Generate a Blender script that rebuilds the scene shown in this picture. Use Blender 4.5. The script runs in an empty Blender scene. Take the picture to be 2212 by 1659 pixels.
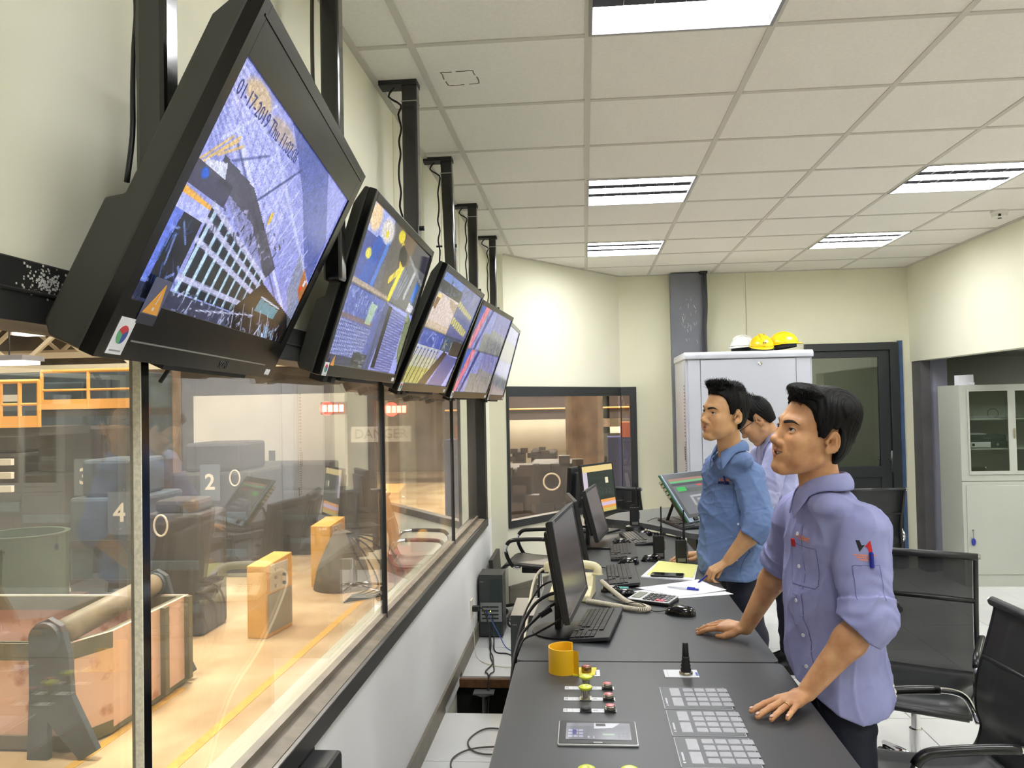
import bpy, bmesh, math, random
import numpy as np
from mathutils import Vector, Matrix, Euler
from mathutils.bvhtree import BVHTree
random.seed(5); rng = np.random.default_rng(7)
SC = bpy.context.scene; COL = SC.collection
PI = math.pi
# ---------------- camera ----------------
cam = bpy.data.cameras.new('camera'); camo = bpy.data.objects.new('camera', cam); COL.objects.link(camo)
cam.sensor_width = 36.0; cam.lens = 36.0*1800.0/2212.0; cam.clip_start = 0.02; cam.clip_end = 200
def cam_axes(yaw, pitch, roll):
    f = Vector((math.sin(yaw)*math.cos(pitch), math.cos(yaw)*math.cos(pitch), math.sin(pitch)))
    r = Vector((math.cos(yaw), -math.sin(yaw), 0)); u = r.cross(f)
    c, s = math.cos(roll), math.sin(roll)
    return c*r+s*u, -s*r+c*u, f
_r, _u, _f = cam_axes(-0.0861946, 0.0248454, -0.0198732)
camo.matrix_world = Matrix(((_r.x,_u.x,-_f.x,0),(_r.y,_u.y,-_f.y,0),(_r.z,_u.z,-_f.z,1.6),(0,0,0,1)))
SC.camera = camo
# ---------------- colour management, world ----------------
SC.view_settings.view_transform = 'Standard'; SC.view_settings.look = 'None'
SC.view_settings.gamma = 1.0; SC.view_settings.use_curve_mapping = False
SC.view_settings.exposure = 2.0
W = bpy.data.worlds.new('world'); SC.world = W; W.use_nodes = True
W.node_tree.nodes['Background'].inputs[0].default_value = (1.0, .8, .55, 1)
W.node_tree.nodes['Background'].inputs[1].default_value = 0.03
LAMP = 9.0      # radiance of the ceiling fixture diffusers
def area(name, loc, size, power, col, rot=(0,0,0)):
    l = bpy.data.lights.new(name, 'AREA'); l.shape = 'RECTANGLE'; l.size = size[0]; l.size_y = size[1]
    l.energy = power; l.color = col
    o = bpy.data.objects.new(name, l); COL.objects.link(o); o.location = loc; o.rotation_euler = rot
    return o
# high bay lamps of the factory hall beyond the windows
for i, (x, y, e) in enumerate(((-4.2, 5.0, 210), (-4.5, 10, 230), (-6, 15, 160), (1.5, 18, 380), (-10, 9, 150), (-1, 24, 600))):
    area('hall_high_bay', (x, y, 6.8), (1.6, 1.6), e, (1.0, .93, .81))
# ---------------- colours / materials ----------------
def lin(c):
    return tuple(((v/255)/12.92 if v/255 <= .04045 else ((v/255+.055)/1.055)**2.4) for v in c)
_M = {}
def mat(name, rgb, rough=.5, metal=0.0, var=0.0, scale=20.0, bump=0.0, bscale=None, spec=.5, coat=0.0, rgb2=None, stretch=None, detail=4.0, trans=0.0, sss=0.0, lo=.35, hi=.65):
    if name in _M: return _M[name]
    m = bpy.data.materials.new(name); m.use_nodes = True; nt = m.node_tree
    b = nt.nodes['Principled BSDF']; c = lin(rgb)
    b.inputs['Base Color'].default_value = (*c, 1); b.inputs['Roughness'].default_value = rough
    b.inputs['Metallic'].default_value = metal; b.inputs['Specular IOR Level'].default_value = spec
    if coat: b.inputs['Coat Weight'].default_value = coat; b.inputs['Coat Roughness'].default_value = .08
    if trans: b.inputs['Transmission Weight'].default_value = trans
    if sss:
        b.inputs['Subsurface Weight'].default_value = sss; b.inputs['Subsurface Radius'].default_value = (.012,.005,.003); b.inputs['Subsurface Scale'].default_value = 1.0
    tc = mp = None
    if var or bump or rgb2:
        tc = nt.nodes.new('ShaderNodeTexCoord'); mp = nt.nodes.new('ShaderNodeMapping'); nt.links.new(tc.outputs['Object'], mp.inputs[0])
        if stretch: mp.inputs['Scale'].default_value = stretch
    if var or rgb2:
        n = nt.nodes.new('ShaderNodeTexNoise'); n.inputs['Scale'].default_value = scale; n.inputs['Detail'].default_value = detail
        nt.links.new(mp.outputs[0], n.inputs['Vector'])
        r = nt.nodes.new('ShaderNodeValToRGB'); nt.links.new(n.outputs['Fac'], r.inputs[0])
        r.color_ramp.elements[0].position = lo; r.color_ramp.elements[1].position = hi
        c2 = lin(rgb2) if rgb2 else tuple(v*(1-var) for v in c)
        r.color_ramp.elements[0].color = (*c2, 1); r.color_ramp.elements[1].color = (*c, 1)
        nt.links.new(r.outputs[0], b.inputs['Base Color'])
    if bump:
        n = nt.nodes.new('ShaderNodeTexNoise'); n.inputs['Scale'].default_value = bscale or scale; n.inputs['Detail'].default_value = 5
        nt.links.new(mp.outputs[0], n.inputs['Vector'])
        bp = nt.nodes.new('ShaderNodeBump'); bp.inputs['Strength'].default_value = bump; bp.inputs['Distance'].default_value = .003
        nt.links.new(n.outputs['Fac'], bp.inputs['Height']); nt.links.new(bp.outputs[0], b.inputs['Normal'])
    _M[name] = m; return m
def emis(name, rgb, strength, rgb_is_linear=False):
    if name in _M: return _M[name]
    m = bpy.data.materials.new(name); m.use_nodes = True; nt = m.node_tree
    b = nt.nodes['Principled BSDF']; c = rgb if rgb_is_linear else lin(rgb)
    b.inputs['Base Color'].default_value = (.05,.05,.05,1); b.inputs['Roughness'].default_value = .3
    b.inputs['Emission Color'].default_value = (*c, 1); b.inputs['Emission Strength'].default_value = strength
    _M[name] = m; return m
def screen_mat(name, strength):
    if name in _M: return _M[name]
    m = bpy.data.materials.new(name); m.use_nodes = True; nt = m.node_tree
    b = nt.nodes['Principled BSDF']; b.inputs['Base Color'].default_value = (.01,.01,.012,1); b.inputs['Roughness'].default_value = .12
    a = nt.nodes.new('ShaderNodeAttribute'); a.attribute_name = 'Col'
    nt.links.new(a.outputs['Color'], b.inputs['Emission Color']); b.inputs['Emission Strength'].default_value = strength
    _M[name] = m; return m
def vcol_mat(name, rough=.5):
    if name in _M: return _M[name]
    m = bpy.data.materials.new(name); m.use_nodes = True; nt = m.node_tree
    b = nt.nodes['Principled BSDF']; b.inputs['Roughness'].default_value = rough
    a = nt.nodes.new('ShaderNodeAttribute'); a.attribute_name = 'Col'
    nt.links.new(a.outputs['Color'], b.inputs['Base Color'])
    _M[name] = m; return m
def glass_mat(name, tint=(1,1,1), f0=.04, gain=1.0, haze=0.0):
    # clear pane: straight-through light plus Schlick mirror reflection on each face
    if name in _M: return _M[name]
    m = bpy.data.materials.new(name); m.use_nodes = True; nt = m.node_tree; nt.nodes.remove(nt.nodes['Principled BSDF'])
    out = nt.nodes['Material Output']
    tr = nt.nodes.new('ShaderNodeBsdfTransparent'); tr.inputs[0].default_value = (*tint, 1)
    gl = nt.nodes.new('ShaderNodeBsdfGlossy'); gl.inputs['Roughness'].default_value = 0.0; gl.inputs[0].default_value = (1,1,1,1)
    ge = nt.nodes.new('ShaderNodeNewGeometry'); dt = nt.nodes.new('ShaderNodeVectorMath'); dt.operation = 'DOT_PRODUCT'
    nt.links.new(ge.outputs['Normal'], dt.inputs[0]); nt.links.new(ge.outputs['Incoming'], dt.inputs[1])
    def mth(op, a, bv=None):
        x = nt.nodes.new('ShaderNodeMath'); x.operation = op
        if isinstance(a, (int, float)): x.inputs[0].default_value = a
        else: nt.links.new(a, x.inputs[0])
        if bv is not None:
            if isinstance(bv, (int, float)): x.inputs[1].default_value = bv
            else: nt.links.new(bv, x.inputs[1])
        return x.outputs[0]
    ab = mth('ABSOLUTE', dt.outputs['Value']); inv = mth('SUBTRACT', 1.0, ab); p5 = mth('POWER', inv, 5.0)
    fr = mth('ADD', mth('MULTIPLY', p5, (1-f0)*gain), f0*gain)
    mx = nt.nodes.new('ShaderNodeMixShader'); nt.links.new(fr, mx.inputs[0]); nt.links.new(tr.outputs[0], mx.inputs[1]); nt.links.new(gl.outputs[0], mx.inputs[2])
    last = mx.outputs[0]
    if haze:
        df = nt.nodes.new('ShaderNodeBsdfDiffuse'); df.inputs[0].default_value = (.75,.7,.6,1)  # cream diffuse veil paints the hazy look of the view through the pane
        tc = nt.nodes.new('ShaderNodeTexCoord'); nz = nt.nodes.new('ShaderNodeTexNoise'); nz.inputs['Scale'].default_value = 3.0; nz.inputs['Detail'].default_value = 8
        nt.links.new(tc.outputs['Object'], nz.inputs['Vector'])
        m2 = nt.nodes.new('ShaderNodeMixShader'); nt.links.new(mth('MULTIPLY', nz.outputs['Fac'], haze), m2.inputs[0])
        nt.links.new(last, m2.inputs[1]); nt.links.new(df.outputs[0], m2.inputs[2]); last = m2.outputs[0]
    nt.links.new(last, out.inputs[0]); _M[name] = m; return m
# ---------------- scene tree helpers ----------------
def tag(o, label=None, cat=None, group=None, kind=None):
    if label: o['label'] = label
    if cat: o['category'] = cat
    if group: o['group'] = group
    if kind: o['kind'] = kind
    return o
def thing(name, label, cat, loc=(0,0,0), rotz=0.0, group=None):
    o = bpy.data.objects.new(name, None); COL.objects.link(o); o.location = loc; o.rotation_euler = (0,0,rotz); o.empty_display_size = .1
    return tag(o, label, cat, group)
def wmat(o):
    m = Matrix.LocRotScale(o.location, o.rotation_euler, o.scale)
    return wmat(o.parent) @ m if o.parent else m
def kids(o): return [c for c in bpy.data.objects if c.parent == o]
def copy_tree(o, parent=None):
    c = o.copy(); COL.objects.link(c); c.parent = parent
    for ch in kids(o): copy_tree(ch, c)
    return c
class MB:
    def __init__(s): s.v = []; s.f = []; s.mi = []; s.nb = 0
    def add(s, vs, fs, mi=0):
        n = len(s.v); s.v += [tuple(p) for p in vs]; s.f += [tuple(i+n for i in f) for f in fs]; s.mi += [mi]*len(fs); return s
    def box(s, x0, x1, y0, y1, z0, z1, M=None, mi=0):
        e = 5e-5*(s.nb % 7); s.nb += 1      # a hair of inset so stacked boxes never share a face
        x0 += e; x1 -= e; y0 += e; y1 -= e; z0 += e; z1 -= e
        vs = [Vector(p) for p in ((x0,y0,z0),(x1,y0,z0),(x1,y1,z0),(x0,y1,z0),(x0,y0,z1),(x1,y0,z1),(x1,y1,z1),(x0,y1,z1))]
        if M is not None: vs = [M @ p for p in vs]
        return s.add(vs, [(3,2,1,0),(4,5,6,7),(0,1,5,4),(1,2,6,5),(2,3,7,6),(3,0,4,7)], mi)
    def bar(s, a, b, w, h=None, mi=0):       # rectangular bar between two points
        a = Vector(a); b = Vector(b); h = h or w; L = (b-a).length
        q = (b-a).to_track_quat('Z', 'Y'); M = Matrix.Translation(a) @ q.to_matrix().to_4x4()
        return s.box(-w/2, w/2, -h/2, h/2, 0, L, M, mi)
    def prism(s, pts, z0, z1, M=None, mi=0):
        n = len(pts); vs = [Vector((p[0],p[1],z0)) for p in pts]+[Vector((p[0],p[1],z1)) for p in pts]
        if M is not None: vs = [M @ p for p in vs]
        return s.add(vs, [tuple(range(n-1,-1,-1)), tuple(range(n,2*n))]+[(i,(i+1)%n,(i+1)%n+n,i+n) for i in range(n)], mi)
    def tube(s, pts, r, seg=8, mi=0, closed=False, cap=True):
        P = [Vector(p) for p in pts]; n = len(P); rr = r if isinstance(r, (list, tuple)) else [r]*n
        vs = []; prev = None
        for i in range(n):
            a = P[(i-1)%n] if (closed or i > 0) else P[i]; b = P[(i+1)%n] if (closed or i < n-1) else P[i]
            t = (b-a).normalized()
            if prev is None:
                u = t.cross(Vector((0,0,1)));
                if u.length < 1e-3: u = t.cross(Vector((1,0,0)))
                u.normalize()
            else:
                u = prev - t*prev.dot(t)
                if u.length < 1e-6: u = t.cross(Vector((0,0,1)))
                u.normalize()
            prev = u; w = t.cross(u)
            for k in range(seg):
                an = 2*PI*k/seg; vs.append(P[i]+(u*math.cos(an)+w*math.sin(an))*rr[i])
        fs = []
        for i in range(n if closed else n-1):
            j = (i+1)%n
            for k in range(seg):
                l = (k+1)%seg; fs.append((i*seg+k, j*seg+k, j*seg+l, i*seg+l))
        if cap and not closed: fs += [tuple(range(seg)), tuple(range((n-1)*seg+seg-1, (n-1)*seg-1, -1))]
        return s.add(vs, fs, mi)
    def lathe(s, prof, c=(0,0,0), seg=24, M=None, mi=0):
        vs = []; n = len(prof)
        for (r, z) in prof:
            for k in range(seg):
                a = 2*PI*k/seg; p = Vector((r*math.cos(a), r*math.sin(a), z))
                if M is not None: p = M @ p
                vs.append(p+Vector(c))
        fs = [(i*seg+k, i*seg+(k+1)%seg, (i+1)*seg+(k+1)%seg, (i+1)*seg+k) for i in range(n-1) for k in range(seg)]
        fs += [tuple(range(seg-1,-1,-1)), tuple(range((n-1)*seg, n*seg))]
        return s.add(vs, fs, mi)
    def ball(s, c, r, seg=16, rings=10, M=None, mi=0):
        r = (r,r,r) if isinstance(r, (int,float)) else r; vs = []
        for i in range(rings+1):
            ph = PI*i/rings
            for k in range(seg):
                a = 2*PI*k/seg; p = Vector((r[0]*math.sin(ph)*math.cos(a), r[1]*math.sin(ph)*math.sin(a), -r[2]*math.cos(ph)))
                if M is not None: p = M @ p
                vs.append(p+Vector(c))
        return s.add(vs, [(i*seg+k, i*seg+(k+1)%seg, (i+1)*seg+(k+1)%seg, (i+1)*seg+k) for i in range(rings) for k in range(seg)], mi)
    def grid(s, fn, nu, nv, mi=0):
        vs = [fn(i/nu, j/nv) for j in range(nv+1) for i in range(nu+1)]
        return s.add(vs, [(j*(nu+1)+i, j*(nu+1)+i+1, (j+1)*(nu+1)+i+1, (j+1)*(nu+1)+i) for j in range(nv) for i in range(nu)], mi)
    def build(s, name, m, parent=None, world=False, smooth=False, bevel=0.0, solid=0.0, sub=0, auto=None, offset=-1):
        me = bpy.data.meshes.new(name); vs = s.v
        if world and parent is not None:
            iv = wmat(parent).inverted(); vs = [iv @ Vector(p) for p in vs]
        me.from_pydata([tuple(p) for p in vs], [], s.f)
        for x in (m if isinstance(m, (list, tuple)) else [m]): me.materials.append(x)
        me.polygons.foreach_set('material_index', s.mi)
        if smooth or auto: me.polygons.foreach_set('use_smooth', [True]*len(me.polygons))
        me.update(); bm = bmesh.new(); bm.from_mesh(me); bmesh.ops.recalc_face_normals(bm, faces=bm.faces)
        if auto:
            for e in bm.edges:
                if len(e.link_faces) == 2 and e.calc_face_angle(0) > auto: e.smooth = False
        bm.to_mesh(me); bm.free()
        o = bpy.data.objects.new(name, me); COL.objects.link(o); o.parent = parent
        if solid:
            x = o.modifiers.new('s','SOLIDIFY'); x.thickness = solid; x.offset = offset
        if sub:
            x = o.modifiers.new('d','SUBSURF'); x.levels = sub; x.render_levels = sub
        if bevel:
            x = o.modifiers.new('b','BEVEL'); x.width = bevel; x.segments = 2; x.limit_method = 'ANGLE'; x.angle_limit = .6
        return o
def text_mb(mb, s, size, M, depth=.0004, mi=0, bold=False, align='CENTER'):
    cu = bpy.data.curves.new('t','FONT'); cu.body = s; cu.size = size; cu.align_x = align; cu.align_y = 'CENTER'; cu.extrude = depth; cu.resolution_u = 2
    if bold: cu.offset = size*.02
    o = bpy.data.objects.new('t', cu); COL.objects.link(o); me = o.to_mesh()
    mb.add([M @ v.co for v in me.vertices], [tuple(p.vertices) for p in me.polygons], mi)
    o.to_mesh_clear(); bpy.data.objects.remove(o); bpy.data.curves.remove(cu)
def frame_m(o, x, z):        # matrix with local x along x, local z (normal) along z
    x = Vector(x).normalized(); z = Vector(z).normalized(); y = z.cross(x).normalized(); x = y.cross(z)
    return Matrix(((x.x,y.x,z.x,o[0]),(x.y,y.y,z.y,o[1]),(x.z,y.z,z.z,o[2]),(0,0,0,1)))
def spline(pts, n=6):        # Catmull-Rom through points
    P = [Vector(p) for p in pts]; out = []
    for i in range(len(P)-1):
        a = P[max(i-1,0)]; b = P[i]; c = P[i+1]; d = P[min(i+2,len(P)-1)]
        for k in range(n):
            t = k/n; out.append(.5*((2*b)+(c-a)*t+(2*a-5*b+4*c-d)*t*t+(3*b-3*c+d-a)*t**3))
    out.append(P[-1]); return out
def pix_plane(name, arr, M, w, h, mtl, parent):   # raster (H,W,3 linear) as a grid of coloured quads, centred, in local xy of M
    H, Wd, _ = arr.shape
    xs = (np.arange(Wd+1)/Wd-.5)*w; ys = (.5-np.arange(H+1)/H)*h
    X, Y = np.meshgrid(xs, ys); Z = np.zeros_like(X); P = np.stack([X,Y,Z,np.ones_like(X)], -1).reshape(-1,4) @ np.array(M).T
    idx = np.arange((H+1)*(Wd+1)).reshape(H+1, Wd+1)
    F = np.stack([idx[1:,:-1], idx[1:,1:], idx[:-1,1:], idx[:-1,:-1]], -1).reshape(-1,4)
    me = bpy.data.meshes.new(name); me.vertices.add(len(P)); me.vertices.foreach_set('co', P[:,:3].ravel())
    me.loops.add(F.size); me.loops.foreach_set('vertex_index', F.ravel()); me.polygons.add(len(F))
    me.polygons.foreach_set('loop_start', np.arange(0, F.size, 4)); me.update(calc_edges=True)
    ca = me.color_attributes.new('Col', 'FLOAT_COLOR', 'CORNER')
    c = np.concatenate([arr.reshape(-1,3), np.ones((H*Wd,1))], 1).repeat(4, axis=0)
    ca.data.foreach_set('color', c.ravel().astype(np.float32)); me.materials.append(mtl)
    o = bpy.data.objects.new(name, me); COL.objects.link(o); o.parent = parent; return o
# common materials
WALL = mat('cream_wall_paint', (240,238,216), .75, var=.03, scale=1.5, bump=.08, bscale=60)
WALL2 = mat('cream_wall_paint_warm', (232,230,203), .75, var=.04, scale=1.2, bump=.08, bscale=60)
FRAME = mat('dark_bronze_frame', (44,44,44), .35, var=.15, scale=9)
FRAME2 = mat('weathered_frame_top', (122,112,98), .45, var=.35, scale=14, bump=.2)
BLACK = mat('black_plastic', (24,25,26), .38)
BLACKM = mat('matte_black_plastic', (30,31,32), .6, bump=.1, bscale=300)
GLOSSB = mat('glossy_black', (8,8,9), .12, coat=.5)
CHROME = mat('chrome', (225,225,228), .09, metal=1.0)
STEELG = mat('grey_steel_paint', (118,120,128), .5, var=.12, scale=5)
WHITEP = mat('white_paper', (240,241,246), .8)
CABLEB = mat('black_cable_rubber', (20,20,22), .5)
CABLEW = mat('cream_cable', (206,198,176), .5)
# ================= ROOM SHELL =================
H = 2.826
def struct(name, mb, m, **k):
    return tag(mb.build(name, m, **k), kind='structure')
GX = lambda k: .04+.6*k
GY = lambda j: 2.76+.6*j
fix_cells = [(0,-1),(0,3),(0,6),(3,-1),(3,3),(3,6),(0,-5),(3,-5)]
TILE = mat('mineral_ceiling_tile', (240,237,228), .9, var=.04, scale=70, bump=.35, bscale=120)
TBAR = mat('ceiling_tee_bar', (205,201,190), .55)
DGAP = mat('ceiling_shadow_gap', (60,56,48), .8)
# room outline seen from above
OUT = [(-.77,-2.6),(-.77,6.72),(-.64,6.72),(.35,8.13),(3.06,8.13),(3.06,-2.6)]
mb = MB()
for i in range(-2, 6):
    for j in range(-10, 10):
        if (i, j) in fix_cells: continue
        x0, x1 = max(GX(i), -.83), min(GX(i+1), 3.12); y0, y1 = GY(j), min(GY(j+1), 8.2)
        if x1 <= x0 or y1 <= y0: continue
        mb.add([(x0,y0,H),(x1,y0,H),(x1,y1,H),(x0,y1,H)], [(0,1,2,3)])
for i in range(-1, 6): mb.box(GX(i)-.012, GX(i)+.012, -2.6, 8.13, H-.004, H+.002, mi=1)
for j in range(-8, 10):
    for i in range(-2, 6):
        mb.box(max(GX(i)+.012,-.77), min(GX(i+1)-.012,3.06), GY(j)-.012, GY(j)+.012, H-.004, H+.002, mi=1)
mb.box(-.77,-.745,-2.6,6.72,H-.006,H+.002,mi=1)
mb.box(.35,3.06,8.108,8.13,H-.006,H+.002,mi=1); mb.box(3.038,3.06,-2.6,8.13,H-.006,H+.002,mi=1)
d = Vector((.99,1.41,0)).normalized(); M = frame_m((-.64,6.72,H), d, (0,0,1)); mb.box(0,1.72,-.025,0,-.006,.002,M,1)
M0 = Matrix.Identity(4)
ceil = struct('ceiling', mb, [TILE, TBAR])
# square repair mark on one ceiling tile
mb = MB()
for a, b in (((-.5,3.0),(-.38,3.0)),((-.38,3.0),(-.37,3.12)),((-.37,3.12),(-.49,3.13)),((-.49,3.13),(-.5,3.0))):
    A = Vector((*a,H-.001)); B = Vector((*b,H-.001)); p = [A.lerp(B,t/6)+Vector((random.uniform(-.003,.003),random.uniform(-.003,.003),0)) for t in range(7)]
    for k in (0,1,3,4,5): mb.bar(p[k], p[k+1], .004, .0015)
tag(mb.build('ceiling_mark', mat('pencil_brown', (120,105,88), .9)), 'brown sketched square outline marked on a ceiling tile near the window wall', 'mark')
# floor: white raised-floor tiles on a .588 grid with one open bay by the window wall
FT = mat('white_floor_tile', (226,226,224), .28, var=.05, scale=4)
FJ = mat('floor_joint', (60,58,54), .8)
fx = lambda k: .41+.588*k; fy = lambda j: 4.34+.588*j
mb = MB(); jt = MB()
for i in range(-3, 9):
    for j in range(-12, 8):
        x0, x1, y0, y1 = fx(i), fx(i+1), fy(j), fy(j+1)
        x0 = max(x0, -.85)
        if x1 < -.85: continue
        if j == 0 and i in (-2, -3): continue
        g = .0022
        mb.box(x0+g, x1-g, y0+g, y1-g, -.035, 0)
struct('floor', mb, FT)
mb = MB().box(-.9,5.8,-2.9,4.30,-.06,-.012).box(-.9,5.8,4.96,9.1,-.06,-.012).box(-.17,5.8,4.3,4.96,-.06,-.012)
struct('floor_substructure', mb, FJ)
# the open floor bay: pit walls, pedestal and stringer
pit = thing('open_floor_bay', 'dark open bay in the white raised floor under the window wall', 'floor opening', (-.47,4.63,-.5))
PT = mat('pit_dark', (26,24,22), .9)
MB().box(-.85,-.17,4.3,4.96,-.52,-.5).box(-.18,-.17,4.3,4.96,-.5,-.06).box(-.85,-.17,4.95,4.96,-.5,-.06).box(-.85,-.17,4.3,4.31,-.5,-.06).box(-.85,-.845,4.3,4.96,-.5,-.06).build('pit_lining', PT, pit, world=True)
MB().box(-.78,-.17,4.905,4.93,-.06,-.012).build('wooden_edge', mat('raw_wood_edge',(120,84,52),.8,var=.3,scale=30), pit, world=True)
MB().lathe([(.012,-.5),(.012,-.09),(.03,-.09),(.03,-.08),(.05,-.08),(.05,-.074)], (-.62,4.86,0), 16).box(-.68,-.56,4.82,4.9,-.074,-.066).build('pedestal', mat('galvanised',(130,132,130),.4,metal=.6), pit, world=True)
MB().box(-.85,-.79,4.34,4.93,-.5,-.02).build('inner_wall_face', WALL, pit, world=True)
# --- left wall (window wall) ---
y0w, y1w = -1.2, 6.31
struct('wall_left_lower', MB().box(-.87,-.77,-2.6,6.72,-.05,.70), mat('cool_white_wall', (247,247,246), .6, var=.04, scale=2, bump=.08, bscale=60))
mb = MB().box(-.87,-.77,-2.6,6.72,1.81,H+.1).box(-.87,-.77,-2.6,y0w,.70,1.81).box(-.87,-.77,y1w,6.72,.70,1.81)
# outer leaf of the wall down to the hall floor
mb.box(-.99,-.87,-2.9,6.8,-1.0,.68)
struct('wall_left', mb, WALL)
# vertical cover strips where the panels of the wall above meet
mb = MB()
for y in (3.38, 3.98, 4.55, 5.2): mb.box(-.77,-.766,y,y+.05,1.81,H)
struct('trim_1', mb, WALL2)
# pilaster face and diagonal wall
struct('wall_corner', MB().box(-.87,-.64,6.72,6.84,-.05,H+.1), WALL)
D0 = Vector((-.64,6.72,0)); D1 = Vector((.35,8.13,0)); dd = (D1-D0).normalized(); dn = Vector((-dd.y, dd.x, 0)); DL = (D1-D0).length
MD = frame_m(D0, dd, (0,0,1))      # local x along the diagonal, local y outwards
mb = MB().box(0,DL+.05,0,.09,-.05,.64,MD).box(0,DL+.05,0,.09,1.75,H+.1,MD).box(0,.012,0,.09,.64,1.75,MD)
struct('wall_diagonal', mb, WALL)
mb = MB().box(.35,3.2,8.13,8.25,1.75,H+.1).box(.33,.49,8.13,8.25,-.05,.60).box(.49,2.09,8.13,8.25,-.05,1.75).box(2.94,3.2,8.13,8.25,-.05,1.75)
# above the door head
mb.v = []; mb.f = []; mb.mi = []
mb.box(.35,3.2,8.13,8.25,2.12,H+.1).box(.33,.49,8.13,8.25,-.05,.60).box(.33,2.09,8.13,8.25,1.75,2.12).box(.49,2.09,8.13,8.25,-.05,1.75).box(2.94,3.12,8.13,8.25,-.05,2.12)
struct('wall_back', mb, WALL2)
struct('trim_2', MB().box(1.56,1.564,8.124,8.13,2.0,H), mat('panel_seam',(200,197,172),.8))
# right wall: full height near the camera, bulkhead above the alcove further on
mb = MB().box(3.06,3.16,-2.6,4.9,-.05,H+.1).box(3.06,3.16,4.9,8.13,1.93,H+.1)
struct('wall_right', mb, WALL)
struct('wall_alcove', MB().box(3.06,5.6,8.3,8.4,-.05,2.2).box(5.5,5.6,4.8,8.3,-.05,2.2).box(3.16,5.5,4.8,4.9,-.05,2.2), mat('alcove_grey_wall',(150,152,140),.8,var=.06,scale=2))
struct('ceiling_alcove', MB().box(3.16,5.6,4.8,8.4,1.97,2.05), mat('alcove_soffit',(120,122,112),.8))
struct('floor_alcove', MB().box(3.1,5.6,4.8,8.4,-.03,-.001), FT)
struct('wall_behind', MB().box(-.87,3.16,-2.7,-2.6,-.05,H+.1), WALL2)
# --- baseboards ---
BB = mat('taupe_skirting', (128,122,108), .5, var=.15, scale=12)
struct('baseboard_left', MB().box(-.775,-.757,-2.6,4.34,0,.10).box(-.775,-.757,4.93,6.72,0,.10).box(-.775,-.757,4.34,4.93,.03,.10), BB)
struct('baseboard_diagonal', MB().box(.0,DL,-.016,.0,0,.14,MD).box(.0,DL,-.022,.0,.10,.115,MD), BB)
struct('baseboard_back', MB().box(.35,2.06,8.114,8.13,0,.10), BB)
# --- window 1: long window of the left wall ---
w = bpy.data.objects.new('window_1', None); COL.objects.link(w); tag(w, kind='structure')
mb = MB().box(-.86,-.755,y0w,y1w,1.725,1.812).box(-.765,-.75,y0w,y1w,1.765,1.77)
mb.build('top_frame', FRAME, w, bevel=.003)
MB().box(-.765,-.748,y0w,y1w+.02,.685,.742).build('sill_face', FRAME, w, bevel=.003)
MB().add([(-.765,y0w,.742),(-.765,y1w,.742),(-.835,y1w,.752),(-.835,y0w,.752),(-.765,y0w,.73),(-.765,y1w,.73),(-.835,y1w,.69),(-.835,y0w,.69)], [(0,1,2,3),(4,7,6,5),(0,4,5,1),(2,6,7,3)]).box(-.84,-.815,y0w,y1w,.75,.768).build('sill_top', FRAME2, w)
MB().box(-.86,-.755,y1w-.05,y1w,.74,1.73).box(-.86,-.752,y1w,y1w+.025,.69,1.8,mi=1).build('end_jamb', [FRAME, BLACK], w)
MB().box(-.832,-.810,1.462,1.494,.745,1.73).build('mullion', GLOSSB, w, bevel=.002)
MB().box(-.823,-.808,1.4585,1.4615,.745,1.73).build('ribbed_seal', mat('perforated_cream_strip',(240,236,216),.5,var=.22,scale=160), w)
for y in (3.335, 5.11):
    MB().box(-.838,-.812,y-.005,y+.005,.75,1.73).build('glass_joint', BLACKM, w)
PANE = glass_mat('window_glass', (.97,.97,.95), .05, 1.8, .13)
for a, b in ((y0w, 1.458), (1.494, 3.33), (3.34, 5.105), (5.115, y1w-.05)):
    MB().box(-.830,-.822,a,b,.755,1.73).build('glass_pane', PANE, w)
# scuffed white paint on the top frame
mb = MB()
for k in range(150):
    y = random.gauss(1.115,.022); z = random.gauss(1.785,.010)
    if not 1.04 < y < 1.2 or not 1.755 < z < 1.81: continue
    r = random.uniform(.0006,.002); mb.box(-.7552,-.7543,y-r,y+r,z-r,z+r)
mb.build('paint_scuff', mat('scuff_white',(205,204,198),.8), w)
# smeared filler under the sill
mb = MB(); yy = y0w
while yy < 6.3:
    L = random.uniform(.03,.10); h = random.uniform(.004,.03); mb.box(-.7702,-.7675,yy,yy+L,.69-h,.687); yy += L
mb.build('filler_smear', mat('grey_white_filler',(205,208,212),.6,var=.2,scale=30), w)
# --- window 2: corner window of the diagonal and back walls ---
w = bpy.data.objects.new('window_2', None); COL.objects.link(w); tag(w, kind='structure')
FR2 = mat('charcoal_aluminium', (48,52,54), .4)
mb = MB().box(.012,DL+.03,-.02,.06,1.665,1.75,MD).box(.012,DL+.03,-.02,.06,.60,.66,MD).box(.012,.03,-.02,.06,.64,1.75,MD)
mb.box(.33,.50,8.10,8.2,1.665,1.75).box(.33,.50,8.10,8.2,.56,.645).box(.435,.50,8.10,8.2,.56,1.75).box(.345,.357,8.115,8.14,.64,1.67)
mb.build('frame', FR2, w, bevel=.003)
PANE2 = glass_mat('window_glass_dark', (.86,.84,.80), .05, 1.4, .05)
MB().box(.03,DL-.0,.03,.036,.655,1.67,MD).build('glass_pane', PANE2, w)
MB().box(.36,.435,8.145,8.151,.645,1.665).build('glass_pane', PANE2, w)
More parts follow.
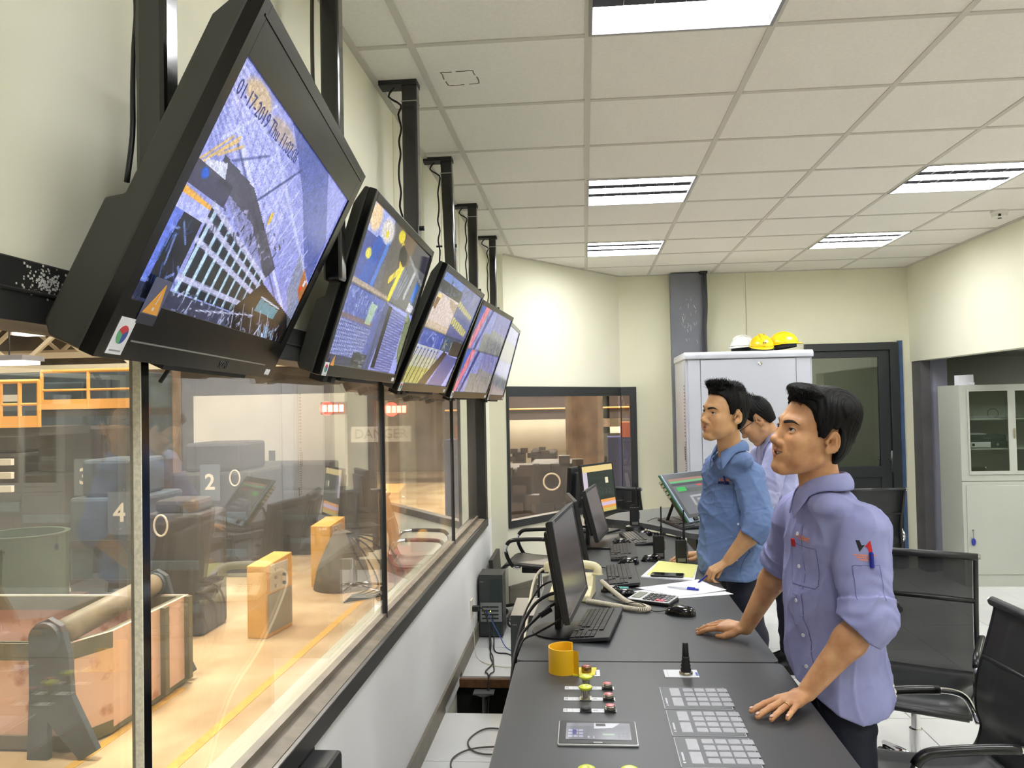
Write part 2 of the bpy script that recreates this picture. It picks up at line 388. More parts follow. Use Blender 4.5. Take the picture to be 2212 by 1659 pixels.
# --- door 1 ---
w = bpy.data.objects.new('door_1', None); COL.objects.link(w); tag(w, kind='structure')
DG = mat('charcoal_door', (42,46,48), .38)
MB().box(2.09,2.14,8.07,8.2,0,2.115).box(2.86,2.94,8.07,8.2,0,2.115).box(2.09,2.94,8.07,8.2,2.045,2.115).build('door_frame', DG, w, bevel=.004)
mb = MB().box(2.14,2.86,8.10,8.14,.0,.16).box(2.14,2.86,8.10,8.14,.85,.955).box(2.14,2.86,8.10,8.14,1.98,2.045).box(2.14,2.155,8.10,8.14,0,2.04).box(2.76,2.86,8.10,8.14,0,2.04).box(2.15,2.77,8.115,8.13,.15,.86)
mb.build('door_leaf', DG, w, bevel=.004)
MB().box(2.155,2.76,8.115,8.121,.955,1.98).build('door_glass', glass_mat('door_glass', (.30,.32,.29), .06, 1.6), w)
MB().box(2.845,2.86,8.08,8.1,.9,1.1).lathe([(.008,0),(.008,.05)], (2.83,8.1,1.02), 12, Matrix.Rotation(PI/2,4,'X')).build('door_handle', CHROME, w)
struct('trim_3', MB().box(2.945,2.985,8.10,8.13,0,2.13), mat('blue_door_trim', (72,98,138), .5, var=.2, scale=14))
struct('wall_beyond_door', MB().box(2.0,3.3,9.6,9.7,-.05,2.4).box(2.0,2.05,8.25,9.6,-.05,2.4).box(3.2,3.3,8.4,9.6,-.05,2.4).box(2.0,3.3,8.25,9.7,2.35,2.4).box(2.0,3.3,8.25,9.7,-.06,-.01), mat('corridor_wall',(190,190,178),.8))
area('alcove_fill_light', (4.6,6.4,1.94), (.6,.6), 9, (1,1,.95))  # added light without a fixture, brightens the cabinet in the alcove
area('corridor_fill_light', (2.6,8.9,2.3), (.4,.4), 6, (1,1,.92))  # unseen light without a fixture, sets how bright the door glass looks
# --- steel columns ---
mb = MB().box(.84,1.17,8.0,8.12,0,H-.01)
mb.build('x', mat('column_purple_grey', (122,124,134), .5, var=.15, scale=3)).name = 'steel_column'
tag(bpy.data.objects['steel_column'], kind='structure')
mb = MB()
for k in range(26):
    x = random.uniform(.93,1.08); z = random.uniform(2.15,2.6); L = random.uniform(.006,.05)
    mb.bar((x,7.999,z),(x+random.uniform(-.3,.5)*L,7.999,z-L),.001,random.uniform(.002,.005))
o = mb.build('column_scratches', mat('scratch_white',(196,198,200),.8)); o.parent = bpy.data.objects['steel_column']
mb = MB().box(3.075,3.16,7.93,7.95,0,1.95).box(3.075,3.095,7.95,8.25,0,1.95).box(3.10,3.32,8.2,8.22,0,1.95).box(3.16,3.33,7.98,8.0,0,1.95,mi=1)
o = mb.build('alcove_column', [mat('column_shaded',(96,94,96),.6,var=.25,scale=4), mat('column_lilac_grey',(165,166,182),.6,var=.05,scale=6)]); tag(o, kind='structure')  # darker grey puts the shade of the web side into the colour
# --- ceiling light fixtures ---
TUBE = emis('fluorescent_white', (.97,.98,1.0), LAMP, True)
LREF = mat('grey_louvre', (74,74,82), .6, var=.3, scale=6)
LTRIM = mat('fixture_rim', (150,150,150), .35, metal=.4)
lab = {(0,-1):'large ceiling light cut by the top edge of the picture, nearest the camera',(0,3):'ceiling light with three bright strips, middle one of the left row',(0,6):'small ceiling light with three bright strips, farthest one of the left row',
       (3,3):'ceiling light at the right edge of the picture, nearer of the right row',(3,6):'farther ceiling light of the right row, towards the back corner',(3,-1):'ceiling light of the right row outside the picture',(0,-5):'ceiling light behind the camera, left row',(3,-5):'ceiling light behind the camera, right row'}
proto = None
for c in fix_cells:
    x, y = GX(c[0])+.3, GY(c[1])+.3
    if proto is None:
        proto = r = thing('ceiling_light', lab[c], 'ceiling light', (x,y,H), group='recessed ceiling lights')
        MB().box(-.3,.3,-.3,-.288,-.006,.08).box(-.3,.3,.288,.3,-.006,.08).box(-.3,-.288,-.288,.288,-.006,.08).box(.288,.3,-.288,.288,-.006,.08).box(-.3,.3,-.3,.3,.08,.085).build('housing', LTRIM, r)
        for k in (-1,0,1):
            MB().box(-.285,.285,k*.185-.058,k*.185+.058,.010,.016).build('diffuser', TUBE, r)
        for k in (-.5,.5):
            a = k*.185-.033; b = k*.185+.033; m_ = k*.185
            mb = MB().add([(-.288,a,.008),(.288,a,.008),(.288,m_,.035),(-.288,m_,.035),(.288,b,.008),(-.288,b,.008)], [(0,1,2,3),(3,2,4,5)])
            mb.build('reflector', LREF, r)
        mb = MB()
        for q in range(1,6): mb.box(-.288+q*.096-.0006,-.288+q*.096+.0006,-.285,.285,.006,.010)
        mb.build('louvre_fins', mat('louvre_fin',(215,215,222),.4), r)
    else:
        r = copy_tree(proto); r.location = (x,y,H); r['label'] = lab[c]
# smoke detector
t = thing('smoke_detector', 'small white round smoke detector on the ceiling near the right wall', 'smoke detector', (2.78,5.78,H))
MB().lathe([(.055,0),(.055,-.012),(.048,-.02),(.046,-.04),(.03,-.048),(.0,-.048)], seg=28).build('body', mat('detector_white',(230,228,218),.5), t, auto=.6)
MB().lathe([(.012,-.048),(.012,-.052),(0,-.052)], seg=12).build('sensor', BLACK, t)
MB().box(-.03,-.014,-.050,-.044,-.045,-.03).build('test_button', BLACK, t)
# ================= CAMERA-FEED TELEVISIONS ON CEILING POLES =================
class Ras:
    def __init__(s, w, h, c=(20,22,26)):
        s.w, s.h = w, h; s.a = np.zeros((h, w, 3)); s.a[:] = c
        s.U, s.V = np.meshgrid((np.arange(w)+.5)/w, (np.arange(h)+.5)/h); s.asp = h/w
    def poly(s, pts, c, al=1.0):
        ins = np.zeros(s.U.shape, bool); n = len(pts)
        for i in range(n):
            x1, y1 = pts[i]; x2, y2 = pts[(i+1)%n]
            if y1 == y2: continue
            cnd = ((y1 > s.V) != (y2 > s.V)) & (s.U < (x2-x1)*(s.V-y1)/(y2-y1)+x1); ins ^= cnd
        s.a[ins] = s.a[ins]*(1-al)+np.array(c)*al; return s
    def rect(s, x0, y0, x1, y1, c, al=1.0): return s.poly([(x0,y0),(x1,y0),(x1,y1),(x0,y1)], c, al)
    def line(s, x0, y0, x1, y1, wd, c, al=1.0):
        ax, ay = x0, y0*s.asp; bx, by = x1, y1*s.asp; dx, dy = bx-ax, by-ay; L = dx*dx+dy*dy+1e-12
        t = np.clip(((s.U-ax)*dx+(s.V*s.asp-ay)*dy)/L, 0, 1); d = np.hypot(s.U-ax-t*dx, s.V*s.asp-ay-t*dy)
        k = np.clip((wd/2-d)*s.w+.5, 0, 1)[..., None]*al; s.a = s.a*(1-k)+np.array(c)*k; return s
    def blob(s, x, y, rx, ry, c, al=1.0, soft=.3):
        d = np.hypot((s.U-x)/rx, (s.V-y)/ry); k = np.clip((1-d)/soft, 0, 1)[..., None]*al; s.a = s.a*(1-k)+np.array(c)*k; return s
    def noise(s, amt, n, x0=0, y0=0, x1=1, y1=1, cell=2):
        g = rng.random((s.h//cell+1, s.w//cell+1)).repeat(cell,0).repeat(cell,1)[:s.h,:s.w]
        m = (s.U>=x0)&(s.U<x1)&(s.V>=y0)&(s.V<y1); k = ((g-.5)*2*amt*m)[..., None]; s.a = s.a*(1+k) if n else s.a+k*255; return s
    def dots(s, n, x0, y0, x1, y1, cols, sz=(.004,.02), ang=None):
        for _ in range(n):
            x = rng.uniform(x0,x1); y = rng.uniform(y0,y1); L = rng.uniform(*sz); a = ang if ang is not None else rng.uniform(0, PI)
            s.line(x, y, x+L*math.cos(a), y+L*math.sin(a)/s.asp, rng.uniform(.0025,.008), cols[rng.integers(len(cols))], .8)
        return s
    def lin(s):
        v = (np.clip(s.a, 0, 255)/255)**1.25; return np.where(v <= .04045, v/12.92, ((v+.055)/1.055)**2.4)
def pic1():
    r = Ras(300, 150, (176,180,236))
    r.poly([(0,0),(1,0),(1,1),(0,1)], (150,158,222), .5)
    for k in range(9): r.poly([(.0+k*.06,.02+k*.03),(.05+k*.06,.03+k*.03),(.10+k*.06,.3+k*.03),(.06+k*.06,.3+k*.03)], (205,208,255), .6)
    for k in range(26): r.line(.0, .01+k*.012, .62, .06+k*.030, .0022, (110,120,190) if k%2 else (225,228,255), .45)
    r.poly([(.34,0),(.72,0),(.98,.3),(1,.62),(.80,.42),(.60,.2)], (98,112,176), .8)
    for k in range(8): r.line(.30+k*.07, .30+k*.05, .36+k*.07, .04+k*.055, .007, (205,212,250), .8); r.line(.30+k*.07,.30+k*.05,.42+k*.07,.12+k*.055,.004,(190,196,240),.8)
    r.line(.10,.22,.95,.86,.012,(212,216,252)); r.line(.22,.08,1.0,.60,.012,(196,202,246)); r.line(.12,.26,.96,.92,.006,(90,96,140),.8)
    r.line(.06,.30,.22,.02,.008,(205,210,250)); r.line(.33,.42,.52,.12,.008,(70,84,140),.8); r.line(.14,.34,.30,.2,.006,(60,70,120),.6)
    r.poly([(.10,.34),(.30,.36),(.66,.62),(.62,.70),(.38,.50),(.12,.44)], (74,72,86), .85)
    for k in range(12): r.line(.12,.36+k*.008,.62,.60+k*.010,.003,(120,120,135),.4)
    r.blob(.13,.06,.09,.06,(214,190,150),.8); r.blob(.32,.075,.11,.05,(206,184,160),.7)
    for k in range(3): r.line(.015+k*.03,.42-k*.03,.10+k*.03,.26,.006,(226,196,132))
    r.line(.02,.44,.13,.24,.006,(226,196,132)); r.poly([(.04,.40),(.13,.36),(.15,.42),(.05,.46)],(214,218,236))
    r.rect(.0,.42,.2,.52,(62,58,78),.8); r.blob(.06,.45,.02,.025,(20,110,220)); r.line(.0,.545,.15,.56,.016,(238,186,92)); r.rect(0,.56,.17,.62,(190,196,250))
    r.rect(0,.62,.14,.99,(18,26,48)); r.poly([(0,.62),(.05,.62),(.03,.99),(0,.99)],(120,140,226)); r.dots(26,.02,.62,.14,.98,[(150,170,230),(70,100,160)],(.02,.06))
    # roller-table grid
    r.poly([(.15,.52),(.62,.70),(.60,.92),(.16,.92)], (28,42,60))
    for k in range(9):
        x = .175+k*.052; y = .54+k*.018; r.line(x, y, x-.012+k*.002, .93-k*.004, .017-.0008*k, (196,220,240)); r.line(x+.012, y, x, .92, .004, (52,90,110), .8)
    for y0, y1 in ((.53,.70),(.60,.75),(.69,.80),(.86,.87)): r.line(.15,y0,.62,y1,.014,(206,208,240),.9)
    r.dots(90,.18,.46,.64,.62,[(60,56,74),(196,196,232),(120,118,150)],(.006,.02))
    r.rect(.0,.93,1,1,(10,12,16),.6); r.poly([(.62,.72),(1,.84),(1,1),(.5,1),(.5,.90)],(14,14,18)); r.dots(110,.15,.90,.95,1,[(170,180,215),(90,96,120),(220,226,250)],(.006,.025))
    r.poly([(.66,.80),(.84,.82),(.83,.88),(.65,.87)],(92,150,170)); r.line(.66,.79,.84,.81,.006,(200,210,230)); r.dots(40,.66,.88,.98,.98,[(110,66,40),(60,40,34)],(.01,.03))
    for k in range(6): r.line(.42+k*.07,.86,.47+k*.075,1.0,.0035,(190,194,220))
    r.line(.3,.97,.66,.9,.004,(200,204,230)); r.dots(26,.74,.92,.9,1.0,[(206,220,255),(150,186,220)],(.02,.07))
    r.poly([(.80,.46),(1,.62),(1,.9),(.84,.70)],(150,156,160),.6); r.poly([(.9,.52),(1,.60),(1,.72),(.93,.66)],(190,124,66),.85); r.blob(.95,.64,.012,.02,(230,80,50)); r.rect(.955,.58,.975,.62,(220,220,236))
    r.blob(.47,.42,.012,.04,(236,206,80)); r.noise(.10,True,cell=1); r.noise(.07,True,cell=3); return r
def quad(r, x0, y0, x1, y1, kind):
    X = lambda u: x0+(x1-x0)*u; Y = lambda v: y0+(y1-y0)*v
    P = lambda pts: [(X(a),Y(b)) for a,b in pts]; S = (x1-x0)
    R = lambda a,b,c,d,col,al=1: r.rect(X(a),Y(b),X(c),Y(d),col,al)
    Ln = lambda a,b,c,d,w,col,al=1: r.line(X(a),Y(b),X(c),Y(d),w*S,col,al)
    if kind == 'crane':
        R(0,0,1,1,(124,120,124)); R(0,.3,.55,1,(92,106,170)); R(0,0,.6,.35,(176,186,236)); r.poly(P([(.3,.3),(.5,.3),(.38,1),(.12,1)]),(70,110,190)); r.poly(P([(.58,.2),(.66,.2),(.5,1),(.42,1)]),(96,144,220))
        r.blob(X(.14),Y(.14),.16*S,.10,(240,214,180)); r.blob(X(.5),Y(.18),.2*S,.09,(226,220,214)); r.blob(X(.2),Y(.58),.08*S,.04,(236,228,120)); r.blob(X(.5),Y(.22),.05*S,.03,(238,226,90)); R(.7,0,1,1,(118,112,100),.8); Ln(0,.96,1,.98,.05,(190,176,160))
        r.blob(X(.9),Y(.1),.12*S,.05,(238,222,60))
    elif kind == 'boom':
        R(0,0,1,1,(116,118,122)); R(.35,0,1,.3,(72,70,84)); r.poly(P([(0,0),(.4,0),(.3,.4),(0,.5)]),(126,106,80)); Ln(.0,.2,.14,.55,.07,(240,216,80)); Ln(.18,.42,.02,1,.09,(244,228,70)); Ln(.12,.5,-.1,.72,.06,(236,218,80)); Ln(.02,.28,.18,.34,.12,(30,26,22))
        for k in range(4): Ln(.25+k*.07,.45+k*.03,.12+k*.06,.9,.025,(160,170,200),.8)
        Ln(.62,.4,.5,.8,.07,(186,188,198)); r.poly(P([(.78,.5),(.92,.55),(.86,.85),(.72,.8)]),(70,130,210)); r.poly(P([(.74,.85),(.95,.88),(.9,1),(.7,1)]),(214,214,228)); Ln(.3,.25,1,.5,.03,(160,164,170),.8)
    elif kind == 'mesh':
        R(0,0,1,1,(120,128,176)); R(0,0,1,.35,(112,128,190)); r.dots(70,X(0),Y(0),X(1),Y(.35),[(190,200,245),(60,70,120),(210,214,250)],(.005,.03)); R(0,.36,.8,.42,(140,124,134)); r.poly(P([(.62,.1),(.8,.12),(.74,.4),(.6,.4)]),(190,216,180),.8)
        R(0,.45,.82,1,(84,94,150))
        for k in range(22): Ln(.04*k,.45,.04*k-.05,1,.006,(206,212,250),.9)
        for k in range(18): Ln(0,.45+.03*k,.82,.47+.032*k,.006,(206,212,250),.8)
        R(.0,.88,1,1,(30,30,44),.6); r.poly(P([(.82,.3),(1,.1),(1,1),(.75,1)]),(104,116,176)); R(.55,.8,1,1,(40,42,40),.75); r.dots(24,X(.55),Y(.8),X(1),Y(1),[(180,186,196),(90,96,90)],(.02,.05),0)
    elif kind == 'slats':
        R(0,0,1,1,(170,178,236)); r.poly(P([(0,0),(.2,.05),(.06,1),(-.1,1)]),(100,108,150))
        for k in range(22): Ln(.12,.06+k*.045,.78,.10+k*.045,.018,(92,96,140),.7)
        for k in range(20): Ln(.14,.06+k*.046,.22,.065+k*.046,.03,(24,26,40))
        r.poly(P([(.78,.0),(1,.1),(1,.9),(.82,.6)]),(140,150,120)); r.dots(30,X(.78),Y(0),X(1),Y(.8),[(90,100,70),(180,186,150)],(.01,.04))
    elif kind == 'sand':
        R(0,0,1,1,(214,200,196)); R(0,0,1,.36,(60,62,72)); R(0,0,1,.14,(120,146,204)); r.dots(50,X(0),Y(0),X(1),Y(.35),[(110,130,180),(40,44,56),(150,160,200)],(.01,.05)); r.blob(X(.14),Y(.42),.10*S,.03,(232,214,150)); r.poly(P([(.06,.45),(.2,.45),(.16,.66),(.02,.62)]),(150,120,84)); R(.0,.85,1,1,(196,178,150),.6)
        r.poly(P([(.55,.36),(1,.4),(1,.6),(.7,.5)]),(170,152,130),.7)
    elif kind == 'belts':
        R(0,0,1,1,(120,126,170)); r.dots(60,X(0),Y(0),X(1),Y(.25),[(50,54,90),(180,186,230)],(.01,.05))
        for k in range(8): r.poly(P([(.02+k*.11,.3+k*.02),(.11+k*.11,.31+k*.02),(.08+k*.11,.42+k*.02),(-.0+k*.11,.41+k*.02)]),(196,190,130)); r.poly(P([(.02+k*.11,.62+k*.02),(.11+k*.11,.63+k*.02),(.08+k*.11,.78+k*.02),(0+k*.11,.76+k*.02)]),(206,200,128))
        for k in range(5): Ln(0,.46+k*.03,1,.54+k*.03,.01,(90,98,150),.8); Ln(0,.84+k*.03,1,.92+k*.02,.01,(86,94,150),.8)
    elif kind == 'bed':
        R(0,0,1,1,(190,192,170)); R(0,0,1,.3,(60,90,180)); r.dots(60,X(0),Y(0),X(1),Y(.3),[(190,200,244),(36,60,130),(230,232,250)],(.01,.05)); R(0,.7,1,1,(176,176,80),.7); R(0,.3,1,.5,(184,188,220),.6)
        for k in range(8): Ln(.1+k*.14,.36,-.05+k*.15,1,.02,(50,48,70)); r.blob(X(.1+k*.14),Y(.36),.035*S,.012,(60,80,180))
    elif kind == 'stair':
        R(0,0,1,1,(170,176,230)); R(0,0,1,.3,(60,90,120)); r.dots(30,X(0),Y(0),X(1),Y(.26),[(230,232,240),(40,80,150),(220,200,110)],(.02,.06)); r.poly(P([(.45,.05),(1,.05),(1,.35),(.45,.35)]),(52,52,54)); r.poly(P([(.2,.3),(.4,.34),(-.05,1),(-.4,1)]),(24,24,40))
        for k in range(15): Ln(.35-.02*k,.38+.043*k,1-.02*k,.40+.043*k,.03,(72,84,150),.85)
    elif kind == 'pipes':
        R(0,0,1,1,(150,156,206)); r.poly(P([(0,0),(.5,0),(.2,1),(0,1)]),(40,96,190)); r.poly(P([(.28,0),(.5,0),(.15,1),(-.05,1)]),(222,130,150)); r.poly(P([(.6,0),(.75,0),(.4,1),(.3,1)]),(40,60,150)); r.dots(40,X(0),Y(0),X(.6),Y(1),[(30,30,50),(210,214,240)],(.02,.08),1.3); R(.6,.55,1,1,(150,150,136),.8)
    else:
        R(0,0,1,1,(146,148,150)); r.poly(P([(0,0),(1,0),(1,.5),(0,.4)]),(136,140,206),.7); r.dots(70,X(0),Y(0),X(1),Y(1),[(196,200,236),(106,108,110),(200,190,160),(90,80,170)],(.02,.09),1.1)
def picq(w, h, kinds, lab=True):
    r = Ras(w, h)
    for (i, j), k in zip(((0,0),(1,0),(0,1),(1,1)), kinds): quad(r, i*.5, j*.5, i*.5+.5, j*.5+.5, k)
    r.line(.5,0,.5,1,.003,(20,20,20)); r.line(0,.5,1,.5,.003,(20,20,20)); r.noise(.10,True,cell=1); r.noise(.06,True,cell=2); return r
SCREEN = screen_mat('tv_picture', .26)
BEZ = mat('tv_bezel_black', (11,11,11), .2, spec=.4)
TVB = mat('tv_back_black', (52,52,46), .5, bump=.1, bscale=300)
STK = mat('sticker_white', (232,232,236), .5)
def sticker_logo(parent, M, w, h):       # white sticker with a red / green / blue ball
    MB().box(-w/2,w/2,-h/2,h/2,0,.0006,M).build('sticker', STK, parent)
    mb = MB(); R_ = w*.32; n = 20
    for s, a0, a1 in ((0,.6,2.7),(1,2.7,4.8),(2,4.8,6.88)):
        pts = [(0,h*.04)]+[(R_*math.cos(a0+(a1-a0)*k/n), h*.04+R_*.9*math.sin(a0+(a1-a0)*k/n)) for k in range(n+1)]
        mb.prism(pts, .0007, .0010, M, s)
    mb.box(-w*.36,w*.36,-h*.42,-h*.38,.0007,.001,M,3)
    mb.build('sticker_emblem', [mat('logo_red',(206,60,70),.5), mat('logo_green',(96,170,120),.5), mat('logo_blue',(60,84,160),.5), mat('logo_grey',(150,150,160),.5)], parent)
tvs = [ # centre (front face), yaw deg, tilt deg, w, h, screen rect (u0,u1,v0,v1 from the top)
 ((-.605,1.57,1.930), 6.5, 26.0, .93, .560, (.032,.952,.146,.835), 'large black television nearest the camera, showing one picture of an industrial hall'),
 ((-.625,2.63,1.935), .8, 18.2, .93, .520, (.03,.97,.05,.93), 'second television from the camera, four-way picture with a yellow crane boom'),
 ((-.600,3.63,1.905), -2.0, 23.5, .93, .530, (.03,.97,.05,.93), 'third television from the camera, four-way picture with a pale sand floor'),
 ((-.552,4.65,1.888), -4.8, 20.7, .93, .530, (.03,.97,.05,.93), 'fourth television from the camera, blue and pink pipes on its picture'),
 ((-.530,5.64,1.888), -.5, 15.8, .93, .530, (.03,.97,.05,.93), 'farthest television of the row, partly hidden by the fourth one')]
pics = [pic1(), picq(180,104,('crane','boom','mesh','slats')), picq(150,86,('sand','belts','bed','stair')), picq(130,74,('pipes','grey','pipes','grey')), picq(90,50,('grey','grey','grey','grey'))]
for i, (c, yaw, tilt, w, h, sr, lb) in enumerate(tvs):
    yw = math.radians(yaw); tl = math.radians(tilt)
    d = Vector((-math.sin(yw), math.cos(yw), 0)); n0 = Vector((math.cos(yw), math.sin(yw), 0))
    up = Vector((0,0,1))*math.cos(tl)+n0*math.sin(tl); nn = d.cross(up)
    M = Matrix(((d.x,up.x,nn.x,c[0]),(d.y,up.y,nn.y,c[1]),(d.z,up.z,nn.z,c[2]),(0,0,0,1)))
    t = thing('television', lb, 'television', c, group='televisions hung over the long window')
    Mi = Matrix.Translation(Vector(c)).inverted() @ M
    sx0, sx1 = (sr[0]-.5)*w, (sr[1]-.5)*w; sy1, sy0 = (.5-sr[2])*h, (.5-sr[3])*h
    mb = MB().box(-w/2,sx0,-h/2,h/2,-.022,0,Mi).box(sx1,w/2,-h/2,h/2,-.022,0,Mi).box(sx0,sx1,sy1,h/2,-.022,0,Mi).box(sx0,sx1,-h/2,sy0,-.022,0,Mi)
    if i == 0: mb.box(-w/2+.02,w/2-.02,h/2-.022,h/2-.018,0,.0015,Mi)
    mb.build('bezel', BEZ, t, bevel=.003)
    MB().box(sx0,sx1,sy0,sy1,-.012,-.006,Mi).build('screen_panel', mat('panel_dark',(6,6,8),.12), t)
    pm = Mi @ Matrix.Translation(((sx0+sx1)/2,(sy0+sy1)/2,-.0045))
    pix_plane('screen_picture', pics[i].lin(), pm, sx1-sx0, sy1-sy0, SCREEN, t)
    # shell: side profile (up, depth) swept along the width
    k = 1.15 if i == 0 else 1.0
    pr_ = [(h/2,-.022),(h/2,-.035),(h*.40,-.052*k),(-h*.10,-.052*k),(-h*.13,-.072*k),(-h*.47,-.072*k),(-h/2,-.06*k),(-h/2,-.022)]
    q = Mi @ Matrix(((0,0,1,0),(1,0,0,0),(0,1,0,0),(0,0,0,1)))
    MB().prism(pr_, -w/2+.002, w/2-.002, q).build('shell', TVB, t, bevel=.004)
    if i == 0:
        MB().box(-w/2+.09,w/2-.10,-h/2+.030,-h/2+.0325,0,.001,Mi).build('trim_line', mat('silver_line',(186,186,180),.3,metal=.8), t)
        mb = MB(); text_mb(mb, 'SONY', .022, Mi @ Matrix.Translation((.08,-h/2+.015,.0006)), .0003); mb.build('maker_lettering', mat('dim_silver',(70,70,70),.4), t)
        MB().box(-.18,.30,-h/2-.012,-h/2,-.05,-.012,Mi).bar(Mi @ Vector((-.1,-h/2-.01,-.03)), Mi @ Vector((-.1,-h/2-.045,-.035)), .006).build('lower_grille', BLACKM, t)
    else:
        MB().box(-.22,.24,-h/2-.012,-h/2,-.05,-.012,Mi).box(-.36,-.32,-h/2-.022,-h/2,-.06,-.02,Mi).box(-.28,-.24,-h/2-.022,-h/2,-.06,-.02,Mi).build('lower_grille', BLACKM, t)
    sw = .05 if i == 0 else .04
    sticker_logo(t, Mi @ Matrix.Translation((-w/2+.052 if i == 0 else -w/2+.03, -h/2+.036 if i == 0 else -h/2+.02, .0004)), sw, sw*(1.15 if i == 0 else .95))
    MB().box(w/2-.075,w/2-.035,-h/2+.008,-h/2+.022,.0004,.001,Mi).build('label', STK, t)
    if i < 2:      # warning sticker: orange triangle with exclamation mark
        sc = 1.0 if i == 0 else .6; mw = Mi @ Matrix.Translation((-w/2+.105 if i == 0 else -w/2+.07, -h/2+.10 if i == 0 else -h/2+.045, .001))
        if i == 0: MB().box(-.032,.032,-.04,.035,-.0004,.0,mw).box(-.032,.032,-.04,-.024,0,.0003,mw,1).build('warning_plate', [mat('grey_blue_plate',(92,98,130),.4), mat('navy_plate',(40,44,62),.4)], t)
        tr = MB().prism([(-.027*sc,-.022*sc),(.027*sc,-.022*sc),(.012*sc,.028*sc)], .0004, .0012, mw).build('warning_triangle', mat('warning_orange',(240,170,70),.4), t)
        if i == 0: MB().bar(mw @ Vector((.006,.012,.0015)), mw @ Vector((.003,-.006,.0015)), .004, .0006).box(-.001,.004,-.016,-.011,.0012,.0018,mw).build('exclamation', STK, tr)
    if i == 0:     # the date stamp at the top of the picture
        mb = MB(); mt = Mi @ Matrix.Translation((sx0+.02, sy1-.04, -.0035)); text_mb(mb, '01-17-2019 Thu 11:02:06', .036, mt, .0003, align='LEFT')
        mb.build('date_stamp', emis('stamp_navy', (30,40,120), .2), t)
poles = [(1.18,-.623,.047,'thick black ceiling pole nearest the camera, left of the largest television'),(2.115,-.640,.050,'black ceiling pole meeting the top edge of the largest television'),(3.08,-.63,.058,'black ceiling pole above the second television, with a wide ceiling plate'),
         (4.06,-.655,.056,'black ceiling pole above the third television, bolt through its lower end'),(5.02,-.655,.056,'black ceiling pole above the fourth television'),(6.0,-.64,.05,'black ceiling pole hidden behind the farthest televisions')]
PB = mat('pole_gloss_black', (14,14,15), .16, coat=.6)
for i, (y, x, w, lb) in enumerate(poles):
    t = thing('ceiling_pole', lb, 'mounting pole', (x,y,H), group='black poles of the televisions')
    zb = (1.86,1.93,2.08,2.10,2.10,2.06)[i]; lean = -.02 if i == 3 else 0
    MB().bar((0,0,0), (-lean,0,zb-H), w, w).build('pole', PB, t, bevel=.008)
    if i > 4: MB().bar((0,0,zb-H+.03),(-.075 if i == 1 else -.045,-.2,zb-H+.05),.03,.03).build('bracket_arm', BLACKM, t)
    MB().box(-.145+.03,.03,-.035,.035,-.018,0).build('ceiling_plate', BLACKM, t)
    MB().box(-w/2-.001,w/2+.001,-w/2-.001,w/2+.001,-.082,-.078).build('tie_ring', mat('tie_grey',(150,150,150),.4), t)
    zz = 2.27-H if i < 4 else 2.3-H
    if i == 3: zz = 2.39-H
    mb = MB().tube([(w/2,0,zz),(w/2+.016,0,zz)], .009, 10)
    if i == 3: mb.tube([(-w/2-.03,0,zz),(-w/2,0,zz)], .005, 8)
    mb.build('bolt', BLACK, t)
    n = 12; pts = [Vector((-w/2-.03,.0,-.015)), Vector((-w/2-.055,.0,-.05)), Vector((-w/2-.008,0,-.085))]
    for k in range(n): pts.append(Vector((-w/2-.008-.012*abs(math.sin(k*1.3+i)), .01*math.sin(k), -.12-(H-zb-.2)*k/(n-1))))
    if i != 1: MB().tube(spline(pts,3), .004, 6).build('cable', CABLEB, t, smooth=True)
    if i < 2:
        MB().tube(spline([(-w/2-.026,.01,0),(-w/2-.03,.01,-.35),(-w/2-.012,.01,-.62),(-w/2-.002,.0,-.85)],6), .0055, 8).build('cable', mat('grey_brown_cable',(88,84,74),.5), t, smooth=True)
# ================= DESKS =================
DK = mat('dark_grey_laminate', (66,68,70), .42, var=.08, scale=400, bump=.04, bscale=500)
DKE = mat('desk_edge_band', (58,60,62), .5)
DKB = mat('desk_panel_black', (38,39,42), .5)
DL2 = mat('mid_grey_laminate', (104,108,108), .4, var=.06, scale=300)
Zd = .75
def rounded(pts, r, n=4):
    out = []; N = len(pts)
    for i in range(N):
        p = Vector((*pts[i],0)); a = (Vector((*pts[i-1],0))-p).normalized(); b = (Vector((*pts[(i+1)%N],0))-p).normalized()
        rr = r[i] if isinstance(r,(list,tuple)) else r
        if rr <= 0: out.append(tuple(pts[i])); continue
        for k in range(n+1):
            t = k/n; q = (p+a*rr)*(1-t)**2+p*2*t*(1-t)+(p+b*rr)*t*t; out.append((q.x,q.y))
    return out
def desk(label, pts, rad, z, mt, name='control_desk', legs=None, th=.028):
    cx = sum(p[0] for p in pts)/len(pts); cy = sum(p[1] for p in pts)/len(pts)
    t = thing(name, label, 'desk', (cx,cy,0))
    MB().prism(rounded([(x-cx,y-cy) for x,y in pts], rad), z-th, z).build('desk_top', mt, t, bevel=.002)
    for L in (legs or []): 
        MB().box(L[0]-cx,L[1]-cx,L[2]-cy,L[3]-cy,0,z-th).build('cabinet_panel', DKB, t)
    return t
d1 = desk('dark grey control desk nearest the camera, with buttons and keypads set into its top', [(-.24,.9),(.615,.9),(.615,2.772),(-.245,2.772)], [0,0,.03,.03], Zd, DK, legs=[(-.16,.50,.95,2.70)])
d2 = desk('dark grey desk under the nearest monitor, cream telephone and first keyboard', [(-.245,2.782),(.612,2.782),(.612,4.35),(.60,5.17),(-.15,5.17),(-.20,4.0)], [.03,.03,0,0,0,.1], Zd, DK, legs=[(-.10,.47,2.85,4.0)])
d3 = desk('dark grey desk section at the far end, under the two-way radio in its charger', [(-.15,5.18),(.60,5.18),(.60,5.3),(.40,5.60),(.08,5.80),(-.1,5.9)], 0, Zd-.004, DK, legs=[(0.0,.40,5.25,5.5)])
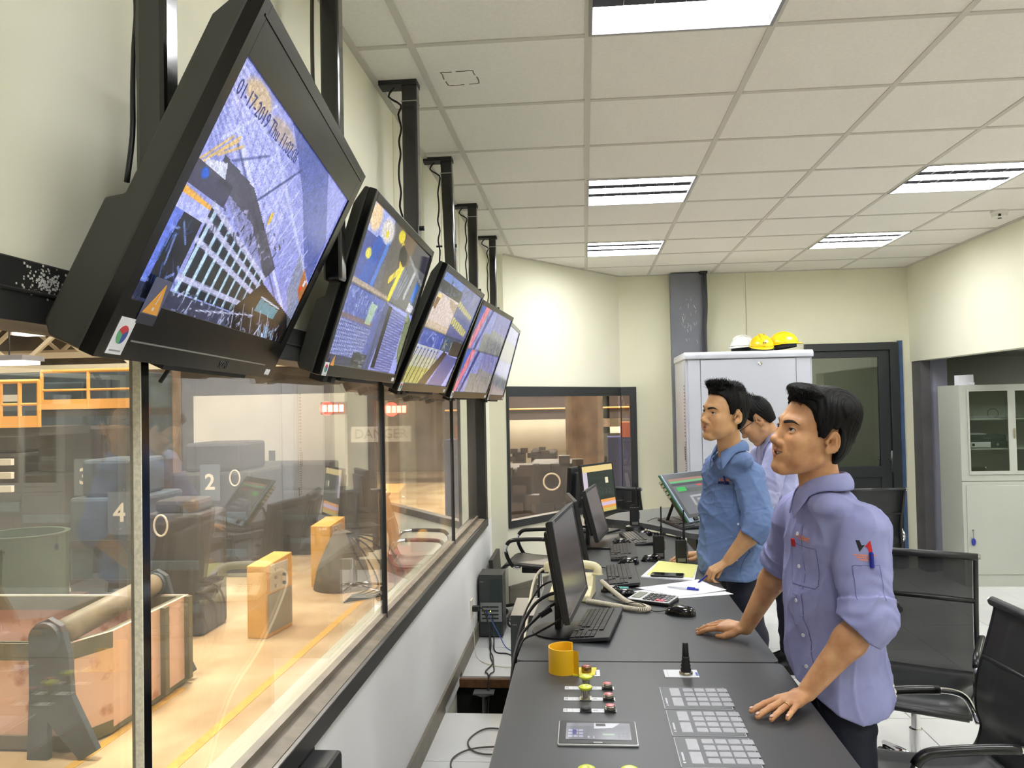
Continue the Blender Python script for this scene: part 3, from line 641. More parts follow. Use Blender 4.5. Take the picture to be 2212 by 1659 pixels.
d4 = desk('paler grey raised desk at the back, turned, with a slanted touch screen on it', [(.11,5.83),(.36,5.62),(.64,5.11),(.92,5.0),(1.12,5.4),(1.0,6.3),(.62,6.42),(.22,6.12)], [.03,.15,.1,0,0,0,0,.05], .80, DL2, legs=[(.70,.95,5.5,6.0)], th=.035)
# --- control items of the near desk ---
KW = mat('label_plate_white', (222,224,228), .45); KG = mat('keypad_grey', (104,106,110), .5); KE = mat('keypad_border', (196,198,204), .5); KK = mat('keypad_key', (176,177,184), .35, var=.1, scale=60)
def keypad(cx, cy, lb):
    t = thing('membrane_keypad', lb, 'keypad', (cx,cy,Zd), group='membrane keypads set in the near desk')
    w, d = .187, .178
    MB().prism(rounded([(-w/2,-d/2),(w/2,-d/2),(w/2,d/2),(-w/2,d/2)], .006), 0, .0015).build('border', KE, t)
    MB().prism(rounded([(-w/2+.002,-d/2+.002),(w/2-.002,-d/2+.002),(w/2-.002,d/2-.002),(-w/2+.002,d/2-.002)], .005), .0012, .0022).build('panel', KG, t)
    def key(x, y, a, b):
        k = MB().prism(rounded([(x-a/2,y-b/2),(x+a/2,y-b/2),(x+a/2,y+b/2),(x-a/2,y+b/2)], .003), .002, .0035).build('key', KK, t)
        MB().prism(rounded([(x-a/2-.001,y-b/2-.001),(x+a/2+.001,y-b/2-.001),(x+a/2+.001,y+b/2+.001),(x-a/2-.001,y+b/2+.001)], .003), .002, .0027).build('key_outline', KE, k)
    for j in range(2): key(-.052, .040-j*.078, .026, .066)
    for i in range(4):
        for j in range(4): key(-.013+i*.033, .060-j*.038, .026, .027)
    mb = MB(); mb.lathe([(.004,.0022),(.004,.003)], (-.083,-.065,0), 12); mb.box(-.0855,-.0805,-.055,-.008,.0022,.003)
    mb.build('maker_mark', KE, t)
keypad(.2965, 2.441, 'membrane keypad with grey keys, farthest of the three in the near desk')
keypad(.2975, 2.255, 'membrane keypad with grey keys, middle one of the three in the near desk')
keypad(.2990, 2.068, 'membrane keypad with grey keys, nearest one, cut by the bottom edge')
# operator panel with its own small display
t = thing('operator_panel', 'small silver framed touch display lying in the near desk', 'control panel', (.015,2.168,Zd))
MB().prism(rounded([(-.101,-.078),(.101,-.078),(.101,.078),(-.101,.078)], .006), 0, .006).build('frame', mat('hmi_silver',(196,198,200),.3,metal=.5), t, bevel=.002)
MB().prism(rounded([(-.098,-.074),(.098,-.074),(.098,.074),(-.098,.074)], .005), .005, .0068).build('bezel', BLACK, t)
r = Ras(110, 70, (150,152,160)); r.rect(0,0,1,.2,(166,168,176)); r.poly([(.44,0),(.85,0),(.72,.3),(.44,.35)],(238,240,246)); r.rect(.46,.03,.62,.2,(90,92,100))
for k in range(3):
    for j in range(3): r.rect(.04+k*.08,.4+j*.18,.10+k*.08,.5+j*.18,(206,208,230)); r.rect(.80+k*.06,.62+j*.12,.84+k*.06,.68+j*.12,(120,122,130))
r.rect(.56,.65,.75,.75,(190,214,190)); r.rect(.10,.42,.16,.7,(110,112,170)); r.rect(.34,.8,.36,.9,(220,220,230)); r.rect(.42,.82,.44,.92,(220,220,230))
pix_plane('display_picture', r.lin(), Matrix.Translation((.002,.004,.0074)), .165, .108, screen_mat('hmi_picture', .22), t)
MB().box(-.011,.011,-.068,-.0645,.0068,.0074).build('maker_mark', KW, t)
# push buttons
RED = mat('button_red', (216,120,122), .35, coat=.4); REDD = mat('button_red_dark', (150,70,66), .35, coat=.4); YG = mat('mushroom_yellow', (214,222,60), .35, coat=.3); MET = mat('button_ring', (190,186,172), .25, metal=.9)
def plate(parent, x0, x1, y0, y1):
    MB().box(x0,x1,y0,y1,0,.0015).build('label_plate', KW, parent)
    mb = MB(); mb.box(x0+.010,x0+.011,y0+.002,y1-.002,.0015,.002); mb.box(x0+.025,x0+.0255,y0+.002,y1-.002,.0015,.002)
    for k in range(3): mb.box(x0+.003+k*.0025,x0+.0045+k*.0025,y0+.008,y1-.008,.0015,.002)
    mb.box(x0+.083,x0+.095,(y0+y1)/2-.002,(y0+y1)/2+.002,.0015,.002)
    mb.build('plate_print', mat('print_grey',(130,132,140),.6), parent)
def pushbutton(lb, x, y, kind, grp=None):
    t = thing('push_button', lb, 'button', (x,y,Zd), group=grp)
    if kind == 'mushroom':
        MB().box(-.017,.017,-.017,.017,.0015,.004).lathe([(.0125,.004),(.0125,.030)], seg=24).build('stem', MET, t, auto=.6)
        MB().lathe([(.010,.026),(.017,.030),(.0195,.033),(.0195,.0365),(.013,.040),(.006,.039),(0,.0385)], seg=28).build('cap', YG, t, auto=.9)
    elif kind == 'red':
        MB().box(-.016,.016,-.016,.016,.0015,.004).lathe([(.0145,.004),(.0145,.008)], seg=24).build('base', BLACK, t)
        MB().lathe([(.0145,.006),(.0145,.014),(.0125,.016)], seg=28).build('ring', MET, t, auto=.6)
        MB().lathe([(.0124,.012),(.0124,.0175),(.010,.0185),(0,.0188)], seg=28).build('cap', RED, t, auto=.6)
    else:
        MB().box(-.016,.016,-.016,.016,.0015,.004).lathe([(.014,.004),(.014,.009),(.011,.012),(0,.0125)], seg=24).build('cap', mat('button_charcoal',(52,54,56),.5), t, auto=.6)
rows = [(2.500,2.530,'farthest'),(2.408,2.438,'middle'),(2.318,2.348,'nearest')]
for k, (a, b, nm) in enumerate(rows):
    t = thing('button_label', 'white label strip under the %s row of push buttons' % nm, 'label', (-.004,(a+b)/2,Zd), group='white label strips of the button rows')
    plate(t, -.073, .073, -.013, .013)
g = 'push buttons of the near desk'
pushbutton('yellow-green mushroom button in the farthest button row', -.014, 2.515, 'mushroom', g)
pushbutton('yellow-green mushroom button in the middle button row', -.015, 2.423, 'mushroom', g)
pushbutton('flat charcoal button in the nearest button row', -.015, 2.333, 'flat', g)
pushbutton('red lit button in the farthest button row', .049, 2.515, 'red', g)
pushbutton('red lit button in the middle button row', .050, 2.423, 'red', g)
pushbutton('red lit button in the nearest button row', .052, 2.333, 'red', g)
pushbutton('yellow-green mushroom button at the bottom edge, left one of two', -.013, 1.885, 'mushroom', g)
pushbutton('yellow-green mushroom button at the bottom edge, right one of two', .082, 1.885, 'mushroom', g)
t = thing('button_label', 'short white label plate beside the yellow emergency-stop guard', 'label', (.01,2.655,Zd)); MB().box(-.02,.02,-.03,.03,0,.0015).build('label_plate', KW, t)
MB().box(.004,.009,-.02,.018,.0015,.002).build('plate_print', mat('print_grey',(130,132,140),.6), t)
# emergency stop: yellow open guard with the red button inside
t = thing('emergency_stop', 'yellow curved guard round a red emergency-stop button on the near desk', 'button', (-.085,2.672,Zd))
YEL = mat('guard_yellow', (250,196,30), .35, coat=.2)
outer = []
for k in range(25):
    a = math.radians(50+k*265/24); outer.append((.047*math.cos(a), .047*math.sin(a)))
outer.append((.050,-.047)); inner = [(x*.90, y*.90) for x, y in outer]
n = len(outer); mb = MB()
hz = [.082-.006*(k/n) for k in range(n)]
vs = [(x,y,0) for x,y in outer]+[(x,y,hz[k]) for k,(x,y) in enumerate(outer)]+[(x,y,0) for x,y in inner]+[(x,y,hz[k]) for k,(x,y) in enumerate(inner)]
fs = []
for k in range(n-1):
    fs += [(k,k+1,n+k+1,n+k),(2*n+k+1,2*n+k,3*n+k,3*n+k+1),(n+k,n+k+1,3*n+k+1,3*n+k)]
fs += [(0,n,3*n,2*n),(n-1,2*n+n-1,3*n+n-1,n+n-1)]
mb.add(vs, fs); mb.build('guard', YEL, t, auto=.7, bevel=.0015)
MB().prism([(.03,-.045),(.098,-.045),(.105,.03),(.03,.03)], 0, .004).build('guard_foot', mat('foot_yellow',(226,214,40),.4), t)
MB().lathe([(.014,0),(.014,.035),(.02,.04),(.026,.05),(.026,.056),(.012,.062),(0,.062)], (-.005,0,0), 24).build('stop_button', mat('stop_red',(214,92,70),.35,coat=.3), t, auto=.7)
t2 = thing('push_button', 'dark red button on the yellow foot beside the emergency-stop guard', 'button', (-.012,2.655,Zd+.004), group=g)
MB().lathe([(.015,0),(.016,.006),(.016,.017),(.014,.019)], seg=28).build('ring', mat('brass_ring',(150,120,80),.3,metal=.8), t2, auto=.6)
MB().lathe([(.0138,.014),(.0138,.020),(.011,.0215),(0,.0215)], seg=28).build('cap', REDD, t2, auto=.6)
# joystick
t = thing('joystick', 'black joystick with bellows on a white plate in the near desk', 'joystick', (.282,2.655,Zd))
MB().box(-.052,.052,-.036,.036,0,.002).build('label_plate', KW, t)
MB().box(.044,.051,-.02,.01,.002,.0026).build('blue_mark', mat('mark_blue',(70,110,190),.5), t)
MB().box(-.042,-.0415,-.034,.034,.002,.0025).build('plate_print', mat('print_grey',(130,132,140),.6), t)
MB().lathe([(.021,.002),(.021,.009),(.019,.012),(.015,.012)], (.014,-.008,0), 26).build('collar', MET, t, auto=.6)
MB().lathe([(.015,.011),(.0165,.018),(.0135,.024),(.0155,.030),(.0125,.036),(.014,.042),(.011,.048),(.0125,.053),(.0105,.058)], (.014,-.008,0), 24).build('bellows', BLACKM, t, smooth=True)
MB().lathe([(.0095,.055),(.0105,.06),(.0085,.098),(.0075,.1),(0,.1005)], (.014,-.008,0), 24).build('grip', BLACK, t, auto=.6)
# ================= THINGS ON THE DESKS =================
KB = mat('keyboard_black', (44,45,47), .45); KC = mat('keycap_black', (34,35,37), .38)
def keyboard(lb, c, ang, L=.44, Wd=.145, z=Zd, tilt=.10):
    # local x along the length (right-hand end +x), local y towards the screen
    t = thing('keyboard', lb, 'keyboard', (c[0],c[1],z), ang, group='black keyboards on the desks')
    M = Matrix.Translation((0,0,.006)) @ Matrix.Rotation(tilt,4,'X')
    MB().prism(rounded([(-L/2,-Wd/2),(L/2,-Wd/2),(L/2,Wd/2),(-L/2,Wd/2)], .008), 0, .013, M).build('keyboard_case', KB, t, bevel=.002)
    for s in (-1,1): MB().box(s*L*.4-.01,s*L*.4+.01,Wd/2-.02,Wd/2-.012,-.014,.002,M).build('foot', BLACK, t)
    cl = [(-L/2+.012,15,'main'),(L*.152,3,'nav'),(L*.305,4,'num')]; p = .0186*L/.44
    mb = MB()
    for x0, n, kd in cl:
        for r in range(6):
            y = Wd/2-.036-r*.0176 if r else Wd/2-.031
            y -= .010; x = x0
            if kd == 'nav' and r == 3: continue
            if kd == 'nav' and r == 4: ks = [(1,1)]
            elif r == 5 and kd == 'main': ks = [(0,1.3),(1.3,1.3),(2.6,1.3),(3.9,6.2),(10.1,1.3),(11.4,1.3),(12.7,1.3)]
            else: ks = [(k,1) for k in range(n)]
            if kd == 'num' and r == 0: continue
            for k, wd in ks:
                a = x0+k*p; mb.prism([(a+.001,y-.0078),(a+wd*p-.001,y-.0078),(a+wd*p-.001,y+.0078),(a+.001,y+.0078)], .013, .018, M)
    o = mb.build('keys', KC, t, bevel=.001); tag(o, kind='stuff')
    return t
keyboard('largest black keyboard, in front of the nearest monitor', (.033,3.197), math.radians(-99+0))
keyboard('second keyboard from the camera, behind the calculator', (.166,4.105), math.radians(-90), .47)
keyboard('third keyboard from the camera, beside a mouse', (.200,4.745), math.radians(-91), .45)
keyboard('fourth keyboard, turned, beyond the left two-way radio', (.305,5.225), math.radians(-82), .44, z=Zd-.004)
keyboard('keyboard on the paler raised desk below the slanted touch screen', (.60,5.50), math.radians(-75), .44, z=.80)
def mouse(lb, c, ang, z=Zd, s=1.0, cord=None):
    t = thing('computer_mouse', lb, 'mouse', (c[0],c[1],z), ang, group='black computer mice')
    def fn(u, v):
        th = u*2*PI; ph = v*PI/2; r = math.cos(ph)**.62; hx = .058*s*(1 if math.cos(th) > 0 else .98)
        x = hx*math.cos(th)*r; y = .031*s*math.sin(th)*r*(1-.12*math.cos(th)); zz = .037*s*math.sin(ph)**.8*(1-.28*max(0,x/.058)**1.5-.05)
        return (x, y, zz)
    MB().grid(fn, 28, 10).build('mouse_body', GLOSSB, t, smooth=True)
    MB().ball((.030*s,0,.0285*s), (.010,.0028,.0055), 12, 8).build('scroll_wheel', BLACKM, t, smooth=True)
    if cord: MB().tube(spline(cord,5), .0018, 6).build('mouse_cable', CABLEB, t, world=True, smooth=True)
    return t
mouse('large glossy black mouse by itself in front of the calculator', (.363,3.385), math.radians(158), s=1.1, cord=[(.31,3.41,Zd+.012),(.26,3.43,Zd+.003),(.20,3.47,Zd+.03),(.12,3.5,Zd+.01),(.06,3.53,Zd+.003)])
mouse('black mouse beside the end of the second keyboard', (.212,4.44), math.radians(190), s=1.0)
mouse('black mouse in front of the left two-way radio', (.337,4.53), math.radians(200), s=1.0)
mouse('glossy black mouse behind the coiled telephone cord', (.100,3.80), math.radians(190), s=.8)
mouse('glossy black mouse touching the calculator', (.155,3.72), math.radians(190), s=.85)
mouse('grey black mouse beside the radio charger', (.36,5.40), math.radians(200), z=Zd-.004)
mouse('mouse behind the third keyboard, among loose cables', (.20,5.07), math.radians(190), z=Zd)
mouse('small mouse on the paler desk beside its keyboard', (.76,5.35), math.radians(200), z=.80)
MONB = mat('monitor_black', (34,35,36), .4); MONS = mat('monitor_screen_off', (92,84,84), .18, spec=.6)
def monitor(lb, base, face, tilt, w, h, zc, stand='round', z=Zd, pic=None, mt=None, name='computer_monitor', th=.02, group='computer monitors on the desks', panel=None, label_strip=False):
    # face: heading of the screen normal in degrees; tilt: leaning back
    t = thing(name, lb, 'monitor', (base[0],base[1],z), math.radians(face-90), group)   # local +y = towards the viewer side
    M = Matrix.Translation((0,.035,zc-z)) @ Matrix.Rotation(math.radians(180),4,'Z') @ Matrix.Rotation(math.radians(90-tilt),4,'X')
    mt = mt or MONB; b = .014
    MB().box(-w/2,w/2,h/2-b,h/2,-th,0,M).box(-w/2,w/2,-h/2,-h/2+b*1.5,-th,0,M).box(-w/2,-w/2+b,-h/2,h/2,-th,0,M).box(w/2-b,w/2,-h/2,h/2,-th,0,M).build('bezel', mt, t, bevel=.002)
    MB().prism(rounded([(-w/2+.004,-h/2+.004),(w/2-.004,-h/2+.004),(w/2-.004,h/2-.004),(-w/2+.004,h/2-.004)],.006), -th-.006, -.004, M).prism(rounded([(-w*.38,-h*.38),(w*.38,-h*.38),(w*.38,h*.38),(-w*.38,h*.38)],.02), -th-.03, -th, M).build('back_cover', mt, t, bevel=.003)
    if pic is not None:
        pix_plane('screen_picture', pic.lin(), M @ Matrix.Translation((0,b*.25,-.002)), w-2*b, h-2.5*b, panel, t)
    else:
        MB().box(-w/2+b,w/2-b,-h/2+b*1.5,h/2-b,-.004,-.002,M).build('screen', MONS, t)
    if label_strip: MB().box(-w/2+.02,-w/2+.045,h/2-.011,h/2-.004,0,.0006,M).build('maker_label', mat('print_grey',(130,132,140),.6), t)
    if stand == 'round':
        MB().lathe([(.118,0),(.118,.006),(.10,.012),(.03,.018),(0,.018)], seg=40).build('stand_base', BLACK, t, auto=.6)
        MB().box(-.03,.03,-.03,-.005,.012,zc-z-.02).build('stand_neck', BLACK, t, bevel=.004)
    elif stand == 'flat':
        MB().box(-.11,.11,-.09,.12,0,.012).build('stand_base', MONB, t, bevel=.003)
        MB().bar((0,-.03,.01), (0,-.015,zc-z-.02), .06, .02).build('stand_neck', BLACK, t)
    return t
M1 = monitor('nearest monitor with a blank grey screen, on a round black stand', (-.115,3.14), -6.5, 9, .56, .355, 1.023, label_strip=True)
M1.location.x += .02
monitor('second monitor, seen from behind and almost edge-on', (-.075,4.28), 7, 10, .40, .325, .965, 'flat')
monitor('third monitor, thin pale screen seen almost edge-on', (.03,5.0), -9, 14, .44, .30, .955, 'flat', mt=mat('monitor_dark_grey',(50,51,52),.4))
r = Ras(90, 80, (70,80,72)); r.rect(0,0,1,.13,(226,206,150)); r.rect(0,.13,.14,.60,(206,196,206)); r.rect(.14,.13,1,.72,(66,74,66)); r.rect(.72,.28,.82,.40,(226,220,190))
for k in range(6): r.line(.2+.12*k,.5,.28+.12*k,.56,.008,(120,126,116)); r.line(.2+.12*k,.62,.26+.12*k,.58,.008,(120,126,116))
r.rect(.14,.66,1,.74,(50,64,50)); r.rect(0,.74,1,.80,(226,166,98)); r.rect(0,.80,1,.88,(206,188,206)); r.rect(0,.88,1,.93,(222,160,80)); r.rect(0,.93,1,1,(200,184,110))
monitor('fourth monitor with an orange, lilac and dark green control picture', (.06,5.60), -33, 6, .40, .345, 1.028, 'flat', z=Zd-.004, pic=r, panel=screen_mat('desk_screen', .30))
monitor('tall black monitor back standing against the fourth monitor', (-.02,5.90), 150, 4, .34, .30, 1.01, 'flat', z=Zd-.004)
# slanted touch screen with green circuit-board edges
r = Ras(120, 74, (126,128,134)); r.rect(0,0,1,.07,(176,140,132)); r.rect(0,.07,1,.12,(120,190,140)); r.rect(.02,.14,.9,.2,(96,98,104))
for k in range(24): r.rect(.10+k*.035,.30,.12+k*.035,.42,(96,110,100))
r.rect(.08,.24,.30,.36,(80,190,110)); r.rect(.62,.22,.74,.26,(220,90,90)); r.rect(.28,.5,.7,.56,(176,178,182)); r.rect(.28,.5,.34,.78,(170,172,176)); r.rect(.42,.6,.78,.66,(166,168,172)); r.rect(.4,.74,.8,.8,(170,172,176))
for k in range(4): r.rect(.3+k*.14,.9,.34+k*.14,.95,(190,192,196))
t = thing('slanted_touch_screen', 'slanted grey touch screen with green board edges on the paler desk', 'touch screen', (.74,5.66,.80), math.radians(-133))
M = Matrix.Translation((0,.0,.175)) @ Matrix.Rotation(math.radians(180),4,'Z') @ Matrix.Rotation(math.radians(52),4,'X')
w, h = .50, .37
MB().box(-w/2,w/2,-h/2,h/2,-.012,0,M).build('front_frame', mat('hmi_frame_blue_grey',(150,168,184),.35), t, bevel=.003)
MB().box(-w/2+.012,w/2-.012,-h/2+.03,h/2-.006,0,.002,M).build('bezel', mat('hmi_bezel',(70,72,76),.3), t)
pix_plane('screen_picture', r.lin(), M @ Matrix.Translation((0,.004,.003)), w-.07, h-.10, screen_mat('desk_screen', .30), t)
MB().box(-w/2-.002,w/2+.002,-h/2-.002,h/2+.002,-.02,-.012,M).build('circuit_board', mat('pcb_green',(58,130,78),.4), t)
MB().box(-w/2+.02,w/2-.02,-h/2+.02,h/2-.03,-.055,-.02,M).build('rear_housing', mat('rear_metal',(120,118,98),.4,metal=.5), t)
mb = MB()
for k in range(5): mb.box(-w/2-.004,-w/2+.02,.02+k*.028,.038+k*.028,-.045,-.02,M)
mb.build('connectors', mat('connector_cream',(196,190,160),.4), t)
for s in (-1,1): MB().bar((s*.2,-.11,.004),(s*.2,-.02,.20),.014).build('support_leg', BLACK, t)
MB().box(-.2,-.16,-h/2+.006,-h/2+.026,0,.012,M).build('clip', BLACK, t)
# two-way radios
def radio(lb, c, z, ang, charger=False, hh=.125):
    t = thing('two_way_radio', lb, 'radio', (c[0],c[1],z), ang, group='black two-way radios on the desks')
    MB().box(-.028,.028,-.018,.018,0,hh).build('radio_body', BLACKM, t, bevel=.004)
    MB().tube([(.016,0,hh),(.016,0,hh+.05),(.016,0,hh+.055),(.017,0,hh+.155)], [.0075,.006,.0042,.0038], 10).build('antenna', BLACK, t, auto=.7)
    for x, rr in ((-.004,.006),(-.019,.005)): MB().lathe([(rr,hh-.002),(rr,hh+.014),(rr*.8,hh+.016)], (x,0,0), 12).build('knob', BLACK, t)
    MB().box(-.020,.020,-.0195,-.018,.012,.03).build('contacts', mat('contact_grey',(120,118,110),.4), t)
    MB().tube([(.03,0,hh-.03),(.034,0,hh-.035),(.034,0,hh-.075),(.03,0,hh-.08)], .003, 6).build('side_clip', mat('clip_grey',(150,150,150),.3,metal=.7), t)
    if charger:
        MB().lathe([(.06,-.03),(.065,-.022),(.058,0),(.036,.008),(.03,.006)], (0,0,0), 24).build('charger', BLACK, t, auto=.6)
    return t
radio('left one of two standing two-way radios, beside the person in the darker blue shirt', (.385,4.60), Zd, math.radians(8))
radio('right one of two standing two-way radios, beside a hand', (.488,4.45), Zd, math.radians(0))
radio('two-way radio standing in its round charger at the far end', (.315,5.62), Zd-.004+.03, math.radians(10), True)
# telephone
PHC = mat('phone_cream', (240,230,188), .45)
t = thing('telephone', 'cream desk telephone behind the nearest monitor, with a coiled cord', 'telephone', (-.07,3.70,Zd), math.radians(-8))
prof = [(-.10,0),(.10,0),(.10,.028),(.02,.052),(-.02,.085),(-.085,.092),(-.10,.075)]
MB().prism([(p[0],p[1]) for p in prof], -.09, .09, Matrix(((0,0,1,0),(-1,0,0,0),(0,1,0,0),(0,0,0,1)))).build('phone_base', PHC, t, bevel=.006)
MB().tube(spline([(-.11,.055,.10),(-.11,.055,.125),(-.05,.055,.132),(.05,.055,.132),(.10,.055,.120),(.105,.055,.09)],5), [.026]*1+[.024]*4+[.02]*5+[.018]*6+[.018]*5+[.02]*4+[.026]*1, 14).build('handset', PHC, t, smooth=True)
mb = MB()
for i in range(3):
    for j in range(4): mb.box(-.05+i*.022,-.035+i*.022,-.075+j*.017,-.063+j*.017,.032+j*.006,.045+j*.006)
mb.build('dial_keys', mat('phone_key',(226,220,196),.5), t)
path = spline([(.06,3.80,Zd+.045),(.10,3.70,Zd+.03),(.16,3.56,Zd+.012),(.225,3.475,Zd+.012),(.240,3.435,Zd+.012),(.20,3.42,Zd+.012),(.12,3.475,Zd+.012),(.03,3.545,Zd+.012),(-.01,3.57,Zd+.012)], 24)
Ls = [0]
for a, b in zip(path, path[1:]): Ls.append(Ls[-1]+(b-a).length)
coil = []; N = 1100; k = 0
for q in range(N):
    s_ = Ls[-1]*q/(N-1)
    while k < len(Ls)-2 and Ls[k+1] < s_: k += 1
    f = (s_-Ls[k])/max(1e-9, Ls[k+1]-Ls[k]); p = path[k].lerp(path[k+1], f); tg = (path[k+1]-path[k]).normalized()
    u = tg.cross(Vector((0,0,1))).normalized(); v = u.cross(tg); a = s_/.0062*2*PI
    coil.append(p+u*.0095*math.cos(a)+v*.0085*math.sin(a))
MB().tube(coil, .0026, 5).build('coiled_cord', mat('cord_cream',(212,204,184),.45), t, world=True, smooth=True)
# calculator
t = thing('calculator', 'silver desk calculator with a grey display and two pink keys', 'calculator', (.272,3.605,Zd), math.radians(-28))
MB().box(-.095,.095,-.062,.062,0,.016).build('calculator_base', BLACK, t, bevel=.006)
MR = Matrix.Translation((0,0,.016)) @ Matrix.Rotation(math.radians(3),4,'X')
MB().prism(rounded([(-.093,-.06),(.093,-.06),(.093,.06),(-.093,.06)],.012), 0, .004, MR).build('face_plate', mat('calc_silver',(206,206,208),.35,metal=.3), t)
MB().box(-.082,-.045,-.035,.05,.004,.007,MR).build('display', mat('lcd_grey',(150,156,146),.2), t)
for i in range(6):
    for j in range(4):
        c_ = 'pink' if (i, j) in ((3,0),(4,0)) else ('dark' if i < 4 else 'grey')
        MB().box(-.026+i*.0195,-.012+i*.0195,-.048+j*.025,-.031+j*.025,.004,.0085,MR).build('calculator_key', mat('calc_key_'+c_, {'pink':(226,112,130),'dark':(50,50,54),'grey':(120,120,124)}[c_], .4), t)
# papers, phone, pens
t = thing('notepad', 'stack of paper with a pale yellow sheet on top, under the smartphone', 'paper', (.42,4.25,Zd))
MB().prism([(.253-.42,4.096-4.25),(.498-.42,4.01-4.25),(.565-.42,4.38-4.25),(.375-.42,4.50-4.25)], 0, .006).build('sheets', WHITEP, t)
MB().prism([(.285-.42,4.13-4.25),(.500-.42,4.065-4.25),(.562-.42,4.375-4.25),(.378-.42,4.49-4.25)], .006, .0075).build('yellow_sheet', mat('paper_yellow',(240,238,150),.8), t)
t = thing('smartphone', 'black smartphone lying on the pale yellow sheet', 'phone', (.382,4.105,Zd+.0075), math.radians(-12))
MB().prism(rounded([(-.078,-.037),(.078,-.037),(.078,.037),(-.078,.037)],.008), 0, .008).build('phone_body', BLACK, t, bevel=.002)
MB().prism(rounded([(-.074,-.034),(.074,-.034),(.074,.034),(-.074,.034)],.006), .008, .0085).build('phone_screen', GLOSSB, t)
def sheet(lb, pts, z, lift=0):
    cx = sum(p[0] for p in pts)/4; cy = sum(p[1] for p in pts)/4
    t = MB().grid(lambda u, v: ((pts[0][0]*(1-u)+pts[1][0]*u)*(1-v)+(pts[3][0]*(1-u)+pts[2][0]*u)*v-cx, (pts[0][1]*(1-u)+pts[1][1]*u)*(1-v)+(pts[3][1]*(1-u)+pts[2][1]*u)*v-cy, .001+lift*(u**3)*abs(v-.5)), 10, 10).build('paper_sheet', WHITEP, None, solid=.0006)
    t.location = (cx,cy,z); return tag(t, lb, 'paper', group='white paper sheets')
sheet('lower white sheet sticking out towards the desk edge', [(.200,3.80),(.50,3.99),(.634,3.745),(.36,3.655)], Zd, .0)
sheet('upper white sheet with a blue pen lying on it', [(.214,3.863),(.517,4.02),(.612,3.80),(.385,3.69)], Zd+.002, .01)
BP = mat('pen_blue', (52,66,190), .3); CLR = mat('pen_clear', (214,216,226), .15)
t = thing('ballpoint_pen', 'blue and clear ballpoint pen lying on the upper white sheet', 'pen', (.425,3.825,Zd+.009), math.radians(-25))
MB().tube([(-.075,0,0),(-.065,0,0),(.02,0,0)], [.001,.0035,.0038], 8).build('barrel', CLR, t, smooth=True)
MB().tube([(.018,0,0),(.07,0,0),(.072,0,0)], [.0048,.0048,.003], 8).box(.02,.055,-.001,.001,.004,.008).build('cap', BP, t)
t = thing('teal_marker', 'teal marker cap lying between the mouse and the papers', 'marker', (.155,3.815,Zd+.009), math.radians(-10)); MB().tube([(-.025,0,0),(.025,0,0)], .009, 12).build('cap', mat('teal',(90,186,184),.35), t)
# ---- computers on the floor ----
def tower(lb, c, w, d, h, full=True):
    t = thing('computer_tower', lb, 'computer', (c[0],c[1],0), 0, group='black computer towers on the floor')
    MB().box(-w/2,w/2,0,d,.01,h).build('case', mat('tower_black',(42,44,45),.42), t, bevel=.003)
    MB().box(-w/2+.004,w/2-.004,-.003,0,.012,h-.006).build('rear_plate', mat('tower_rear',(70,74,74),.4,metal=.4), t)
    sil = mat('tower_silver', (150,154,154), .35, metal=.5)
    mesh = mat('vent_mesh', (70,86,84), .4, metal=.4, rgb2=(26,32,32), scale=500, lo=.48, hi=.52)
    MB().box(-.005,w/2-.012,-.006,-.003,h*.58,h-.03).build('psu_grille', mesh, t)
    MB().box(-w/2+.01,w/2-.008,-.008,-.003,h*.26,h*.56).build('io_panel', sil, t)
    MB().box(-.005,w/2-.012,-.007,-.003,.02,h*.24).build('slot_grille', mesh, t)
    for k in range(4): MB().box(-w/2+.02,w/2-.03,-.010,-.008,h*.30+k*.026,h*.30+.010+k*.026).build('port', BLACK, t)
    MB().box(-.006,.000,-.011,-.009,h*.42,h*.42+.006).build('status_light', emis('led_green',(190,230,60),2.0), t)
    for k in range(3): MB().box(-w/2+.012+k*.008,-w/2+.017+k*.008,-.006,-.003,h-.05,h-.044).build('jack', sil, t)
    return t
tower('black computer tower on the floor beside the window wall, its back showing', (-.672,5.74), .165, .22, .43)
tower('black computer tower under the left edge of the desk, with a white label on top', (-.335,4.36), .15, .40, .50)
bpy.data.objects[-1] if False else None
t = thing('display_panel_leaning', 'dark flat panel leaning against the window wall behind the floor tower', 'panel', (-.70,6.12,0))
MB().box(0,.03,0,.5,0,.46,Matrix.Rotation(-.06,4,'Y')).build('panel_body', mat('panel_taupe',(60,58,54),.5), t, bevel=.003)
t = thing('wall_socket', 'white wall socket low on the window wall with a black plug', 'socket', (-.77,5.46,.27))
MB().box(0,.008,-.045,.045,-.06,.06).build('socket_plate', mat('socket_white',(226,224,206),.5), t, bevel=.002)
MB().box(.008,.05,-.02,.02,-.02,.015).build('plug', BLACK, t, bevel=.004)
def cable(lb, pts, r, m=None, n=6, grp='loose cables by the window wall'):
    t = MB().tube(spline(pts,n), r, 7).build('cable', m or CABLEB, None, smooth=True); return tag(t, lb, 'cable', grp)
BLUEC = mat('cable_blue', (60,96,170), .45)
cable('black power cable from the wall socket down into the open floor bay', [(-.72,5.46,.28),(-.69,5.5,.24),(-.675,5.6,.12),(-.655,5.55,.03),(-.63,5.3,.006),(-.60,5.15,.006),(-.625,5.0,.006),(-.60,4.93,.0),(-.60,4.86,-.10),(-.62,4.75,-.3)], .0045)
cable('second black cable beside the first, running into the open floor bay', [(-.70,5.70,.20),(-.672,5.60,.10),(-.65,5.45,.006),(-.615,5.3,.006),(-.59,5.12,.006),(-.575,5.0,.006),(-.595,4.92,.0),(-.59,4.84,-.12),(-.60,4.72,-.3)], .004)
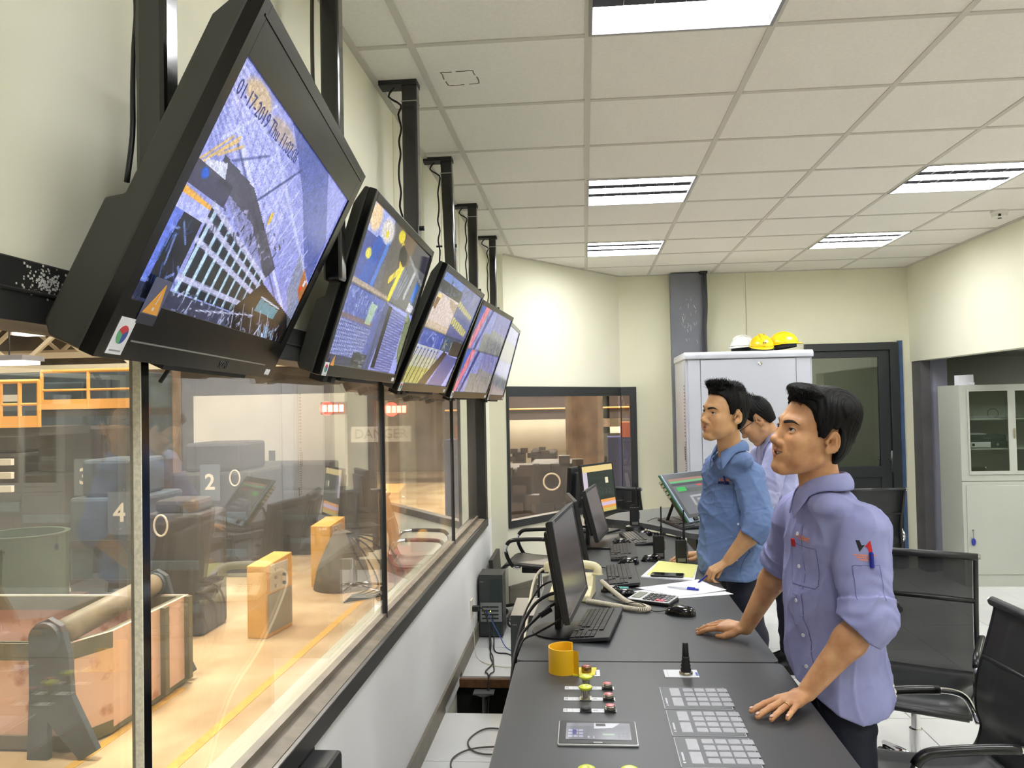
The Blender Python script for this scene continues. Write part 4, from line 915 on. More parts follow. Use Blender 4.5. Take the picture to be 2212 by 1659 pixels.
cable('black cable crossing the white floor to the tower under the desk', [(-.66,5.72,.16),(-.64,5.6,.04),(-.61,5.4,.006),(-.52,5.35,.006),(-.44,5.2,.006),(-.38,4.9,.006),(-.34,4.75,.02)], .004)
cable('blue network cable between the two computer towers', [(-.70,5.728,.19),(-.66,5.68,.13),(-.60,5.6,.05),(-.55,5.5,.006),(-.47,5.35,.006),(-.40,5.1,.006),(-.35,4.8,.02)], .0032, BLUEC)
cable('thin pale cable looping over the floor tiles near the skirting', [(-.755,5.45,.21),(-.745,5.4,.1),(-.72,5.3,.006),(-.64,5.15,.006),(-.52,5.08,.006),(-.42,5.12,.006),(-.36,5.2,.006)], .0025, CABLEW)
cable('brown cable loop on the floor tile nearest the camera', [(-.30,4.02,.006),(-.40,4.10,.006),(-.52,4.12,.006),(-.585,3.98,.006),(-.55,3.86,.006),(-.46,3.82,.006),(-.30,3.86,.006)], .004, mat('grey_brown_cable',(88,84,74),.5))
cable('second brown cable loop nearer the bottom edge', [(-.30,3.89,.009),(-.45,3.90,.009),(-.57,3.86,.009),(-.63,3.76,.006),(-.60,3.62,.006),(-.5,3.5,.006)], .004, mat('grey_brown_cable',(88,84,74),.5))
for k in range(5):
    r0 = .05+.012*k; cx, cy = -.46+.02*math.sin(k*2), 6.05+.03*math.cos(k*3)
    cable('loop %s of the tangled black cable heap on the floor behind the desk' % ('one','two','three','four','five')[k], [(cx+r0*1.5*math.cos(a*.9+k), cy+r0*3*math.sin(a*.9+k), .01+.012*k+.006*math.sin(a*2)) for a in range(8)], .0045, grp='tangled black cable heap')
for k, (lb, m, r0, pts) in enumerate((
 ('thick cream cable curving from behind the telephone over the desk edge', CABLEW, .006, [(-.14,3.78,.80),(-.20,3.84,.845),(-.245,3.80,.80),(-.262,3.62,.70),(-.268,3.4,.60),(-.27,3.1,.5),(-.27,2.9,.3)]),
 ('uppermost black cable hanging from the nearest monitor', CABLEB, .004, [(-.10,3.15,.93),(-.15,3.20,.92),(-.20,3.2,.88),(-.25,3.12,.79),(-.262,3.0,.68),(-.264,2.9,.5),(-.265,2.8,.3)]),
 ('thick black cable in the bundle leaving the nearest monitor', CABLEB, .0065, [(-.10,3.12,.90),(-.15,3.14,.885),(-.205,3.12,.85),(-.25,3.04,.78),(-.266,2.95,.66),(-.266,2.85,.45),(-.266,2.8,.25)]),
 ('black cable with a plug leaving the nearest monitor', CABLEB, .0055, [(-.08,3.10,.87),(-.13,3.10,.86),(-.19,3.06,.82),(-.245,2.98,.772),(-.268,2.88,.68),(-.268,2.82,.5),(-.268,2.78,.3)]),
 ('lowest black cable drooping over the desk edge', CABLEB, .004, [(-.06,3.12,.84),(-.12,3.08,.80),(-.19,3.02,.775),(-.24,2.96,.758),(-.272,2.88,.66),(-.272,2.8,.5),(-.27,2.76,.3)]))):
    cable(lb, pts, r0, m, grp='cables falling over the left edge of the desk')
MB().tube([(-.14,3.09,.845),(-.18,3.07,.825)], .011, 10).build('cable_plug', BLACK, None); tag(bpy.data.objects['cable_plug'], 'black cable plug under the nearest monitor', 'plug')
for k, pts in enumerate(([(.0,4.4,.755),(.04,4.35,.755),(.09,4.32,.755)],[(.02,5.0,.755),(.08,4.93,.756),(.13,4.9,.756),(.16,4.98,.756),(.2,5.02,.756)],[(.05,5.05,.755),(.11,4.99,.756),(.17,5.0,.756),(.20,5.08,.756)],[(.05,4.0,.755),(.08,4.02,.755),(.11,4.02,.755)],[(.12,5.45,.75),(.2,5.5,.75),(.26,5.55,.75)],[(.4,5.6,.81),(.46,5.75,.81),(.52,5.72,.81)])):
    cable('thin black cable lying on the desks, %s' % ('by the second keyboard','left of the two behind the third keyboard','right of the two behind the third keyboard','near the telephone','by the radio charger','on the paler raised desk')[k], pts, .0022, grp='thin cables on the desk tops')
# black device with a round opening at the lower left, under the window sill
t = thing('wall_speaker', 'black device with a round opening under the window sill at the bottom edge', 'speaker', (-.73,2.17,.62))
MB().box(-.038,.055,-.06,.07,-.10,.055).build('device_body', BLACKM, t, bevel=.012)
MB().lathe([(.03,0),(.034,.004),(.034,.012),(.022,.014)], (.045,-.06,-.02), 24, Matrix.Rotation(PI/2,4,'X')).build('round_opening', GLOSSB, t)
MB().box(-.038,-.02,-.05,.06,.055,.075).build('bracket', BLACK, t)
# ================= CHAIRS =================
def mesh_fabric(name, al):
    m = bpy.data.materials.new(name); m.use_nodes = True; nt = m.node_tree; b = nt.nodes['Principled BSDF']
    b.inputs['Base Color'].default_value = (*lin((34,36,37)),1); b.inputs['Roughness'].default_value = .6; b.inputs['Alpha'].default_value = al; return m
MESHF = mesh_fabric('chair_mesh_fabric', .72); SLING = mat('chair_black_leatherette', (36,38,39), .42, bump=.1, bscale=200)
CP = mat('armrest_black', (20,20,21), .28)
def chair_profile(): # (y forward, z up) from the top of the back to the front of the seat
    return [(-.27,1.00),(-.275,.97),(-.24,.84),(-.205,.72),(-.20,.62),(-.215,.55),(-.18,.47),(-.10,.445),(.05,.45),(.18,.465),(.24,.455),(.265,.425)]
def make_chair(kind):
    t = thing('office_chair', 'x', 'office chair')
    P = spline([(0,a,b) for a,b in chair_profile()], 4); w = .23
    nb = next(i for i, p in enumerate(P) if p.z < .50)
    back = MESHF if kind == 'mesh' else SLING
    def strip(q, name, m, ww, thick):
        mb = MB(); vs = []
        for p in q:
            for s in (-1,-.5,0,.5,1): vs.append((s*ww, p.y-(0 if abs(s)==1 else .012*(1-s*s)), p.z-(.008*(1-s*s) if p.z < .5 else 0)))
        fs = [(i*5+k,i*5+k+1,(i+1)*5+k+1,(i+1)*5+k) for i in range(len(q)-1) for k in range(4)]
        mb.add(vs, fs); return mb.build(name, m, t, smooth=True, solid=thick, offset=0)
    strip(P[1:nb+1], 'backrest', back, w-.012, .004 if kind == 'mesh' else .010)
    strip(P[nb:], 'seat', SLING, w, .018)
    for s in (-1,1): MB().tube([Vector((s*w,p.y-.004,p.z)) for p in P], .011, 8).build('side_rail', BLACK, t, smooth=True)
    MB().tube([(-w-.012,-.272,.995),(w+.012,-.272,.995)], .017, 12).build('top_roll', SLING, t, smooth=True)
    for s in (-1,1): MB().tube([(s*(w+.012),-.272,.995),(s*(w+.02),-.272,.995)], .014, 12).build('end_cap', CHROME, t)
    MB().tube([(-w,-.232,.80),(0,-.243,.80),(w,-.232,.80)], .012, 8).build('cross_bar', BLACK, t, smooth=True)
    MB().tube([(-w,.262,.43),(w,.262,.43)], .014, 10).build('seat_edge_roll', SLING, t, smooth=True)
    for s in (-1,1):
        x = s*(w+.028)
        loop = spline([(s*w,-.205,.56),(x,-.20,.60),(x,-.16,.655),(x,-.06,.672),(x,.10,.668),(x,.19,.655),(x,.225,.60),(x,.215,.53),(x,.17,.455),(s*w,.12,.44)], 5)
        a = MB().tube(loop, .0115, 10).build('armrest', CHROME, t, smooth=True)
        MB().tube(loop[14:29], .0165, 10).build('arm_pad', CP, a, smooth=True)
        MB().tube(loop[32:41], .0150, 10).build('arm_pad', CP, a, smooth=True)
    MB().box(-.12,.12,-.09,.13,.375,.425).box(-.19,.19,-.02,.03,.40,.43).build('tilt_mechanism', BLACK, t, bevel=.008)
    MB().tube([(.10,.05,.40),(.26,.05,.395)], .006, 8).box(.24,.30,.035,.065,.385,.402).build('lever', BLACK, t)
    MB().tube([(0,-.12,.39),(0,-.18,.385)], .022, 12).build('tension_knob', BLACK, t)
    MB().lathe([(.028,.11),(.028,.26),(.019,.26),(.019,.38)], seg=16).build('gas_column', CHROME, t, auto=.6)
    for k in range(5):
        a = 2*PI*k/5+.3; d = Vector((math.cos(a), math.sin(a), 0))
        L = MB().tube([Vector((0,0,.115)), d*.12+Vector((0,0,.105)), d*.30+Vector((0,0,.075))], [.022,.018,.012], 8).build('base_leg', CHROME, t, smooth=True)
        cst = MB(); e = Vector((-d.y,d.x,0)); c = d*.30+Vector((0,0,.028))
        for s in (-1,1):
            Mx = frame_m(c+e*s*.014, d, e); cst.lathe([(.0,-.008),(.026,-.008),(.028,0),(.026,.008),(0,.008)], (0,0,0), 16, Mx)
        cst.bar(c, c+Vector((0,0,.045)), .012); cst.build('caster', BLACK, t)
    return t
def place(t, loc, rot, lb, g='black office chairs'):
    t.location = loc; t.rotation_euler = (0,0,rot); t['label'] = lb; t['group'] = g; t.scale = (.94,.94,.92)
cm = make_chair('mesh'); cs = make_chair('solid')
place(cm, (1.327,3.585,0), math.radians(152), 'see-through mesh office chair behind the nearest person, its back to the camera')
place(cs, (1.09,2.68,0), math.radians(92), 'black office chair in the lower right corner, facing the desk')
c = copy_tree(cs); place(c, (2.10,6.65,0), math.radians(6), 'black office chair before the dark door, behind the shoulder of the nearest person')
c = copy_tree(cs); place(c, (-.36,6.32,0), math.radians(84), 'black office chair between the desks and the corner window, left of the monitors')
c = copy_tree(cm); place(c, (.33,6.95,0), math.radians(-25), 'mesh office chair behind the fourth monitor, before the corner window')
c = copy_tree(cs); place(c, (3.46,6.25,0), math.radians(170), 'black office chair cut by the right edge of the picture, before the grey cabinet')
# ================= RACK, HELMETS =================
t = thing('server_rack', 'tall light grey equipment cabinet against the back wall, helmets on top', 'equipment cabinet', (1.353,7.4,0))
RK = mat('rack_light_grey', (192,195,204), .4); RKD = mat('rack_gap', (90,92,100), .6)
X0, X1, Yf, Yb, Zt = .84, 1.866, 7.0, 7.8, 2.005
def L_(x, y): return x-1.353, y-7.4
mb = MB().box(X0-1.353,X1-1.353,Yf-7.4+.02,Yb-7.4,.04,Zt-.055); mb.build('rack_body', RK, t)
mb = MB(); a = X0-1.353-.0; b = X1-1.353
mb.prism([(Yf-7.4-.012,Zt-.06),(Yb-7.4,Zt-.06),(Yb-7.4,Zt-.02),(Yb-7.4-.02,Zt),(Yf-7.4+.01,Zt),(Yf-7.4-.012,Zt-.022)], a-.01, b+.01, Matrix(((0,0,1,0),(1,0,0,0),(0,1,0,0),(0,0,0,1)))); mb.build('rack_top', RK, t, bevel=.008)
MB().box(a+.02,a+.12,Yf-7.4+.0,Yf-7.4+.02,.06,Zt-.065).box(b-.13,b-.02,Yf-7.4,Yf-7.4+.02,.06,Zt-.065).build('door_frame', RK, t, bevel=.002)
dr = MB().box(a+.124,b-.134,Yf-7.4-.004,Yf-7.4+.02,.06,Zt-.068).build('rack_door', RK, t, bevel=.003)
Mx = Matrix.Rotation(PI/2,4,'X')
MB().lathe([(.016,0),(.016,.004),(.011,.006),(.008,.004)], (1.447-1.353,Yf-7.4-.004,Zt-.105), 20, Mx).build('lock', CHROME, dr)
mb = MB()
for k in range(16): mb.box(a-.002,a+.001,Yf-7.4+.10,Yf-7.4+.14,1.72-k*.028,1.735-k*.028)
for k in range(40): mb.box(a-.002,a+.001,Yf-7.4+.10,Yf-7.4+.14,1.25-k*.02,1.26-k*.02)
mb.box(a-.004,a+.001,Yf-7.4+.15,Yf-7.4+.155,1.10,1.22); mb.build('side_vents', RKD, t)
MB().box(a-.001,a+.0005,Yf-7.4+.055,Yf-7.4+.058,.06,Zt-.07).build('side_seam', RKD, t)
def helmet(lb, loc, rz, rx, col, mark=True, band=True, strap=False):
    t = thing('hard_hat', lb, 'hard hat', loc, rz, 'hard hats on top of the cabinet')
    Mr = Matrix.Rotation(rx,4,'X'); sh = mat('helmet_'+('yellow' if col[2] < 100 else 'white'), col, .25, coat=.4)
    def fn(u, v):
        a = 2*PI*u; p = v*PI/2; r = math.cos(p)
        return Mr @ Vector((.098*math.cos(a)*r, .122*math.sin(a)*r, .045+.098*math.sin(p)+.006*math.exp(-(math.cos(a)*r/.12)**2)*math.cos(p*.5)))
    MB().grid(fn, 40, 12).build('shell', sh, t, smooth=True, solid=.003)
    def br(u, v):
        a = 2*PI*u; f = max(0, -math.sin(a)); e = .006+.032*f**3
        return Mr @ Vector(((.098+e*v*.7)*math.cos(a), (.122+e*v)*math.sin(a), .047-.012*v*(.4+f)))
    MB().grid(br, 48, 3).build('brim', sh, t, smooth=True, solid=.003)
    for s in (-1,0,1): MB().tube([Mr @ Vector((s*.018, .115*math.cos(q), .045+.099*math.sin(q)+.0035)) for q in [0.5+k*.2 for k in range(11)]], .0045, 6).build('ridge', sh, t, smooth=True)
    if band:
        MB().grid(lambda u,v: Mr @ Vector((.085*math.cos(2*PI*u), .105*math.sin(2*PI*u), .008+.04*v)), 32, 2).build('headband', BLACKM, t, smooth=True, solid=.004)
    if mark:
        mb = MB(); Mt = Mr @ frame_m((0,-.1215,.082), (1,0,0), (0,-1,.42)); 
        mb.prism([(-.013,-.009),(-.008,-.009),(-.008,.009),(-.013,.009)],0,.0015,Mt).prism([(.008,-.009),(.013,-.009),(.013,.009),(.008,.009)],0,.0015,Mt,1).prism([(-.008,-.002),(.008,-.002),(.008,.003),(-.008,.003)],0,.0012,Mt)
        mb.build('emblem', [mat('emblem_black',(30,28,26),.5), mat('emblem_red',(170,60,20),.5)], t)
    if strap:
        MB().tube(spline([(-.03,-.10,.03),(-.02,-.135,-.005),(.0,-.15,-.035),(.03,-.15,-.045),(.055,-.14,-.03),(.07,-.12,.0),(.085,-.10,.03)],5), .0045, 6).build('chin_strap', BLACK, t, smooth=True)
helmet('yellow hard hat with an emblem, left one of the two yellow hats', (1.493,7.16,Zt+.0), math.radians(0), math.radians(8), (252,212,20), strap=True)
helmet('yellow hard hat tilted on its black headband, right one of the two', (1.70,7.24,Zt+.018), math.radians(70), math.radians(-7), (252,212,20), mark=False)
helmet('white hard hat at the left end of the row', (1.385,7.40,Zt+.012), math.radians(-60), 0, (226,226,222), mark=False)
helmet('white hard hat almost hidden between the two yellow ones', (1.60,7.60,Zt+.012), math.radians(20), 0, (226,226,222), mark=False)
t = thing('cable_bundle', 'bundle of dark cables running down the right side of the grey column', 'cable bundle', (1.12,7.975,2.0))
for k in range(6):
    MB().tube(spline([(.01+k*.008,-.005+.006*(k%3),.82),(.018+k*.007,-.008,.5),(.0+k*.009+.012*math.sin(k),-.006,.2),(.012+k*.006,-.008,-.1),(-.01+k*.009,-.006,-.4),(.01+k*.007,-.006,-.8)],6), .006, 6).build('cable', mat('cable_dark_grey',(58,60,64),.5), t, smooth=True)
MB().box(-.01,.06,-.03,.02,.80,.822).build('ceiling_gap', BLACK, t)
# ================= GREY CABINET IN THE ALCOVE =================
GC = mat('filing_grey_green', (196,198,186), .5, var=.04, scale=3)
cx, yf = 3.15, 7.34
t = thing('filing_cabinet', 'grey-green steel cabinet with sliding glass doors in the dim alcove', 'cabinet', (cx,yf,0))
Wc, Dc, Hc, zm = .98, .42, 1.69, .875
MB().box(0,Wc,0,Dc,0,.03).box(0,Wc,0,Dc,Hc-.02,Hc).box(0,.02,0,Dc,0,Hc).box(Wc-.02,Wc,0,Dc,0,Hc).box(0,Wc,Dc-.01,Dc,0,Hc).box(0,Wc,0,Dc,zm-.01,zm+.01).build('cabinet_body', GC, t, bevel=.002)
MB().box(0,.06,-.012,0,zm+.005,Hc).box(Wc-.06,Wc,-.012,0,zm+.005,Hc).box(0,Wc,-.012,0,Hc-.05,Hc).box(0,Wc,-.012,0,zm+.005,zm+.085).build('upper_frame', GC, t, bevel=.002)
MB().box(0,.03,-.012,0,0,zm).box(0,Wc,-.012,0,zm-.03,zm).box(0,Wc,-.012,0,0,.10).build('lower_frame', GC, t, bevel=.002)
for a, b, nm in ((.03,.50,0),(.50,.95,1)):
    d = MB().box(a,b,-.018,-.008,.10,zm-.03).build('lower_door', GC, t, bevel=.004)
for a, b in ((.06,.42),(.43,.94)):
    d = MB().box(a+.0,a+.014,-.02,-.008,zm+.06,Hc-.04).box(b-.035 if a < .2 else b-.02,b+.02,-.02,-.008,zm+.06,Hc-.04).box(a,b,-.02,-.008,Hc-.055,Hc-.04).box(a,b,-.02,-.008,zm+.06,zm+.09).build('glass_door', GC, t)
    MB().box(a+.014,b-.03,-.014,-.011,zm+.09,Hc-.055).build('glass_pane', glass_mat('cabinet_glass',(.75,.78,.74),.05,1.2), d)
MB().box(.425,.44,-.03,-.02,1.24,1.32).build('door_lock', mat('brass_dull',(190,184,150),.35,metal=.6), t)
kz = MB().lathe([(.008,0),(.008,.006)], (.07,-.018,.47), 14, Mx).box(.067,.073,-.03,-.024,.40,.47).build('key', CHROME, t)
MB().ball((.07,-.03,.375), (.018,.008,.032), 14, 8).build('key_fob', mat('fob_blue',(46,62,160),.35), kz, smooth=True)
for z in (1.15,1.40): MB().box(.02,Wc-.02,.01,Dc-.02,z-.008,z+.004).build('shelf', GC, t)
GRN = mat('binder_green', (30,66,46), .4)
b = thing('ring_binder', 'dark green ring binder with a white spine label, lying on the middle shelf', 'binder', (cx+.10,yf+.03,1.154), group='binders in the cabinet'); MB().box(0,.30,0,.26,0,.058).build('cover', GRN, b, bevel=.002); MB().box(.0,.16,-.001,0,.006,.052).build('spine_label', WHITEP, b); MB().lathe([(.009,0),(.012,.002)], (.215,-.001,.03), 16, Mx).build('finger_ring', CHROME, b)
mb = MB(); mb.box(.01,.03,-.002,-.001,.018,.04); mb.build('label_print', BLACK, b)
b = thing('ring_binder', 'dark green ring binder lying on top of the labelled one', 'binder', (cx+.09,yf+.035,1.213), group='binders in the cabinet'); MB().box(0,.30,0,.26,0,.055).build('cover', GRN, b, bevel=.002); MB().tube([Vector((.11+k*.008, -.002, .025+.008*math.sin(k*1.9))) for k in range(9)], .002, 5).build('handwriting', mat('print_grey',(130,132,140),.6), b)
def stackp(lb, loc, w, d, n):
    t = thing('paper_pile', lb, 'papers', loc, group='loose papers in the cabinet')
    for k in range(n): MB().box(-w/2+random.uniform(-.02,.02),w/2+random.uniform(-.02,.02),random.uniform(-.01,.01),d,k*.006,k*.006+.003,Matrix.Rotation(random.uniform(-.06,.06),4,'Z')).build('sheet', WHITEP, t)
stackp('fan of white papers on the top cabinet shelf', (cx+.23,yf+.04,1.404), .28, .2, 4)
stackp('few papers lying on the two stacked binders', (cx+.16,yf+.04,1.268), .16, .2, 2)
stackp('papers and a black folder on the cabinet floor', (cx+.18,yf+.04,.886), .20, .2, 3)
b = thing('paper_pad', 'small light pad standing on the top cabinet shelf', 'pad', (cx+.10,yf+.05,1.404)); MB().box(-.03,.035,0,.05,0,.07).build('pad_sheets', mat('pad_grey',(170,170,160),.7), b)
b = thing('cable_ring', 'ring of thin cable standing on the top cabinet shelf', 'cable', (cx+.30,yf+.06,1.444)); MB().tube([Vector((.045*math.cos(a*PI/10),.004*math.sin(a),.040*math.sin(a*PI/10))) for a in range(20)], .002, 5, closed=True).build('ring', mat('cable_dark_grey',(58,60,64),.5), b)
b = thing('crumpled_paper_box', 'white open paper packet standing on top of the grey cabinet', 'box', (cx+.08,yf+.05,Hc)); MB().add([(-.055,0,0),(.07,0,0),(.065,.08,0),(-.055,.08,0),(-.058,0,.085),(.066,0,.088),(.062,.08,.09),(-.055,.08,.085)], [(0,1,5,4),(1,2,6,5),(2,3,7,6),(3,0,4,7),(3,2,1,0)]).add([(.02,-.002,.02),(.075,-.004,.02),(.06,-.02,-.012)], [(0,1,2)]).build('packet', WHITEP, b, solid=.001)
# pot with lid on the desk end (cream) behind the darker shirt
t = thing('cream_pot', 'cream lidded container standing behind the chest of the person in the darker shirt', 'container', (.90,6.1,.80)); MB().lathe([(.04,0),(.045,.01),(.045,.12),(.04,.125)], seg=24).build('container_body', mat('pot_cream',(232,222,190),.5), t, auto=.6); MB().lathe([(.048,.125),(.048,.145),(.03,.15),(0,.15)], seg=24).build('lid', mat('lid_white',(236,236,230),.4), t, auto=.6)
# ================= PEOPLE: distance-field bodies meshed by surface nets =================
A_ = lambda *v: np.array(v, dtype=np.float64)
def smin(a, b, k):
    if k <= 0: return np.minimum(a, b)
    h = np.clip(.5+.5*(b-a)/k, 0, 1); return b*(1-h)+a*h-k*h*(1-h)
def smax(a, b, k): return -smin(-a, -b, k)
def ell(P, c, r, R=None):
    q = P-c
    if R is not None: q = q @ R
    r = np.array(r); k0 = np.sqrt(((q/r)**2).sum(1)); k1 = np.sqrt(((q/(r*r))**2).sum(1))+1e-9
    return k0*(k0-1)/k1
def rc(P, a, b, r1, r2):
    a = np.array(a, float); b = np.array(b, float); ba = b-a; t = np.clip(((P-a) @ ba)/(ba @ ba), 0, 1)
    return np.sqrt(((P-a-t[:,None]*ba)**2).sum(1))-(r1+(r2-r1)*t)
def chain(P, pts, rs, k=.008):
    d = None
    for i in range(len(pts)-1):
        e = rc(P, pts[i], pts[i+1], rs[i], rs[i+1]); d = e if d is None else smin(d, e, k)
    return d
def rotm(yaw=0, pitch=0, roll=0): return np.array(Matrix.Rotation(yaw,3,'Z') @ Matrix.Rotation(pitch,3,'X') @ Matrix.Rotation(roll,3,'Y'))
def surf(fn, lo, hi, h, B=6):
    lo = np.array(lo, float); hi = np.array(hi, float); nb = np.ceil((hi-lo)/(h*B)).astype(int)+1
    g = np.stack(np.meshgrid(*[np.arange(n) for n in nb], indexing='ij'), -1).reshape(-1,3)
    d = fn(lo+(g+.5)*h*B); g = g[np.abs(d) < h*B*1.25]
    o = np.stack(np.meshgrid(*[np.arange(B+1)]*3, indexing='ij'), -1).reshape(-1,3)
    out = []
    for s in range(0, len(g), 1500):
        gg = g[s:s+1500]; P = lo+((gg[:,None]*B+o[None])*h).reshape(-1,3); out.append(fn(P).reshape(-1,B+1,B+1,B+1))
    D = np.concatenate(out); neg = D < 0; S = np.zeros((len(g),B,B,B), int)
    cs = [(a,b,c) for a in (0,1) for b in (0,1) for c in (0,1)]
    sl = lambda A, c: A[:, c[0]:B+c[0], c[1]:B+c[1], c[2]:B+c[2]]
    for c in cs: S += sl(neg, c)
    act = (S > 0) & (S < 8); ib = np.nonzero(act); gc = g[ib[0]]*B+np.stack(ib[1:], -1)
    acc = np.zeros((len(gc),3)); cnt = np.zeros(len(gc))
    for c in cs:
        for ax in range(3):
            if c[ax]: continue
            c2 = list(c); c2[ax] = 1
            da = sl(D, c)[ib]; db = sl(D, tuple(c2))[ib]; m = (da < 0) != (db < 0); t = np.where(m, da/np.where(m, da-db, 1), 0)
            p = np.tile(np.array(c, float), (len(gc),1)); p[:,ax] += t; acc += p*m[:,None]; cnt += m
    V = lo+(gc+acc/cnt[:,None])*h
    NN = (nb*B+4).astype(np.int64); key = lambda q: ((q[:,0].astype(np.int64)+1)*NN[1]+q[:,1]+1)*NN[2]+q[:,2]+1
    kk = key(gc); od = np.argsort(kk); kk = kk[od]; V = V[od]; F = []
    for ax in range(3):
        a = [slice(None)]*4; b = [slice(None)]*4; a[ax+1] = slice(0,B); b[ax+1] = slice(1,B+1)
        na = neg[tuple(a)]; df = na != neg[tuple(b)]; ie = np.nonzero(df); ge = g[ie[0]]*B+np.stack(ie[1:], -1); sg = na[ie]
        _, u = np.unique(key(ge), return_index=True); ge = ge[u]; sg = sg[u]
        e1 = np.zeros(3, int); e2 = np.zeros(3, int); e1[(ax+1)%3] = 1; e2[(ax+2)%3] = 1
        q = [ge-e1-e2, ge-e2, ge, ge-e1]; idx = []; ok = np.ones(len(ge), bool)
        for c in q:
            k_ = key(c); p = np.searchsorted(kk, k_); p = np.clip(p, 0, len(kk)-1); ok &= kk[p] == k_; idx.append(p)
        f = np.stack(idx, -1); f[~sg] = f[~sg][:, ::-1]; F.append(f[ok])
    return V, np.concatenate(F)
def mesh_obj(name, V, F, mats, parent, mi=None):
    me = bpy.data.meshes.new(name); iv = np.array(wmat(parent).inverted()) if parent else np.eye(4)
    V2 = V @ iv[:3,:3].T+iv[:3,3]
    me.vertices.add(len(V2)); me.vertices.foreach_set('co', V2.ravel()); me.loops.add(F.size); me.loops.foreach_set('vertex_index', F.astype(np.int32).ravel())
    me.polygons.add(len(F)); me.polygons.foreach_set('loop_start', np.arange(0, F.size, 4, dtype=np.int32)); me.polygons.foreach_set('use_smooth', np.ones(len(F), bool))
    for m in mats: me.materials.append(m)
    if mi is not None: me.polygons.foreach_set('material_index', mi.astype(np.int32))
    me.update(calc_edges=True); o = bpy.data.objects.new(name, me); COL.objects.link(o); o.parent = parent; return o
def bvh_of(V, F): return BVHTree.FromPolygons([tuple(v) for v in V], [tuple(f) for f in F])
def projected(mb, bvh, O, X, Y, D, off, name, m, parent, scale=1.0):
    O = Vector(O); X = Vector(X).normalized(); Y = Vector(Y).normalized(); D = Vector(D).normalized(); vs = []; last = None
    for p in mb.v:
        o_ = O+X*p[0]+Y*p[1]; h = bvh.ray_cast(o_-D*.15, D, .4)
        if h[0] is None: q = (last+X*0) if last is not None else o_
        else: q = h[0]-D*(off+p[2])
        last = q; vs.append(q)
    mb.v = vs; return mb.build(name, m, parent, world=True)
def patch(pts, n=14, z=0.0, w=None):     # filled quad patch from 4 corners, in plane coords
    mb = MB(); a, b, c, d = [Vector((*p,z)) for p in pts]
    return mb.grid(lambda u, v: tuple((a*(1-u)+b*u)*(1-v)+(d*(1-u)+c*u)*v), n, n)
def seam(pts, r=.0012, z=.0012, n=14):
    mb = MB(); out = []
    for i in range(len(pts)-1):
        for k in range(n): t = k/n; out.append((pts[i][0]*(1-t)+pts[i+1][0]*t, pts[i][1]*(1-t)+pts[i+1][1]*t))
    out.append(pts[-1]); vs = []
    for i, p in enumerate(out):
        q = out[min(i+1,len(out)-1)]; o_ = out[max(i-1,0)]; dx, dy = q[0]-o_[0], q[1]-o_[1]; L = math.hypot(dx,dy)+1e-9
        vs += [(p[0]-dy/L*r, p[1]+dx/L*r, z), (p[0]+dy/L*r, p[1]-dx/L*r, z)]
    return mb.add(vs, [(2*i,2*i+1,2*i+3,2*i+2) for i in range(len(out)-1)])
SKIN = {}
def skin(i, c, c2):
    return mat('skin_%d' % i, c, .48, rgb2=c2, scale=26, detail=6, lo=.25, hi=.75, bump=.12, bscale=420, sss=.12)
LIPS = mat('lips', (172,108,88), .5); LIPI = mat('mouth_inside', (70,30,28), .6); TEETH = mat('teeth', (226,218,200), .3)
HAIR = mat('black_hair', (9,8,8), .5, bump=.45, bscale=90, stretch=(3,3,1.0), spec=.15); BROW = mat('eyebrow_hair', (30,22,19), .8)
NAIL = mat('fingernail', (222,172,148), .3)
